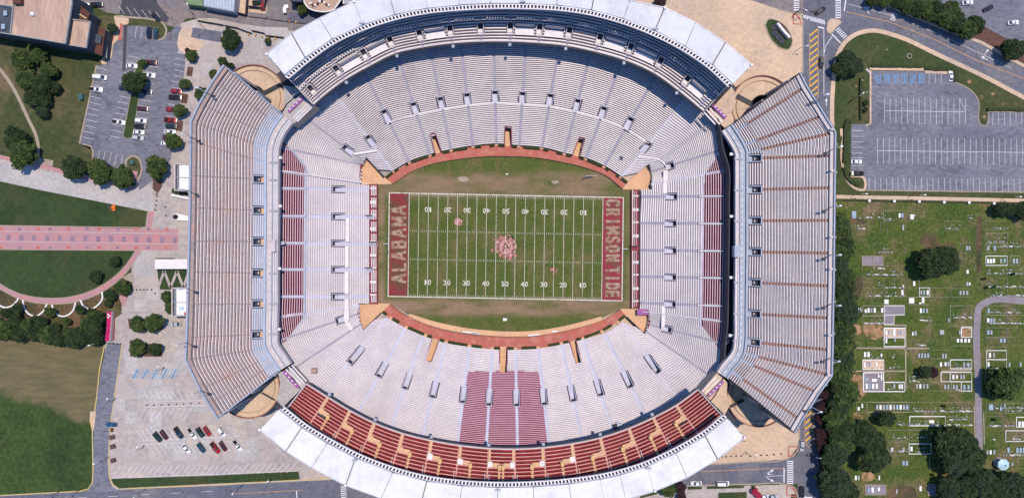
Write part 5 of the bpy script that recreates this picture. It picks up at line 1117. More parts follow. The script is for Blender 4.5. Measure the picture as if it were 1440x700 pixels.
# loose things on the stands and the sidelines
def boxes(name, cat, lab, lst, m2='stone_white'):
    t = root(name, P(lst[0][0], lst[0][1], 0), lab, cat)
    for k, (x, y, z, lx, ly, h, nm, m) in enumerate(lst): MB().box(*P(x, y, z + h / 2), lx, ly, h, .25 * k).build(nm, M[m], t)
boxes('camera_stand', 'camera stand', 'white and dark camera stand on the lower bowl near its bottom right edge', [(871, 598, 16.3, 2.2, 2.0, 2.0, 'housing', 'truss'), (865, 599, 16.3, 2.0, 1.8, 1.6, 'cabinet', 'dark_steel'), (868, 594, 16.0, 1.6, 1.0, 1.0, 'case', 'aisle_steel')])
boxes('equipment_pile', 'equipment', 'pile of pale cases in the dark gap at the lower right of the bowl', [(1022, 473, 18.6, 2.6, .9, 1.6, 'case', 'stone_white'), (1023, 478, 18.6, 3.0, .9, 1.4, 'case', 'concrete_tan'), (1021, 482, 18.6, 2.4, .8, 1.5, 'case', 'stone_white'), (1015, 476, 17.6, 1.6, 1.6, 1.2, 'case', 'dark_steel')])
boxes('hatch', 'hatch', 'small grey hatch among the benches near the upper right landing', [(874, 222, 4.2, 1.8, 1.8, .9, 'lid', 'aisle_grey'), (874, 222, 5.1, 1.2, 1.2, .15, 'cover', 'dark_wall_and_shade')])
boxes('platform', 'platform', 'small brown platform at the lower left bowl corner', [(442, 521, 16.4, 2.4, 2.4, 1.0, 'deck', 'aisle_rust'), (442, 521, 17.4, 1.6, .4, .3, 'rail', 'parapet')])
for k, (x, y, l) in enumerate(((662, 467, 7.5), (669, 468.5, 4), (751, 470.5, 5.5), (780, 465.5, 2.5))):
    c = P(x, y, .8); t = root('team_bench', (c.x, c.y, 0), 'white sideline bench on the tan deck below the field, %s from the left' % ('first', 'second', 'third', 'fourth')[k], 'bench', 'benches on the lower sideline', -.1 if k < 2 else .1)
    for nm, bx in (('seat', (0, 0, .75, l, .5, .1)), ('backrest', (0, -.3, 1.05, l, .1, .5)), ('leg', (-l / 2 + .3, 0, .5, .15, .4, .5)), ('leg', (l / 2 - .3, 0, .5, .15, .4, .5))):
        o = MB().box(*bx).build(nm, M['stone_white']); o.parent = t
boxes('equipment_cart', 'cart', 'small white cart on the grass below the field centre', [(710, 449, .25, 1.8, 1.2, .8, 'box', 'stone_white'), (710, 449, .05, 1.4, 1.4, .25, 'wheels', 'rubber')])
boxes('marker_board', 'marker', 'tiny white marker lying on the grass above the field centre', [(713, 244.5, .05, 1.3, .35, .3, 'board', 'stone_white'), (713, 246, .05, 1.0, .15, .2, 'base', 'parapet')])
boxes('soccer_goal', 'goal frame', 'low dark frame lying on the upper right grass beside the brick walkway', [(831, 247.5, .1, 5.6, .12, .7, 'bar', 'stone_white'), (826, 250, .05, 5.2, .9, .15, 'net', 'dark_steel')])
# ---------------------------------------------------------------- trees
def crown_mesh(name, m, seed, nclump=46, per=70, leaf=.16, squash=.62):
    """unit crown: leaf quads in clumps over a lobed volume, radius about 1"""
    rnd = random.Random(seed); v, f = [], []
    lob = [rnd.uniform(.74, 1.2) for _ in range(9)]
    def rad(a): t = (a % 6.28318) / 6.28318 * 9; i = int(t) % 9; return lob[i] * (1 - (t % 1)) + lob[(i + 1) % 9] * (t % 1)
    cl = []
    for k in range(nclump):
        a = k * 2.399963 + rnd.uniform(-.3, .3); r = math.sqrt((k + .5) / nclump) * .86; h = math.sqrt(max(0, 1 - r * r)) * squash
        cl.append((math.cos(a) * r * rad(a), math.sin(a) * r * rad(a), h * rnd.uniform(.72, 1.12) + .35 * squash, rnd.uniform(.13, .25)))
        if r > .55: cl.append((math.cos(a + .2) * r * rad(a) * 1.02, math.sin(a + .2) * r * rad(a) * 1.02, rnd.uniform(-.15, .35) * squash + .3 * squash, rnd.uniform(.14, .22)))
    for cx, cy, cz, cr in cl:
        for _ in range(per):
            z = rnd.uniform(-.45, 1); a = rnd.uniform(0, 6.28318); q = math.sqrt(max(0, 1 - z * z)) * rnd.uniform(.75, 1.15)
            x, y, zz = cx + q * math.cos(a) * cr, cy + q * math.sin(a) * cr, cz + z * cr * .85
            s = leaf * rnd.uniform(.25, .5); u = Vector((rnd.gauss(0, 1), rnd.gauss(0, 1), rnd.gauss(0, .5))).normalized(); w_ = u.cross(Vector((rnd.gauss(0, .6), rnd.gauss(0, .6), 1))).normalized()
            n = len(v)
            for su, sw_ in ((-1, -.6), (1, -.6), (1, .6), (-1, .6)): p = u * s * su + w_ * s * sw_; v.append((x + p.x, y + p.y, zz + p.z))
            f.append((n, n + 1, n + 2, n + 3))
    me = bpy.data.meshes.new(name); me.from_pydata(v, [], f); me.materials.append(M[m]); return me
def trunk_mesh(seed):
    rnd = random.Random(seed); mb = MB(); mb.bar((0, 0, -1.0), (0, 0, .2), .09, .06, 7)
    for k in range(6):
        a = k * 1.05 + rnd.uniform(-.2, .2); mb.bar((0, 0, -.15 + .05 * k), (math.cos(a) * .6, math.sin(a) * .6, .35 + rnd.uniform(-.05, .15)), .04, .012, 5)
    me = bpy.data.meshes.new('trunk'); me.from_pydata(mb.v, [], mb.f); me.materials.append(M['bark']); return me
CM = {k: [crown_mesh('crown', m, s + 10 * j, *a) for s in (1, 2, 3)] for j, (k, m, a) in enumerate((('g', 'leaf', (46, 60, .16, .62)), ('d', 'leaf_dark', (46, 60, .16, .62)), ('b', 'leaf_blue', (46, 60, .16, .62)), ('m', 'leaf_maroon', (30, 50, .2, .6)), ('p', 'leaf_pink', (20, 40, .25, .5))))}
TM = [trunk_mesh(k) for k in range(3)]
tcount = 0
def tree(px, py, rp, kind, label, cat='tree', group=None, h=None, name=None, ry=None):
    """px,py: centre of the crown as seen; rp its radius in pixels"""
    global tcount
    tcount += 1; rnd = random.Random(tcount * 13)
    r = rp / 3 * .97; h = h or (r * .95 + 1.2); zc = h
    c = P(px, py, h + r * .15)
    t = root(name or ('shrub' if cat == 'shrub' else 'broadleaf_tree'), (c.x, c.y, 0), label, cat, group, rnd.uniform(0, 6.28))
    k = tcount % 3; cr = bpy.data.objects.new('crown', CM[kind][k]); C.objects.link(cr); cr.parent = t
    ryy = (ry or rp) / 3 * .97; cr.location = (0, 0, h * .62); cr.scale = (r, r, max(r * .9, h * .42))
    if ry: t.rotation_euler = (0, 0, 0); cr.scale = (r, ryy, r * .9)
    tr = bpy.data.objects.new('trunk', TM[k]); C.objects.link(tr); tr.parent = t; tr.location = (0, 0, h * .62); tr.scale = (h * .6, h * .6, h * .62)
    return t
GB = 'big trees of the upper left lawn'
for i, (x, y, r, k) in enumerate(((27, 84, 15, 'g'), (50, 78, 13, 'g'), (66, 98, 12, 'g'), (36, 110, 15, 'g'), (58, 118, 14, 'd'), (74, 122, 9, 'd'), (42, 138, 12, 'd'), (60, 140, 10, 'd'), (57, 157, 9, 'b'))):
    tree(x, y, r, k, '%s crown from the building down in the upper left tree group' % ('first', 'second', 'third', 'fourth', 'fifth', 'sixth', 'seventh', 'eighth', 'ninth, paler,')[i], group=GB)
tree(20, 194, 17, 'd', 'upper dark tree of the pair at the left frame edge beside the footpath'); tree(28, 216, 20, 'g', 'lower, larger tree of the pair at the left frame edge beside the footpath')
for x, y, r, l in ((102, 235, 17, 'leftmost round tree in the row below the left car park'), (137, 241, 17, 'second round tree from the left in the row below the left car park'), (170, 249, 16, 'third round tree from the left below the left car park, beside the island'), (218, 234, 16, 'rightmost round tree below the left car park, above a mulch bed')): tree(x, y, r, 'g' if x > 120 else 'd', l)
tree(187, 116, 16.5, 'd', 'large dark round tree on the car park island among parked cars')
tree(200, 88, 6, 'g', 'small round bush at the top of the car park island', 'shrub'); tree(268, 78, 8, 'g', 'uppermost small tree in the planter row right of the car park'); tree(259, 118, 8, 'g', 'second small tree from the top in the planter row right of the car park')
tree(252, 155, 10, 'g', 'third small tree in the planter row, overhanging a red car'); tree(242, 198, 12, 'g', 'lowest tree in the planter row right of the car park')
tree(324, 55, 15, 'd', 'large dark tree on the plaza beside the blue grey parking bay'); tree(376, 57, 5, 'g', 'small lone bush on the plaza left of the white roof', 'shrub')
tree(312, 86, 7, 'g', 'bush above the top corner of the left end stand', 'shrub'); tree(299, 103, 6, 'g', 'bush left of the top corner of the left end stand', 'shrub'); tree(282, 131, 10, 'g', 'small tree half tucked behind the left end stand'); tree(322, 92, 7, 'd', 'low dark bush by the upper left ramp tower', 'shrub', ry=4)
tree(192, 456, 11, 'g', 'left tree of the upper pair on the left plaza'); tree(215, 454, 14, 'g', 'right, larger tree of the upper pair on the left plaza')
tree(191, 489, 12, 'g', 'left tree in the lower mulch bed on the left plaza'); tree(216, 492, 10, 'd', 'right tree in the lower mulch bed on the left plaza')
tree(233, 417, 9, 'g', 'upper tree beside the lower white walled building', h=5); tree(237, 433, 8, 'g', 'lower tree beside the lower white walled building', h=5)
tree(160, 368, 8, 'd', 'small dark tree at the upper right of the curved lawn'); tree(132, 389, 9, 'd', 'small dark tree in the middle of the curved lawn'); tree(169, 404, 10, 'g', 'bushy tree right of the curved brick walk'); tree(177, 406, 7, 'g', 'small bush between the curved walk and the plaza', 'shrub'); tree(153, 414, 9, 'd', 'dark tree below the curved brick walk, beside a white arc')
SB = 'shrubs of the dark border below the white arcs'
for i, (x, y, r) in enumerate(((4, 465, 14), (18, 450, 10), (26, 470, 12), (36, 458, 10), (44, 468, 12), (56, 455, 9), (63, 472, 12), (74, 462, 9), (81, 476, 11), (94, 468, 9), (104, 476, 14), (118, 470, 15), (120, 452, 9), (128, 458, 14), (131, 474, 12), (134, 446, 10), (128, 441, 8), (22, 434, 8), (68, 439, 8), (111, 436, 7), (5, 440, 7), (92, 452, 6), (48, 448, 6), (150, 427, 6), (-12, 458, 12))):
    tree(x, y, r, 'd' if i % 3 else 'g', 'dark rounded shrub %s of twenty five in the border below the curved brick walk, counted roughly from the left in rows' % ('number %d' % (i + 1)) if 0 else 'dark rounded shrub massed in the border between curved brick walk and brown meadow', 'shrub', SB)
BE_ = 'tree belt between the right stand and the cemetery'
ordn = ['first', 'second', 'third', 'fourth', 'fifth', 'sixth', 'seventh', 'eighth', 'ninth', 'tenth', 'eleventh', 'twelfth', 'thirteenth', 'fourteenth', 'fifteenth', 'sixteenth', 'seventeenth', 'eighteenth', 'nineteenth', 'twentieth', 'twenty-first']
yy = 320; i = 0
while yy < 646:
    x = 1183 + 6 * math.sin(i * 1.9) + (3 if 380 < yy < 560 else 0); r = 16.5 + 3.0 * math.sin(i * 2.7 + 1)
    tree(x, yy, r, 'gdgb'[i % 4], '%s tree from the top in the dark belt beside the right end stand' % ordn[i], group=BE_, h=9)
    yy += r * 1.02; i += 1
for k, (x, y, r) in enumerate(((1192, 352, 14), (1178, 398, 11), (1196, 420, 12), (1194, 470, 13), (1176, 520, 11), (1196, 545, 13), (1196, 600, 12), (1178, 600, 14), (1176, 640, 11), (1190, 628, 14))): tree(x, y, r, 'gdg'[k % 3], '%s inner tree from the top, filling the belt on its cemetery side' % ordn[k], group=BE_, h=8)
for k, (x, y, r) in enumerate(((1161, 556, 7), (1158, 574, 8), (1156, 592, 8), (1157, 610, 9), (1158, 628, 9), (1159, 642, 6))): tree(x, y, r, 'm', '%s dark maroon tree from the top between avenue and tree belt' % ordn[k], group='maroon street trees along the avenue', h=5.5)
tree(1175, 683, 25, 'b', 'large tree at the bottom edge beside the avenue'); tree(1194, 694, 15, 'd', 'darker tree at the bottom edge right of the large avenue tree')
tree(1313, 370, 21, 'd', 'left half of the broad dark tree in the upper cemetery'); tree(1333, 364, 21, 'd', 'right half of the broad dark tree in the upper cemetery')
tree(1303, 524, 9, 'd', 'small dark tree in the middle of the cemetery'); tree(1314, 524, 8, 'm', 'small brownish tree in the middle of the cemetery'); tree(1247, 589, 15, 'd', 'small oval dark tree left of the long white kerbed plot', ry=10)
tree(1216, 612, 20, 'd', 'upper left tree of the dark lower cemetery clump'); tree(1230, 622, 17, 'd', 'middle tree of the dark lower cemetery clump'); tree(1228, 649, 20, 'd', 'lowest tree of the dark lower cemetery clump'); tree(1240, 645, 14, 'd', 'small right tree of the dark lower cemetery clump')
tree(1340, 625, 25, 'd', 'upper left crown of the largest cemetery tree group'); tree(1358, 630, 24, 'd', 'upper right crown of the largest cemetery tree group'); tree(1346, 648, 23, 'b', 'lower left crown of the largest cemetery tree group'); tree(1366, 648, 19, 'd', 'lower right crown of the largest cemetery tree group'); tree(1382, 642, 8, 'd', 'small dark tree left of the pale blue gazebo')
tree(1418, 538, 24, 'g', 'large round tree by the lane at the right cemetery edge'); tree(1406, 545, 17, 'd', 'darker crown leaning out of the large round tree by the lane')
tree(1408, 294, 11, 'd', 'left crown of the dark oval tree at the top right of the cemetery', ry=9); tree(1419, 295, 11, 'd', 'right crown of the dark oval tree at the top right of the cemetery', ry=9); tree(1441, 296, 13, 'd', 'dark tree cut by the right frame edge below the car park')
for k, (x, y, r) in enumerate(((1338, 686, 17), (1360, 690, 19), (1384, 680, 19), (1404, 690, 20), (1428, 684, 21), (1448, 690, 18), (1330, 700, 12), (1392, 702, 16))): tree(x, y, r, 'bd'[k % 2], '%s tree from the left in the row along the bottom cemetery edge' % ordn[k], group='trees along the bottom cemetery edge')
for k, (x, y, r) in enumerate(((1228, 0, 9), (1246, 1, 9), (1262, 2, 9), (1276, 8, 11), (1290, 12, 12), (1304, 14, 14), (1319, 16, 15), (1334, 26, 14), (1348, 32, 15), (1362, 40, 15), (1376, 34, 13), (1341, 10, 11))): tree(x, y, r, 'dg'[k % 2], '%s tree from the left in the row along the upper right avenue' % ordn[k], group='trees along the upper right avenue')
tree(1425, 69, 15, 'd', 'dark round tree by the right end of the avenue'); tree(1441, 66, 11, 'd', 'tree cut by the right frame edge beside the avenue')
tree(1192, 84, 15, 'b', 'upper crown of the dark tree in the bend of the avenue pavement'); tree(1201, 92, 14, 'b', 'right crown of the dark tree in the bend of the avenue pavement'); tree(1184, 96, 12, 'd', 'lower left crown of the dark tree in the bend of the avenue pavement')
tree(929, 1, 8, 'm', 'dark tree peeping over the top roof edge'); tree(941, 690, 11, 'g', 'green tree tucked under the lower right roof edge', h=6); tree(958, 687, 9, 'm', 'maroon tree beside the lower right roof edge', h=5); tree(959, 700, 7, 'm', 'small maroon shrub at the bottom edge under the roof', 'shrub')
tree(1062, 691, 5, 'p', 'crimson flowering shrub near the bottom street corner', 'shrub'); tree(1067, 697, 5, 'p', 'lower crimson flowering shrub near the bottom street corner', 'shrub')
tree(156, 39, 7, 'b', 'blue green bush beside the left building', 'shrub'); tree(424, 12, 8, 'g', 'bush left of the pink roofed building', 'shrub'); tree(468, 8, 7, 'g', 'bush beside the pink roofed building, near the white roof', 'shrub'); tree(263, 71, 4, 'm', 'small dark bush at the pavement corner by the car park', 'shrub')
tree(1219, 144, 4, 'd', 'upper small bush by the left edge of the right car park', 'shrub'); tree(1218, 154, 3.4, 'd', 'lower small bush by the left edge of the right car park', 'shrub')
for k, (x, y) in enumerate(((1386, 392), (1400, 403), (1389, 404), (1427, 385), (1329, 571), (1313, 668), (1400, 590))): tree(x, y, 2.3, 'd', 'tiny dark evergreen bush among the graves', 'shrub', 'tiny bushes among the graves')
# clipped hedges
def hedge(pts, wd, h, lab, m='hedge'):
    mb = MB(); V = [P(x, y, h) for x, y in pts]
    for a, b in zip(V, V[1:]):
        L_ = (b - a).length; k = max(1, int(L_ / 1.1))
        for j in range(k): q = lerp(a, b, (j + .5) / k); mb.box(q.x + random.uniform(-.1, .1), q.y + random.uniform(-.1, .1), h / 2 + random.uniform(-.12, .12), L_ / k * 1.15, wd * random.uniform(.82, 1.15), h, math.atan2((b - a).y, (b - a).x) + random.uniform(-.12, .12))
    return tag(mb.build('hedge', M[m]), lab, 'hedge')
hedge([(1227, 93), (1298, 93.5)], 1.0, 1.1, 'long hedge above the blue stalls of the right car park'); hedge([(1302, 96), (1342, 97), (1345, 104), (1344, 114)], 1.6, 1.2, 'hedge bending round the white car in the right car park')
hedge([(1389, 153.5), (1500, 156)], 1.2, 1.1, 'hedge above the right hand stalls of the right car park'); hedge([(1211, 110), (1211, 168)], 1.0, 1.1, 'straight vertical hedge left of the right car park')
hedge(smoothpx([(1191, 172), (1190, 200), (1189, 228)], 3), 2.0, 1.3, 'upper stretch of hedge between path and right car park'); hedge(smoothpx([(1188, 235), (1192, 248), (1200, 257), (1210, 259)], 3), 1.7, 1.2, 'curved hedge at the lower left corner of the right car park')
hedge([(1190, 170), (1198, 171)], 1.6, 1.3, 'short hedge return above the left stalls'); hedge([(242, 268), (264, 272)], 2.0, 1.2, 'hedge strip below the upper white walled building')
hedge([(1203.5, 282), (1203.6, 283)], .5, .6, 'tiny hedge stub beside the tan cemetery pavement') if 0 else None
# mulch beds and triangular lawn by the plaza
for q in ([(268, 70), (277, 71), (275, 88), (266, 87)], [(264, 94), (272, 95), (270, 108), (262, 107)], [(258, 115), (268, 117), (266, 127), (257, 125)], [(256, 132), (265, 133), (263, 146), (254, 145)], [(249, 170), (258, 171), (256, 185), (247, 184)], [(215, 248), (229, 248), (228, 262), (222, 272), (215, 266)], [(183, 483), (228, 483), (228, 501), (183, 501)], [(180, 448), (230, 448), (229, 463), (205, 465), (182, 462)]):
    sheet('mulch_bed', q, M['mulch'], Z(7) + .05)
for x, y, z_ in ((243.5, 394, 0),):
    sheet('lawn', [(221, 379), (264, 379), (264, 407), (225, 407)], M['lawn_dark'], Z(6) + .05)
    for a, b in (((223, 403), (231, 381)), ((231, 381), (240, 404)), ((240, 404), (249, 381)), ((249, 381), (258, 404)), ((258, 404), (266, 381))): MB().ribbon(gpts([a, b]), 1.2, .12, .05).build('zigzag_path', M['concrete'], None, 'structure')
# ---------------------------------------------------------------- vehicles
def vehicle(kind, col):
    m = mat('car_paint_' + col, *{'white': ((.72, .73, .75), None), 'silver': ((.42, .44, .47), None), 'black': ((.010, .011, .013), None), 'navy': ((.010, .020, .045), None), 'teal': ((.012, .060, .075), None), 'red': ((.33, .012, .018), None), 'maroon': ((.085, .008, .018), None), 'green': ((.010, .030, .022), None), 'blue': ((.02, .10, .22), None)}[col], 1.0, .25, spec=.5, fine=.02) if 'car_paint_' + col not in M else M['car_paint_' + col]
    L, W_, Hb, Hr = {'sedan': (4.7, 1.85, .95, 1.42), 'suv': (4.8, 1.95, 1.10, 1.75), 'pickup': (5.6, 2.0, 1.10, 1.80), 'van': (5.6, 2.1, 1.3, 2.3)}[kind]
    t = root('parked_car' if kind != 'pickup' else 'pickup_truck', (0, 0, 0), 'x', 'car')
    def loft(name, secs, mm, par):
        mb = MB(); n = len(secs[0])
        for s in secs: mb.v += s
        for i in range(len(secs) - 1):
            for j in range(n): mb.f.append((i * n + j, i * n + (j + 1) % n, (i + 1) * n + (j + 1) % n, (i + 1) * n + j))
        mb.f += [tuple(reversed(range(n))), tuple(range((len(secs) - 1) * n, len(secs) * n))]
        o = mb.build(name, mm, par); return o
    def ring(x, w_, z0, z1, b=.16): return [(x, -w_ / 2, z0), (x, w_ / 2, z0), (x, w_ / 2, z1 - b), (x, w_ / 2 - b, z1), (x, -w_ / 2 + b, z1), (x, -w_ / 2, z1 - b)]
    hb = [(-.5, .78, .80), (-.48, .93, .95), (-.30, 1, 1.0), (.0, 1, 1.0), (.28, .99, .97), (.42, .95, .86), (.485, .84, .74), (.5, .68, .62)]
    loft('body', [ring(x * L, w_ * W_, .28, h * Hb, .12) for x, w_, h in hb], m, t)
    if kind == 'sedan': cab = [(-.40, .62), (-.25, .78), (.06, .78), (.22, .66)]
    elif kind == 'suv': cab = [(-.47, .80), (-.42, .84), (.08, .82), (.24, .68)]
    elif kind == 'van': cab = [(-.49, .90), (-.46, .92), (.18, .90), (.36, .78)]
    else: cab = [(-.10, .80), (-.04, .84), (.12, .82), (.24, .68)]
    def cr(x, w_, z0, z1, tw): return [(x, -w_ / 2, z0), (x, w_ / 2, z0), (x, tw / 2, z1), (x, -tw / 2, z1)]
    c = [x for x, _ in cab]; ww = W_ * .90
    secs = [cr(c[0] * L, ww * .94, Hb - .06, Hb, ww * .9), cr(c[1] * L, ww, Hb - .06, Hr, ww * .78), cr(c[2] * L, ww, Hb - .06, Hr, ww * .78), cr(c[3] * L, ww * .94, Hb - .08, Hb - .02, ww * .9)]
    loft('windows', secs, M['glass'], t)
    rr = MB().prism([(c[1] * L + .1, -ww * .385), (c[2] * L - .1, -ww * .385), (c[2] * L - .02, -ww * .3), (c[2] * L - .02, ww * .3), (c[2] * L - .1, ww * .385), (c[1] * L + .1, ww * .385)], Hr - .05, Hr + .05).build('roof', m, t)
    for s in (-1, 1):
        MB().bar((c[2] * L, s * ww * .385, Hr), (c[3] * L, s * ww * .45, Hb), .05, .05, 5).bar((c[1] * L, s * ww * .385, Hr), (c[0] * L, s * ww * .45, Hb), .06, .06, 5).build('pillar', m, t)
        MB().box(c[3] * L - .25, s * (W_ / 2 + .08), Hb, .2, .2, .16).build('mirror', m, t)
        MB().box(L * .475, s * W_ * .33, Hb * .62, .22, .38, .16).build('headlight', M['stone_white'], t); MB().box(-L * .492, s * W_ * .36, Hb * .7, .14, .3, .2).build('tail_light', M['lamp_red'], t)
        for x in (-.31, .31):
            y = s * (W_ / 2 - .12); wv = MB()
            for q in (0,):
                vs = []; n = 12
                for yy_ in (y - .11, y + .11): vs += [(x * L + .33 * math.cos(6.283 * i / n), yy_, .33 + .33 * math.sin(6.283 * i / n)) for i in range(n)]
                wv.add(vs, [(i, (i + 1) % n, (i + 1) % n + n, i + n) for i in range(n)] + [tuple(reversed(range(n))), tuple(range(n, 2 * n))])
            wh = wv.build('wheel', M['rubber'], t); MB().box(x * L, y + s * .115, .33, .34, .02, .34).build('rim', M['chrome'], wh)
    if kind == 'pickup': MB().box(-.30 * L, 0, Hb + .01, L * .34, W_ * .78, .05).build('truck_bed', M['rubber'], t)
    return t
VP = {}
def car(px, py, kind, col, ang, label, cat='car'):
    key = (kind, col); c = P(px, py, .8)
    if key not in VP: t = vehicle(kind, col); VP[key] = t
    else: t = copy_tree(VP[key])
    t.location = (c.x, c.y, .06); t.scale = (1.1, 1.08, 1.05); t.rotation_euler = (0, 0, R(ang)); t['label'] = label; t['category'] = cat; t['group'] = 'parked and passing vehicles'; return t
for a in ((136, 7, 'pickup', 'black', 2, 'black pickup beside a white van above the left building', 'pickup'), (117, 8, 'van', 'white', 0, 'white van at the top beside the dark brown roof', 'van'), (209.5, 46, 'suv', 'navy', 91, 'left one of two dark cars parked nose up by the top island'), (219, 47, 'sedan', 'teal', 89, 'right one of two dark cars parked nose up by the top island'),
          (219.5, 25, 'sedan', 'black', -45, 'black car parked in the slanted stalls near the top'), (185, 93, 'sedan', 'white', -4, 'white sedan left of the small island bush'), (213, 88, 'suv', 'maroon', -5, 'dark red car right of the small island bush'), (209, 106, 'pickup', 'white', -6, 'long white pickup above the big island tree', 'pickup'), (141, 109, 'van', 'white', -6, 'white van in the left stalls of the car park', 'van'), (135, 126, 'pickup', 'white', -4, 'white pickup sticking out of the left stalls', 'pickup'),
          (175, 124, 'sedan', 'navy', -5, 'dark car half hidden left of the big island tree'), (206, 129.5, 'sedan', 'navy', -5, 'dark blue car right of the big island tree'), (200.5, 153, 'sedan', 'maroon', -3, 'maroon car alone below the island tree'), (198, 170, 'suv', 'white', -4, 'white car topmost of the four close together by the island'), (167, 172, 'pickup', 'white', -8, 'white pickup with chrome bed left of the island strip', 'pickup'),
          (197, 178, 'suv', 'black', -4, 'black car second of the four close together by the island'), (195, 186, 'sedan', 'white', -4, 'white sedan third of the four close together by the island'), (194, 194, 'suv', 'silver', -6, 'grey car lowest of the four close together by the island'), (248, 128.5, 'sedan', 'red', -4, 'dark red car topmost in the right stalls'), (246.5, 137, 'pickup', 'black', -3, 'black pickup below the topmost red car', 'pickup'),
          (241, 154, 'sedan', 'red', -4, 'red car partly under the planter tree'), (240, 169, 'pickup', 'red', -4, 'bright red pickup in the right stalls', 'pickup'), (241, 177.5, 'suv', 'green', -3, 'dark green car below the red pickup'), (239, 185.5, 'sedan', 'white', -3, 'white car above the lowest planter tree'), (236, 193, 'sedan', 'maroon', -3, 'maroon car half under the lowest planter tree'), (234, 202, 'sedan', 'white', -3, 'white car peeping out below the lowest planter tree'),
          (246.5, 455.5, 'sedan', 'silver', 180, 'silver car alone on the plaza beside the left end stand'), (156.5, 596.5, 'sedan', 'blue', 178, 'blue car by the side street above the dark planter boxes'),
          (221.5, 614, 'suv', 'green', -52, 'leftmost car of the lower left lot, dark green'), (230.5, 611, 'sedan', 'maroon', -55, 'maroon car second from the left in the upper row of the lower left lot'), (251, 608, 'pickup', 'navy', -55, 'dark blue pickup in the upper row of the lower left lot', 'pickup'), (270.5, 609, 'pickup', 'white', -56, 'white pickup in the upper row of the lower left lot', 'pickup'), (281.5, 607.5, 'suv', 'green', -56, 'dark green car between the white pickup and the red car'), (291, 606, 'sedan', 'red', -57, 'red car second from the right in the upper row of the lower left lot'), (312, 606.5, 'suv', 'white', -55, 'white car at the right end of the upper row, lower left lot'),
          (262, 630, 'sedan', 'white', -55, 'leftmost car of the lower row, white, lower left lot'), (283, 629, 'suv', 'teal', -55, 'teal car in the lower row of the lower left lot'), (302.5, 629, 'pickup', 'red', -52, 'red pickup in the lower row of the lower left lot', 'pickup'), (313.5, 627, 'sedan', 'maroon', -57, 'maroon car beside the red pickup in the lower row'), (334.5, 625.5, 'pickup', 'white', -53, 'rightmost vehicle of the lower left lot, white with dark bed', 'pickup'),
          (1153.5, 15.5, 'suv', 'black', 32, 'black car turning at the upper right crossing'), (1155, 88, 'suv', 'black', -90, 'black car driving beside the yellow hatched strip'), (1337, 107, 'sedan', 'white', 90, 'white sedan in the top row of the right car park'), (1204.5, 227.5, 'sedan', 'white', 0, 'white sedan in the left stalls of the right car park'), (1205, 244, 'pickup', 'black', 180, 'black pickup in the left stalls of the right car park', 'pickup'),
          (1127.5, 626, 'suv', 'silver', -90, 'silver car stopped beside the lower yellow hatching'), (1127.5, 691, 'suv', 'black', -90, 'black car at the bottom edge on the avenue'), (979, 679, 'sedan', 'white', 180, 'white sedan parked on the bottom street'), (1016, 679, 'van', 'white', 0, 'white van parked on the bottom street', 'van'), (1075, 698, 'sedan', 'white', 3, 'white car cut by the bottom frame edge near crimson shrubs'), (1087, 698, 'sedan', 'silver', 3, 'silver car cut by the bottom frame edge'), (1390, 12, 'sedan', 'black', 25, 'black car in the top right lot'), (1361, 4, 'sedan', 'white', 5, 'white car at the top of the upper right lot'), (1425, 32, 'sedan', 'white', 5, 'white car at the right of the upper right lot'), (364, 4, 'pickup', 'green', 2, 'dark green pickup in the walled yard at the top', 'pickup'), (370, 7, 'suv', 'red', 88, 'red car in the walled yard at the top')):
    car(*a)
# mower with its driver
mw_ = root('ride_on_mower', P(160.5, 292), 'orange ride-on mower on the dark green lawn', 'mower')
c = P(160.5, 292); MB().box(c.x, c.y, .55, 1.9, 1.3, .5).box(c.x + .3, c.y, .95, 1.1, .9, .5).build('body', M['orange'], mw_); MB().box(c.x + .1, c.y - .95, .3, 1.5, 1.0, .25).box(c.x + .1, c.y + .95, .3, 1.5, .9, .25).build('cutting_deck', M['orange'], mw_)
for sx in (-.7, .7):
    for sy in (-.7, .7): MB().box(c.x + sx, c.y + sy, .3, .55, .25, .55).build('wheel', M['rubber'], mw_)
# ---------------------------------------------------------------- people
def person(px, py, lab, shirt='shirt', rz=0.0):
    c = P(px, py); t = root('person', c, lab, 'person', 'people on the plaza', rz); z = c
    me = bpy.data.meshes.new('body'); V = [(0, 0, .95), (0, 0, 1.25), (0, 0, 1.45), (0, 0, 1.58), (0, 0, 1.72), (.2, 0, 1.42), (.26, .05, 1.15), (.27, .15, .92), (-.2, 0, 1.42), (-.26, 0, 1.15), (-.27, .08, .9), (.1, 0, .9), (.12, .12, .5), (.12, .05, .06), (.12, .18, .04), (-.1, 0, .9), (-.12, -.08, .5), (-.12, -.2, .06), (-.12, -.08, .04)]
    E = [(0, 1), (1, 2), (2, 3), (3, 4), (2, 5), (5, 6), (6, 7), (2, 8), (8, 9), (9, 10), (0, 11), (11, 12), (12, 13), (13, 14), (0, 15), (15, 16), (16, 17), (17, 18)]
    me.from_pydata(V, E, []); me.materials.append(M[shirt]); o = bpy.data.objects.new('body', me); C.objects.link(o); o.parent = t
    sk = o.modifiers.new('s', 'SKIN'); rr = [.15, .15, .17, .06, .11, .07, .05, .045, .07, .05, .045, .09, .07, .05, .05, .09, .07, .05, .05]
    for q, r_ in zip(me.skin_vertices[0].data, rr): q.radius = (r_, r_)
    me.skin_vertices[0].data[0].use_root = True; o.modifiers.new('b', 'SUBSURF').levels = 1
    MB().box(c.x, c.y, 1.80, .20, .24, .12).build('hair', M['bark'], t); return t
mat('cloth_red', (.4, .04, .05), None, 3); mat('cloth_dark', (.03, .03, .05), None, 3)
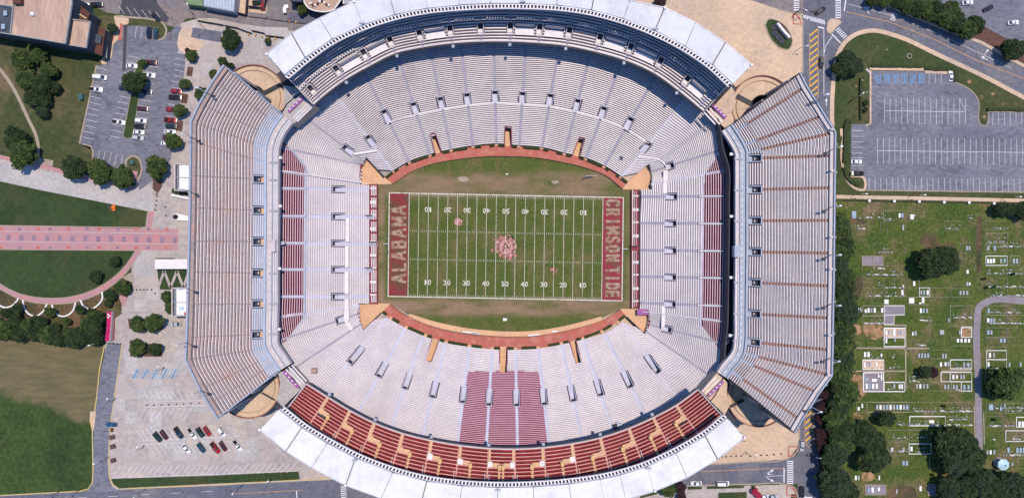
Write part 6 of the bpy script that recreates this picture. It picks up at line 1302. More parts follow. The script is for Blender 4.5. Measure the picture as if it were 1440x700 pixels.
for a in ((156, 291.5, 'person walking beside the orange mower on the lawn', 'shirt'), (151, 595, 'person in dark clothes on the side street above the blue car', 'cloth_dark'), (148.5, 605, 'person in dark clothes on the side street below the blue car', 'cloth_dark'), (1046, 619, 'person on the lower right plaza near the roof end', 'cloth_dark')): person(*a)
# bollards, dark posts
def small(name, cat, lab, grp, pts, fn):
    first = None
    for x, y in pts:
        c = P(x, y)
        if first is None: first = fn(); o = first
        else: o = copy_tree(first)
        tag(o, lab, cat, grp); o.location = (c.x, c.y, .03)
def post(): return MB().cyl(0, 0, 0, .9, .25, 8).cyl(0, 0, .9, 1.05, .3, 8, .12).build('bollard', M['dark_steel'])
small('bollard', 'bollard', 'short dark bollard standing on the pale plaza', 'dark plaza bollards', [(221, 273), (222, 276), (221, 282), (220, 288.5), (219, 295), (233, 291), (234, 303), (188, 407), (193, 407), (198, 407), (203, 407), (208, 407), (214, 407), (219, 412), (155, 482), (160, 482.5), (166, 483), (170, 483.5), (1009, 642), (1015, 641), (1021, 641), (1028, 640.5), (1035, 640), (1042, 640), (1055, 640), (1070, 639), (1078, 639), (1088, 638), (1098, 637), (208, 569), (217, 569), (228, 568.5), (238, 568), (249, 567.5), (259, 567), (269, 566.5), (281, 566)], post)
def pier(): return MB().box(0, 0, .5, .9, .9, 1.0).box(0, 0, 1.05, 1.1, 1.1, .15).build('gate_pier', M['stone_white'])
small('gate_pier', 'pier', 'white square fence pier beside the tan pavement above the graves', 'white fence piers above the cemetery', [(1221, 282.5), (1256, 283), (1291, 283.5), (1326, 284.5), (1361, 285), (1396, 286), (1432, 286.5)], pier)
fr = root('cemetery_fence', P(1320, 284), 'low dark fence between the white piers above the cemetery', 'fence'); wall_strip('fence_rail', [P(1186, 281.8, 0), P(1440, 286.6, 0), P(1600, 290, 0)], .3, .9, .08, 'dark_steel', fr)
# street lamps
def lamp(px, py, h, ang, lab, arm=2.0):
    c = P(px, py); t = root('street_lamp', c, lab, 'street lamp', 'street lamps', R(ang))
    if 'lampme' not in VP:
        a = MB().bar((0, 0, 0), (0, 0, 8), .13, .08).build('pole', M['dark_steel'], None); b = MB().bar((0, 0, 7.9), (arm, 0, 8.3), .06).build('arm', M['truss'], None); d = MB().box(arm + .3, 0, 8.3, 1.0, .45, .2).build('lamp_head', M['stone_white'], None)
        VP['lampme'] = [a, b, d]; L_ = [a, b, d]
    else:
        L_ = [o.copy() for o in VP['lampme']]; [C.objects.link(o) for o in L_]
    for o in L_: o.parent = t; o.scale = (1, 1, 1)
for a in ((153.5, 641.5, 8, 200, 'street lamp beside the side street near the dark planter boxes'), (84, 690, 8, 215, 'leftmost street lamp on the bottom street'), (112, 688, 8, 215, 'second street lamp from the left on the bottom street'), (206, 686, 8, 225, 'street lamp at the bottom street by the grass strip'), (342, 680, 8, 225, 'street lamp at the bottom street nearest the roof'), (203, 627, 8, 60, 'street lamp at the left end of the lower stall row'), (290, 41, 8, 220, 'street lamp on the plaza under the parking bay'), (382, 674, 6, 60, 'lamp in the grass strip near the roof corner'), (275, 22, 8, 90, 'lamp at the top street beside the yard'), (147, 480, 8, 195, 'lamp beside the lower end of the magenta banner'), (1199, 274.5, 8, 0, 'leftmost lamp below the right car park'), (1279, 276, 8, 0, 'second lamp below the right car park'), (1410, 278.5, 8, 0, 'rightmost lamp below the right car park'), (1117, 20, 8, 330, 'lamp at the red brick corner of the upper right plaza'), (1118, 73, 8, 10, 'lamp on the upper right plaza beside the avenue'), (1196, 141, 8, 40, 'lamp in the lawn beside the avenue bend'), (1137, 636, 8, 0, 'lamp at the avenue below the yellow hatching'), (162, 561, 6, 60, 'curved lamp beside the side street'), (1048, 634, 5, 20, 'low lamp on the lower right plaza'), (231, 517, 8, 60, 'lamp by the blue hatched stalls')): lamp(*a)
# signals and dark clutter near the crossing
sg_ = root('traffic_signal', P(1117, 21), 'black traffic signal mast reaching over the crossing', 'traffic signal'); p = P(1117, 21); MB().bar((p.x, p.y, 0), (p.x, p.y, 6.5), .15).build('pole', M['dark_steel'], sg_); MB().bar((p.x, p.y, 6.3), (p.x + 8, p.y - 1, 6.7), .1).build('arm', M['dark_steel'], sg_)
for k in (3, 5.5, 8): MB().box(p.x + k, p.y - k / 8, 6.2, .5, .5, 1.2).build('signal_head', M['dark_steel'], sg_)
sg_ = root('traffic_signal', P(1141, 637), 'black traffic signal mast by the lower avenue trees', 'traffic signal'); p = P(1153, 636); MB().bar((p.x, p.y, 0), (p.x, p.y, 6.5), .15).build('pole', M['dark_steel'], sg_); MB().bar((p.x, p.y, 6.3), (p.x - 5, p.y, 6.7), .12).build('arm', M['dark_steel'], sg_)
for k in (3, 5): MB().box(p.x - k, p.y, 6.2, .5, .5, 1.1).build('signal_head', M['dark_steel'], sg_)
# monument bed on the upper right plaza
bed = smoothpx([(1076, 36), (1080, 28), (1092, 29), (1104, 37), (1112, 50), (1114, 60), (1108, 70), (1098, 68), (1084, 55), (1076, 36)], 4)[:-1]
sheet('planted_bed', bed, M['lawn_dark'], .12); MB().ribbon(gpts(bed + [bed[0]]), .4, .25, .03).build('kerb', M['kerb'], None, 'structure')
sheet('mulch_bed', smoothpx([(1091, 33), (1098, 32), (1108, 42), (1113, 55), (1108, 56), (1091, 33)], 3)[:-1], M['mulch'], .14)
mo = root('monument_wall', P(1100, 46), 'pale curved monument wall with plinth in the oval planted bed', 'monument'); wall_strip('wall', [P(1091, 35, 0), P(1099, 45, 0), P(1108, 55, 0)], .1, 2.4, 1.0, 'stone_white', mo)
for x, y in ((1088, 40), (1089, 47), (1094, 53), (1099, 58)): q = P(x, y); MB().cyl(q.x, q.y, .1, .5, 1.4, 12).build('plinth', M['dark_wall_and_shade'], mo)
# white arcs of the lawn
for k, pts in enumerate((((-6, 418), (-2, 427), (8, 432), (20, 428), (27, 419)), ((33, 421), (35, 433), (43, 442), (51, 444), (61, 438), (67, 427)), ((74, 428), (76, 437), (84, 443.5), (93, 444), (103, 437), (107, 425)), ((114, 422), (118, 430), (128, 434), (138, 429), (145, 418), (144, 410)))):
    w3 = root('seat_wall', P(*pts[2]), '%s white curved seat wall from the left, hanging off the curved brick walk' % ordn[k], 'seat wall', 'white arcs below the curved walk'); wall_strip('wall', [P(x, y, 0) for x, y in smoothpx(list(pts), 5)], .03, .55, .6, 'stone_white', w3)
# magenta banner fence
bn = root('banner_fence', P(153, 458), 'long magenta banner screen beside a railed stair at the plaza edge', 'banner'); MB().pprism([(150, 438), (158, 438.5), (155.5, 462), (154, 479), (147, 479), (150, 460)], 1.9, 2.3).build('banner', M['banner_magenta'], bn)
wall_strip('rail', [P(158.5, 438, 2), P(156.5, 462, 2), P(155, 480, 2)], -2, .5, .2, 'parapet', bn); MB().pprism([(159, 438), (161.5, 438), (160, 478), (156.5, 478)], .1, .5).build('stair', M['wall_red'], bn)
for x, y in ((152, 442), (154, 444), (152, 446)): MB().box(*P(x, y, 2.35), .7, .7, .05).build('banner_mark', M['stone_white'], bn)
# planter boxes
for k, (x, y) in enumerate(((157.5, 614.5), (158.5, 627.5), (159, 647))):
    c = P(x, y, .5); t = root('planter_box', (c.x, c.y, 0), '%s dark square planter box from the top beside the side street' % ordn[k], 'planter', 'dark planter boxes', R(18)); o = MB()
    o.box(0, 0, .35, 2.4, 2.0, .7); b = o.build('box', M['dark_wall_and_shade'], None); b.parent = t; s = MB().box(0, 0, .74, 1.9, 1.5, .12).build('soil', M['mulch'], None); s.parent = t
pb = root('planter_box', P(157.5, 604), 'small rust brown planter box just below the blue car', 'planter'); MB().box(*P(157.5, 604, .3), 1.2, 1.8, .6).build('box', M['roof_brown'], pb)
c = P(116, 137); MB_ = tag(MB().box(c.x, c.y, .7, 1.6, 2.6, 1.4).box(c.x, c.y, 1.45, 1.8, 2.8, .12).build('utility_cabinet', M['cabinet_green']), 'green utility cabinet on the lawn left of the car park', 'cabinet')
c = P(187, 229); tag(MB().box(c.x, c.y, .6, 1.8, 1.5, 1.2).box(c.x, c.y, 1.25, 2.0, 1.7, .1).build('utility_cabinet', M['cabinet_green']), 'teal utility cabinet on the island at the car park corner', 'cabinet')
# plaza side buildings of the left stand
def gatehouse(x0, y0, x1, y1, lab):
    rt = root('gate_building', P((x0 + x1) / 2, (y0 + y1) / 2), lab, 'building'); z = 7
    MB().pprism([(x0 + 5, y0 + 1), (x1, y0 + 1), (x1, y1 - 1), (x0 + 5, y1 - 1)], 0, z).build('roof', M['stone_white'], rt)
    q = [(x0, y0), (x1, y0), (x1, y1), (x0, y1), (x0, y0)]; W3 = [P(x, y, z) for x, y in q]; wall_strip('parapet_wall', [(p.x, p.y, 0) for p in W3], 0, z + .8, .5, 'parapet', rt)
    wall_strip('partition', [P(x0 + 4, y0, z), P(x0 + 4, y1, z)], -z, .6, .3, 'steel_blue', rt); wall_strip('partition', [P(x0, (y0 + y1) / 2, z), P(x1, (y0 + y1) / 2 + .5, z)], -3, .5, .2, 'steel_blue', rt)
    MB().pprism([(x0 + .5, y0 + 1), (x0 + 4, y0 + 1), (x0 + 4, y1 - 1), (x0 + .5, y1 - 1)], 3.2, 3.5).build('stair', M['steel_blue'], rt); return rt
g1 = gatehouse(247, 231, 268, 268, 'upper white walled gate building beside the left end stand'); g2 = gatehouse(243, 405, 264, 444, 'lower white walled gate building beside the left end stand')
MB().box(*P(261.5, 441, 7.5), 1.6, 1.6, .4).build('hatch', M['paint_red'], g2); MB().box(*P(255, 433, 7.3), 1.8, 1.4, .5).build('roof_unit', M['metal_blue'], g2)
tag(MB().pprism([(218, 364.5), (264, 364.5), (264, 378), (218, 378)], 3.0, 3.5).bar(P(219, 366, 0), P(219, 366, 3), .2).bar(P(219, 377, 0), P(219, 377, 3), .2).bar(P(250, 366, 0), P(250, 366, 3), .2).bar(P(250, 377, 0), P(250, 377, 3), .2).build('canopy', M['white_deck']), 'long flat white canopy above the zigzag lawn', 'canopy')
for k in range(11): c = P(220 + 2.4 * k, 363.2, .4); tag(MB().box(c.x, c.y, .5, .55, .35, 1.0).build('bollard', M['dark_steel']), 'small black barrier post in the row above the flat white canopy', 'barrier', 'black posts above the white canopy')
st = root('statue_plinth', P(248, 306), 'dark round statue base at the tip of a long white marble slab', 'statue'); MB().pprism([(244, 300.5), (250, 300.5), (266, 304), (266, 310), (245, 309.5)], .02, .7).build('slab', M['stone_white'], st); c = P(248.5, 305); MB().cyl(c.x, c.y, .7, 1.6, 1.1, 14).cyl(c.x, c.y, 1.6, 3.4, .5, 8, .3).build('statue', M['dark_steel'], st)
tag(MB().pprism([(241, 273), (266, 278), (266, 281), (241, 275.5)], .1, 1.4).build('low_wall', M['stone_white']), 'low white wall below the upper gate building', 'wall')
# ---------------------------------------------------------------- buildings
def roofed(rt, pts, z, rm, wm, par='roof_grey', ph=.8, z0=0):
    MB().pprism(pts, z0, z).build('wall', M[wm], rt); q = [P(x, y, z) for x, y in pts]; a = MB(); cx = sum(p.x for p in q) / len(q); cy = sum(p.y for p in q) / len(q)
    ins = [(lerp(p.x, cx, .015), lerp(p.y, cy, .015)) for p in q]; a.prism(ins, z + .01, z + .12); r_ = a.build('roof', M[rm], rt)
    wall_strip('parapet', [(p.x, p.y, z) for p in q + [q[0]]], -.2, ph, .45, par, rt); return r_
gy = root('gymnasium', P(70, 40), 'large flat tan roofed hall with dark facade at the upper left', 'building')
roofed(gy, [(22, 2 - 14), (102, 6 - 12), (102, 6), (93, 62), (16, 49)], 15, 'roof_tan', 'wall_dark'); roofed(gy, [(101, 28), (128, 31), (122, 68), (95.5, 63.5)], 12.5, 'roof_tan', 'wall_dark')
roofed(gy, [(-40, 4), (21, 12), (15.5, 49), (-40, 40)], 12, 'roof_dark', 'wall_dark'); roofed(gy, [(-40, -30), (21, -30), (20, 10), (-40, 3)], 13, 'roof_tan', 'wall_dark')
roofed(gy, [(103.5, 7), (112, 8), (126, 20), (123, 30), (102, 27)], 9, 'roof_brown', 'wall_dark', 'roof_brown', .3)
roofed(gy, [(131, 34), (148, 42), (143, 79), (126, 71)], 6.5, 'roof_brown', 'wall_dark', 'roof_brown', .3)
roofed(gy, [(132, 48), (143, 51), (141, 62), (129.5, 58)], 7.6, 'roof_dark', 'wall_dark', 'roof_dark', .2)
for x, y in ((46, 20), ): MB().box(*P(x, y, 15.7), 1.5, 1.5, 1.1).build('roof_vent', M['stone_white'], gy)
MB().box(*P(26, 3, 16.2), 3.5, 2.4, 2.4).build('roof_unit', M['roof_brown'], gy)
for x, y in ((8, 19), (5, 38)): MB().box(*P(x, y, 12.8), 1.5, 2.2, .8).build('skylight', M['stone_blue'], gy)
for k in range(6): MB().pprism([(112 + k * 1.5, 20 + k), (114 + k * 1.5, 20.5 + k), (114 + k * 1.5, 22 + k), (112 + k * 1.5, 21.5 + k)], 9.1, 9.5).build('skylight', M['paint_yellow' if k % 2 else 'stone_white'], gy)
MB().pprism([(148, 42), (152, 43), (150, 82), (145, 80)], 3, 3.4).build('porch_roof', M['roof_grey'], gy)
b2 = root('low_building', P(300, 5), 'low building with green awning and pale glazed roof at the top edge', 'building')
MB().pprism([(262, -14), (286, -14), (285, 9), (262, 6)], 0, 4.5).build('awning', mat('awning_green', (.16, .24, .12), None, .5), b2)
gl = MB().pprism([(287, -12), (331, -6), (329, 17), (286, 9)], 0, 5.5).build('wall', M['steel_blue'], b2)
for k in range(10): MB().pprism([(288 + 4.2 * k, -8 + .7 * k), (291.6 + 4.2 * k, -7.6 + .7 * k), (291 + 4.2 * k, 8.7 + .75 * k), (287.3 + 4.2 * k, 8.3 + .75 * k)], 5.52, 5.7).build('glass_pane', M['glass_pale'], gl)
b3 = root('walled_yard', P(340, 6), 'walled tan yard beside the glazed roof at the top edge', 'yard'); sheet('yard_floor', [(331, -20), (351, -20), (349, 22), (329, 18)], M['concrete_tan'], Z(6)); sheet('yard_floor', [(351, -20), (378, -20), (374, 20), (349, 17)], M['concrete_tan'], Z(6))
wall_strip('wall', [P(x, y, 0) for x, y in ((329, 18), (348, 23), (351, -20))], 0, 2.6, .4, 'dark_wall_and_shade', b3); wall_strip('wall', [P(x, y, 0) for x, y in ((351, 11), (373, 13), (378, -10))], 0, 2.4, .4, 'dark_wall_and_shade', b3)
b4 = root('low_building', P(455, 5), 'building with curved pink roof beside the top left roof end', 'building')
roofed(b4, smoothpx([(428, 4), (434, 12), (445, 16), (460, 17), (470, 14)], 3) + [(480, 0), (480, -30), (425, -30)], 6, 'roof_tan', 'wall_dark', 'stone_white', .4); roofed(b4, [(408, -20), (424, -20), (424, 3), (408, 2)], 7, 'roof_dark', 'wall_dark', 'dark_wall_and_shade', .3)
for k in range(9): MB().box(*P(437 + 3.2 * k, 5 + 3 * math.sin(k), 6.6), .9, .9, .8).build('roof_unit', M['roof_brown' if k % 2 else 'stone_white'], b4)
roofed(b4, [(484, -22), (520, -22), (500, 2), (483, 6)], 5, 'roof_grey', 'wall_dark', 'stone_white', .4)
for k, q in enumerate((((279, 30), (297, 33.5)), ((296, 33), (315, 36.5)), ((317, 37), (337, 41)), ((337, 41.5), (355, 48)), ((355, 44), (373, 48)), ((374, 51), (400, 54)), ((350, 24), (378, 27)), ((380, 28), (430, 34)))):
    f_ = root('barrier', P(*q[0]), '%s dark temporary fence panel from the left along the top street' % ordn[k], 'barrier', 'dark fence panels along the top street'); wall_strip('panel', [P(*q[0], 0), P(*q[1], 0)], .1, 1.6 if k < 6 else .6, .25, 'dark_wall_and_shade', f_)
for k, (x, y) in enumerate(((350, 49.5), (360, 50.5), (369, 52), (378, 54), (388, 55), (408, 31), (417, 32.5))): c = P(x, y); tag(MB().box(c.x, c.y, .5, .5, .7, 1.0).build('traffic_post', M['orange' if k % 2 else 'paint_yellow']), 'small tan post beside the dark fence panels on the top street', 'post', 'tan posts of the top street')
for k in range(6): c = P(240 + .5 * (k % 2), 45 + 2.6 * k); tag(MB().cyl(c.x, c.y, .02, .8, .28, 8, .1).build('traffic_cone', M['orange'] if k % 2 else M['dark_steel']), 'small traffic cone in the vertical row at the car park mouth', 'cone', 'cones at the car park mouth')
tag(MB().box(*P(401, 15, 1.1), 1.5, 2.8, 1.9).box(*P(403, 10, .8), 1.8, 1.6, 1.2).build('generator', M['stone_white']), 'pale generator trailer standing on the top street', 'generator')
# arched wall by the ramp towers
# gazebo
gz = root('gazebo', P(1411, 653), 'pale blue eight sided gazebo among dark cemetery trees', 'gazebo'); c = P(1412.5, 653.5, 4); R_ = 2.75
for k in range(8):
    a0, a1 = R(45 * k + 22.5), R(45 * k + 67.5); MB().add([(c.x + R_ * math.cos(a0), c.y + R_ * math.sin(a0), 3.4), (c.x + R_ * math.cos(a1), c.y + R_ * math.sin(a1), 3.4), (c.x, c.y, 4.5)], [(0, 1, 2)]).build('roof_panel', M['metal_blue'], gz)
    MB().bar((c.x + 2.4 * math.cos(a0), c.y + 2.4 * math.sin(a0), 0), (c.x + 2.4 * math.cos(a0), c.y + 2.4 * math.sin(a0), 3.4), .1).build('post', M['stone_white'], gz)
MB().cyl(c.x, c.y, 4.4, 5.1, .25, 8).build('finial', M['dark_steel'], gz); MB().cyl(c.x, c.y, .02, .3, 2.6, 8).build('floor', M['concrete'], gz)
MB().pprism([(954 - 0, 0)] * 0 + [(1196.5, 280), (1202.5, 280), (1202.5, 303), (1196.5, 303)], 0, .1) if 0 else None
# lawn ornaments of the avenue lawn
c = P(1278.5, 79); sr = root('ring_bed', (c.x, c.y, 0), 'small pale ring shaped bed in the lawn above the right car park', 'ring'); wall_strip('ring', [(c.x + 1.1 * math.cos(.5 * i), c.y + 1.1 * math.sin(.5 * i), 0) for i in range(13)], .03, .3, .35, 'kerb', sr)
for k, (x, y, s) in enumerate(((1234, 66, .5), (1247, 70, .7), (1363, 115, 2.2), (1396, 132, 2.2), (1380, 136, 2.6), (1410, 146, 2.0), (1384, 165, 2.2), (1190, 113, 1.6), (1204, 121, 1.6), (1219, 130, .8), (1212, 113, 1.2), (1277, 58, .6))):
    c = P(x, y); 
    if s > 1.3: MB().poly([(c.x + s * .42 * math.cos(.7 * i) * random.uniform(.7, 1.2), c.y + s * .42 * math.sin(.7 * i) * random.uniform(.7, 1.2), Z(5)) for i in range(9)]).build('bare_earth', M['clay'], None, 'structure')
    else: tag(MB().cyl(c.x, c.y, 0, .3, s * .4, 8, s * .25).build('boulder', M['stone_white']), 'small pale stone in the lawn around the right car park', 'stone', 'pale stones in the avenue lawn')
# ---------------------------------------------------------------- cemetery
def plot(x0, y0, x1, y1, wd=.13, m='kerb', fill=None):
    o = [P(*q) for q in ((x0, y0), (x1, y0), (x1, y1), (x0, y1), (x0, y0))]
    t = root('grave_plot', P((x0 + x1) / 2, (y0 + y1) / 2), 'rectangular family plot edged with a low stone kerb' if m == 'kerb' else 'rectangular family plot edged with a bright white kerb', 'grave plot', 'pale kerbed plots' if m == 'kerb' else 'white kerbed plots')
    wall_strip('kerb', [(p.x, p.y, 0) for p in o], .02, .22, wd * .85, m, t)
    if fill: MB().poly([(p.x, p.y, .06) for p in o[3::-1]]).build('gravel_bed', M[fill], t)
K_, W_ = 'kerb', 'stone_white'
for a in ((1242, 296, 1257, 310.5, .25), (1257, 296, 1270.5, 309), (1276, 296, 1290, 310.5), (1238, 313, 1248, 324), (1228, 342, 1241.5, 355), (1212, 360, 1227, 373, .25, K_, 'gravel'), (1227.4, 360, 1242, 373, .25, K_, 'gravel'), (1212, 373.4, 1242, 387), (1242.4, 373.5, 1271, 387, .12), (1328, 311, 1350, 324), (1386, 300, 1392.5, 310), (1385, 311, 1415, 323, .12), (1386, 328, 1416, 342, .25), (1386, 342.4, 1400, 355, .25), (1386, 360, 1416, 373, .35, W_), (1420, 360, 1434, 373, .25), (1350, 342, 1366, 355), (1213.5, 391, 1242, 405), (1242.4, 391, 1257, 404.5), (1257.4, 391.5, 1271.5, 404.5), (1242.4, 405, 1271, 417, .12), (1278, 391.5, 1292, 405), (1292.4, 391, 1307, 404), (1292.5, 404.4, 1307, 417, .3, W_), (1307.4, 404.5, 1337, 417.5), (1277.5, 417.5, 1307, 428, .25), (1213, 429.5, 1242.6, 443.5, .25), (1243, 429.5, 1271.5, 442.5, .35, W_, 'gravel'), (1213, 444, 1242.6, 455.5, .25), (1243, 443, 1257, 455.5, .35, W_, 'gravel'), (1243, 461, 1272, 474, .5, W_, 'concrete_tan'), (1243, 474.6, 1272, 487, .5, W_), (1336, 405.5, 1366.5, 417.5), (1336, 429.5, 1366, 458, .25), (1351.5, 460, 1366, 474, .5, W_, 'clay'), (1337, 474.4, 1366, 486), (1401.5, 391, 1416, 404), (1416.4, 404.5, 1440, 417, .12), (1386, 430, 1415, 442.5), (1386, 443, 1415.5, 455), (1416, 442.5, 1445, 455), (1386, 460.5, 1416, 474), (1416.5, 460.5, 1431, 474, .12), (1386, 474.5, 1416, 487, .12), (1213, 505.5, 1242.5, 519, .4, W_, 'concrete_tan'), (1214, 523.5, 1242.2, 550, .6, W_, 'gravel'), (1243, 537, 1271.5, 550, .5, W_), (1307, 492, 1335.6, 504), (1278, 523, 1293.5, 536, .14), (1307, 537, 1337, 549), (1204, 565, 1218.6, 579), (1219, 565, 1277.6, 579, .3), (1278.4, 565, 1308, 579), (1308.4, 565, 1336, 579, .12), (1336.4, 565, 1365, 579, .12), (1336, 505.5, 1366, 518, .4, W_), (1323, 523, 1335.6, 536, .4, W_), (1336, 523, 1366, 536, .4, W_), (1351.5, 536.5, 1366, 549.5, .4, W_), (1337.4, 537, 1351, 549.5, .25), (1387, 492.5, 1415, 505, .35, W_), (1387, 505.5, 1415, 517.5, .3, W_), (1385.5, 523, 1400, 536, .12), (1386, 566, 1398.6, 580), (1399, 566, 1446, 580), (1219, 584, 1233, 593), (1279, 585, 1329, 598, .45, W_), (1329.5, 586, 1366, 598.5, .12), (1248, 621, 1277.6, 640), (1278, 623.5, 1309, 637.5, .4, W_), (1307, 643, 1320, 658, .25), (1216.5, 681, 1246, 695, .35, K_, 'gravel'), (1305, 680, 1322, 696, .35, K_, 'gravel'), (1429, 586, 1445, 600, .4, W_), (1414, 605, 1440, 620, .35, W_), (1430, 644, 1445, 658, .2), (1248, 604, 1278, 619, .14), (1278.4, 604, 1308, 619, .14), (1385, 585, 1414, 600, .12)): plot(*a)
slab_mesh = {}
def slab(x, y, w_=2.4, h_=6.0, m='stone_grey'):
    key = (w_, h_, m); c = P(x, y)
    if key not in slab_mesh: o = MB().box(0, 0, .18, w_ / 3, h_ / 3, .32).build('ledger', M[m]); slab_mesh[key] = o
    else: o = slab_mesh[key].copy(); C.objects.link(o)
    o.name = 'grave_slab'; o.location = (c.x, c.y, .03); o.rotation_euler = (0, 0, random.uniform(-.03, .03))
    tag(o, {'stone_grey': 'grey flat ledger slab lying in the cemetery grass', 'stone_white': 'white flat ledger slab lying in the cemetery grass', 'stone_blue': 'blue grey flat ledger slab lying in the cemetery grass'}[m], 'grave slab', {'stone_grey': 'grey grave slabs', 'stone_white': 'white grave slabs', 'stone_blue': 'blue grey grave slabs'}[m])
G_, B_ = 'stone_grey', 'stone_blue'
for a in ((1264.5, 303, 2.6, 6, W_), (1268.5, 303, 2.6, 6, B_), (1282, 305, 5, 6.5, W_), (1285.5, 302.5, 2, 3, G_), (1269.5, 320, 2.5, 7.5, K_ and G_), (1199, 302, 3, 10, B_), (1202, 302, 3, 10, B_), (1359, 349), (1362.5, 349), (1389, 349), (1398, 349, 2.4, 6, B_), (1389, 367, 3, 6, W_), (1393, 367, 3, 6, W_), (1397, 366.5, 3, 6, W_), (1407, 367), (1412, 366.5, 2.6, 6, B_), (1425, 367, 3, 6.5), (1429.5, 367, 3, 6.5), (1285, 398.5, 3, 6.5, W_), (1295, 411), (1299, 411, 2.4, 6, B_), (1304, 411, 2.6, 6.5, W_), (1268.5, 411, 2.8, 7, W_), (1269.5, 402, 1.8, 3, W_), (1281.5, 422.5, 7, 7.5, W_), (1297.5, 422, 3.6, 7.5, W_), (1293.5, 426, 3, 2, W_), (1246, 424, 6, 6, W_), (1206, 436, 2.6, 6, W_), (1210, 436), (1217, 437, 3, 5, W_), (1221, 436, 2.6, 6.5, W_), (1225, 436), (1229.5, 436, 2.8, 6.5, W_), (1240, 436, 2.8, 6.5, W_), (1294.5, 436.5, 2.8, 6.5, W_), (1298.5, 436.5, 2.4, 6, B_), (1303, 436.5), (1246, 467, 2.6, 6, W_), (1250.5, 467, 2.6, 6), (1257, 467, 3, 10, W_), (1263, 467, 2.4, 6), (1267.5, 467, 2.6, 6, B_), (1246, 479, 2.4, 6, W_), (1258, 478, 1.8, 4, B_), (1283, 469, 2, 5, W_), (1287, 468, 2.6, 6), (1359.5, 399, 2.8, 5.5), (1363, 399, 2, 4, W_), (1360, 382, 3, 5, W_), (1350, 411.5, 2.6, 5.5), (1354.5, 411.5, 2.6, 5.5), (1359.5, 411.5, 2.6, 5.5), (1389.5, 436, 2.4, 6, B_), (1389, 450, 3, 5.5, W_), (1393.5, 450, 3, 5.5, B_), (1397.5, 450, 2.6, 5.5), (1389, 467, 3, 6, B_), (1393.5, 467, 2.6, 6), (1333.5, 450, 2, 5), (1324, 467, 6, 6.5, G_), (1349, 467, 2, 4.5), (1346.5, 478.5, 3, 5, W_), (1351.5, 478.5, 3, 5, W_), (1357, 478.5, 3, 5, W_), (1362, 478.5, 3, 5, W_), (1407, 478.5, 3, 5, B_), (1412, 478.5, 3, 5, B_), (1216, 498, 3, 7, W_), (1220.8, 498, 3, 7, W_), (1239, 499, 2.2, 4.5, W_), (1292, 499.5), (1296.3, 499.5, 2.6, 6, B_), (1300.5, 499.5), (1304.5, 499.5, 2.6, 6, B_), (1215.5, 512.5, 3, 7, W_), (1219.5, 511.5, 2.6, 6), (1223.5, 511.5), (1232, 511.5, 3, 6, W_), (1218.3, 542.5, 3.2, 7, W_), (1222.5, 542, 2.6, 7, B_), (1227.3, 542.5, 3, 7, W_), (1232.3, 542.5, 3, 7, W_), (1229, 534, 7, 4, W_), (1218, 533, 5, 4, B_), (1235, 528, 2, 4, W_), (1239, 530, 2, 8, W_), (1257, 542.5, 2.4, 6), (1264.5, 543, 2.4, 6.5, W_), (1268, 543, 2.4, 6.5, W_), (1289, 542.5), (1293.5, 542.5, 2.6, 6, W_), (1298.5, 542.5), (1303.5, 542.5), (1325.5, 500), (1329.5, 500), (1322.5, 512, 2.8, 6, W_), (1329, 511.5, 2.6, 5, W_), (1333, 511.5), (1355, 512), (1361, 512), (1391.3, 499, 2.8, 6.5, W_), (1397, 499), (1389.5, 512, 2.8, 6.5, W_), (1419, 512), (1434.5, 512), (1340, 529.5, 2.8, 6, W_), (1345, 529.5, 2.4, 5, W_), (1351, 529.5), (1354.7, 529.5), (1328.5, 543.5), (1333, 543.5), (1340.5, 543.5), (1345, 543.5), (1355.5, 543.5, 2.6, 6, B_), (1361.2, 543.5, 2.6, 6, B_), (1393, 572, 6, 8, B_), (1407, 574, 2.6, 6, B_), (1412, 570, 2, 6), (1212, 570, 2, 6, W_), (1207, 574, 3, 5, W_), (1270, 631, 3, 5), (1254, 631, 2, 5, W_), (1270, 650.5, 3, 6, B_), (1274.5, 650.5, 3, 6, B_), (1281.2, 630.5, 3, 6.5, W_), (1294, 686, 3, 7, W_), (1260.5, 690, 2.2, 6), (1221, 688, 3, 6, B_), (1226.5, 688, 3, 7, W_), (1235.3, 687, 3, 5, W_), (1203, 671, 2.6, 6, W_), (1207, 671, 2.6, 6), (1309.5, 592, 7, 4, W_), (1433, 595.5, 3, 7, W_), (1437.5, 595.5, 3, 7, W_), (1388, 635, 2.4, 5), (1392.5, 635, 2.6, 5.5, W_), (1397.5, 635), (1417.5, 632, 3, 7, B_), (1430, 632.5, 3, 7, B_), (1434.5, 632.5, 3, 7, B_), (1439, 632.5, 3, 7, B_), (1423, 652, 2.4, 4, B_), (1236, 671, 1.8, 6, W_), (1200, 437, 1.5, 6, W_)): slab(*a)
for k in range(10): slab(1233 + 4.7 * k, 572, 3, 6.5, (B_, G_, W_)[(k * 2) % 3])
hs = None; rnd = random.Random(5)
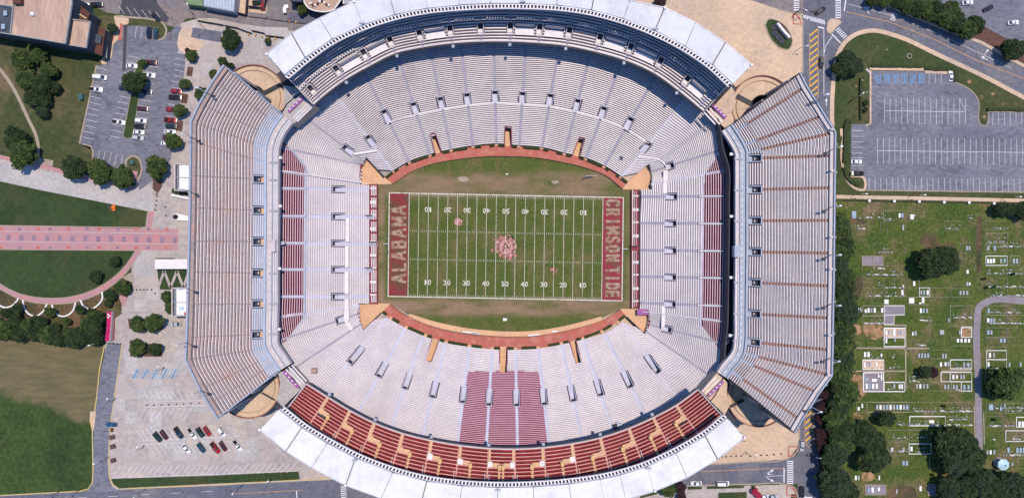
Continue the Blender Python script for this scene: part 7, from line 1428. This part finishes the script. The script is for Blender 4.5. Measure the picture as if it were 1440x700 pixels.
rows = [(1205, 1245, 306), (1242, 1256, 308.5), (1206, 1216, 321), (1360, 1375, 307), (1330, 1350, 321.5), (1395, 1418, 321), (1388, 1415, 339.5), (1228, 1256, 354.5), (1228, 1250, 377), (1218, 1250, 386), (1250, 1272, 386), (1388, 1440, 346.5), (1388, 1440, 384), (1230, 1242, 401), (1245, 1272, 404), (1220, 1272, 416), (1385, 1440, 403), (1390, 1440, 415.5), (1216, 1242, 454), (1340, 1366, 446), (1388, 1440, 439), (1392, 1440, 454), (1284, 1300, 484.5), (1224, 1240, 502.5), (1255, 1262, 502), (1224, 1240, 517), (1250, 1264, 516), (1340, 1366, 516), (1280, 1292, 528), (1278, 1292, 535.5), (1340, 1366, 548), (1248, 1256, 546.5), (1282, 1306, 577.5), (1308, 1366, 577.5), (1262, 1276, 596), (1280, 1322, 596), (1335, 1366, 589), (1332, 1366, 597), (1255, 1276, 615), (1280, 1306, 614.5), (1250, 1276, 634), (1288, 1308, 634), (1390, 1430, 598), (1410, 1440, 577), (1418, 1436, 617), (1396, 1402, 617), (1405, 1440, 639), (1400, 1440, 573), (1294, 1316, 450)]
nn = 0
for x0, x1, y in rows:
    x = x0 + rnd.uniform(0, 3)
    while x < x1 and nn < 290:
        if rnd.random() < .72:
            w_ = rnd.choice((.5, .55, .7, .8, 1.3)); c = P(x, y + rnd.uniform(-.7, .7)); m = rnd.choice(('stone_white', 'stone_grey', 'stone_grey'))
            key = ('h', w_, m)
            if key not in slab_mesh: o = MB().box(0, 0, .3, w_, .28, .6).box(0, 0, .06, w_ + .2, .5, .12).build('headstone', M[m]); slab_mesh[key] = o
            else: o = slab_mesh[key].copy(); C.objects.link(o)
            o.location = (c.x, c.y, .02); tag(o, 'small upright pale headstone in the cemetery rows', 'headstone', 'upright headstones'); nn += 1
        x += rnd.uniform(2.4, 5.0)

mb = MB(); rnd = random.Random(11)     # the many tiny markers past the three hundred built one by one
for x0, x1, y in rows:
    for yy_ in (y - 4.5, y + .8):
        x = x0 + rnd.uniform(0, 4)
        while x < x1:
            if rnd.random() < .42: c = P(x, yy_ + rnd.uniform(-.8, .8)); mb.box(c.x, c.y, .16, rnd.choice((.35, .5, .6)), rnd.choice((.25, .35, .6)), .28)
            x += rnd.uniform(2.2, 6)
mb.build('small_grave_markers', M['stone_grey'], None, 'stuff')
# ---------------------------------------------------------------- labels that single out each repeat by row and place in the row
def word(n):
    ones = ['', 'first', 'second', 'third', 'fourth', 'fifth', 'sixth', 'seventh', 'eighth', 'ninth', 'tenth', 'eleventh', 'twelfth', 'thirteenth', 'fourteenth', 'fifteenth', 'sixteenth', 'seventeenth', 'eighteenth', 'nineteenth']
    tens = {20: ('twentieth', 'twenty'), 30: ('thirtieth', 'thirty'), 40: ('fortieth', 'forty'), 50: ('fiftieth', 'fifty')}
    return ones[n] if n < 20 else (tens[n // 10 * 10][0] if n % 10 == 0 else tens[n // 10 * 10][1] + '-' + ones[n % 10])
def relabel(prefix, gap, desc, unit, skip=()):
    obs = [o for o in C.objects if o.parent is None and o.get('category') and o.name.split('.')[0] == prefix and o.get('group') not in skip]
    pos = {}
    for o in obs:
        v = Vector(o.location)
        if o.type == 'MESH' and v.length < .01: v = sum((q.co for q in o.data.vertices), Vector()) / len(o.data.vertices)
        pos[o.name] = v
    obs.sort(key=lambda o: -pos[o.name].y); rows = []
    for o in obs:
        if rows and abs(pos[rows[-1][0].name].y - pos[o.name].y) < gap: rows[-1].append(o)
        else: rows.append([o])
    for ri, r in enumerate(rows):
        r.sort(key=lambda o: pos[o.name].x)
        for k, o in enumerate(r):
            o['label'] = '%s, %s from the left in the %s %s row from the top' % (desc(o), word(k + 1), word(ri + 1), unit)
relabel('grave_plot', 3.0, lambda o: ('white' if 'white' in o['group'] else 'pale') + ' kerbed grave plot', 'plot')
relabel('grave_slab', 2.6, lambda o: o['group'].split(' grave')[0] + ' flat slab', 'slab')
relabel('headstone', 1.6, lambda o: 'small upright pale headstone', 'headstone')
relabel('bollard', 1.2, lambda o: 'short dark post', 'post')
for g_, up in (('upper', 1), ('lower', 0)):
    hh = [o for o in C.objects if o.get('group') == 'hedges along the front of the seating' and g_ in o['label']]
    hh.sort(key=lambda o: sum(v.co.x for v in o.data.vertices) / len(o.data.vertices))
    for k, o in enumerate(hh): o['label'] = '%s low clipped hedge from the left along the %s brick walkway' % (word(k + 1), g_)
sh_ = sorted([o for o in C.objects if o.get('group') == SB], key=lambda o: o.location.x)
for k, o in enumerate(sh_): o['label'] = '%s dark shrub from the left in the border above the brown meadow' % word(k + 1)
for g_, t_ in (('tiny bushes among the graves', 'tiny dark evergreen bush among the graves, %s from the left'), ('cones at the car park mouth', '%s cone from the top in the row at the car park mouth'), ('tan posts of the top street', 'small tan street post beside the fence panels, %s from the left'), ('white fence piers above the cemetery', '%s white square fence pier from the left above the graves'), ('pale stones in the avenue lawn', 'small pale stone in the avenue lawn, %s from the left')):
    gg = [o for o in C.objects if o.get('group') == g_]
    def key_(o):
        v = Vector(o.location)
        if v.length < .01: v = sum((q.co for q in o.data.vertices), Vector()) / len(o.data.vertices)
        return (-v.y if 'top' in t_ else v.x)
    for k, o in enumerate(sorted(gg, key=key_)): o['label'] = t_ % word(k + 1)
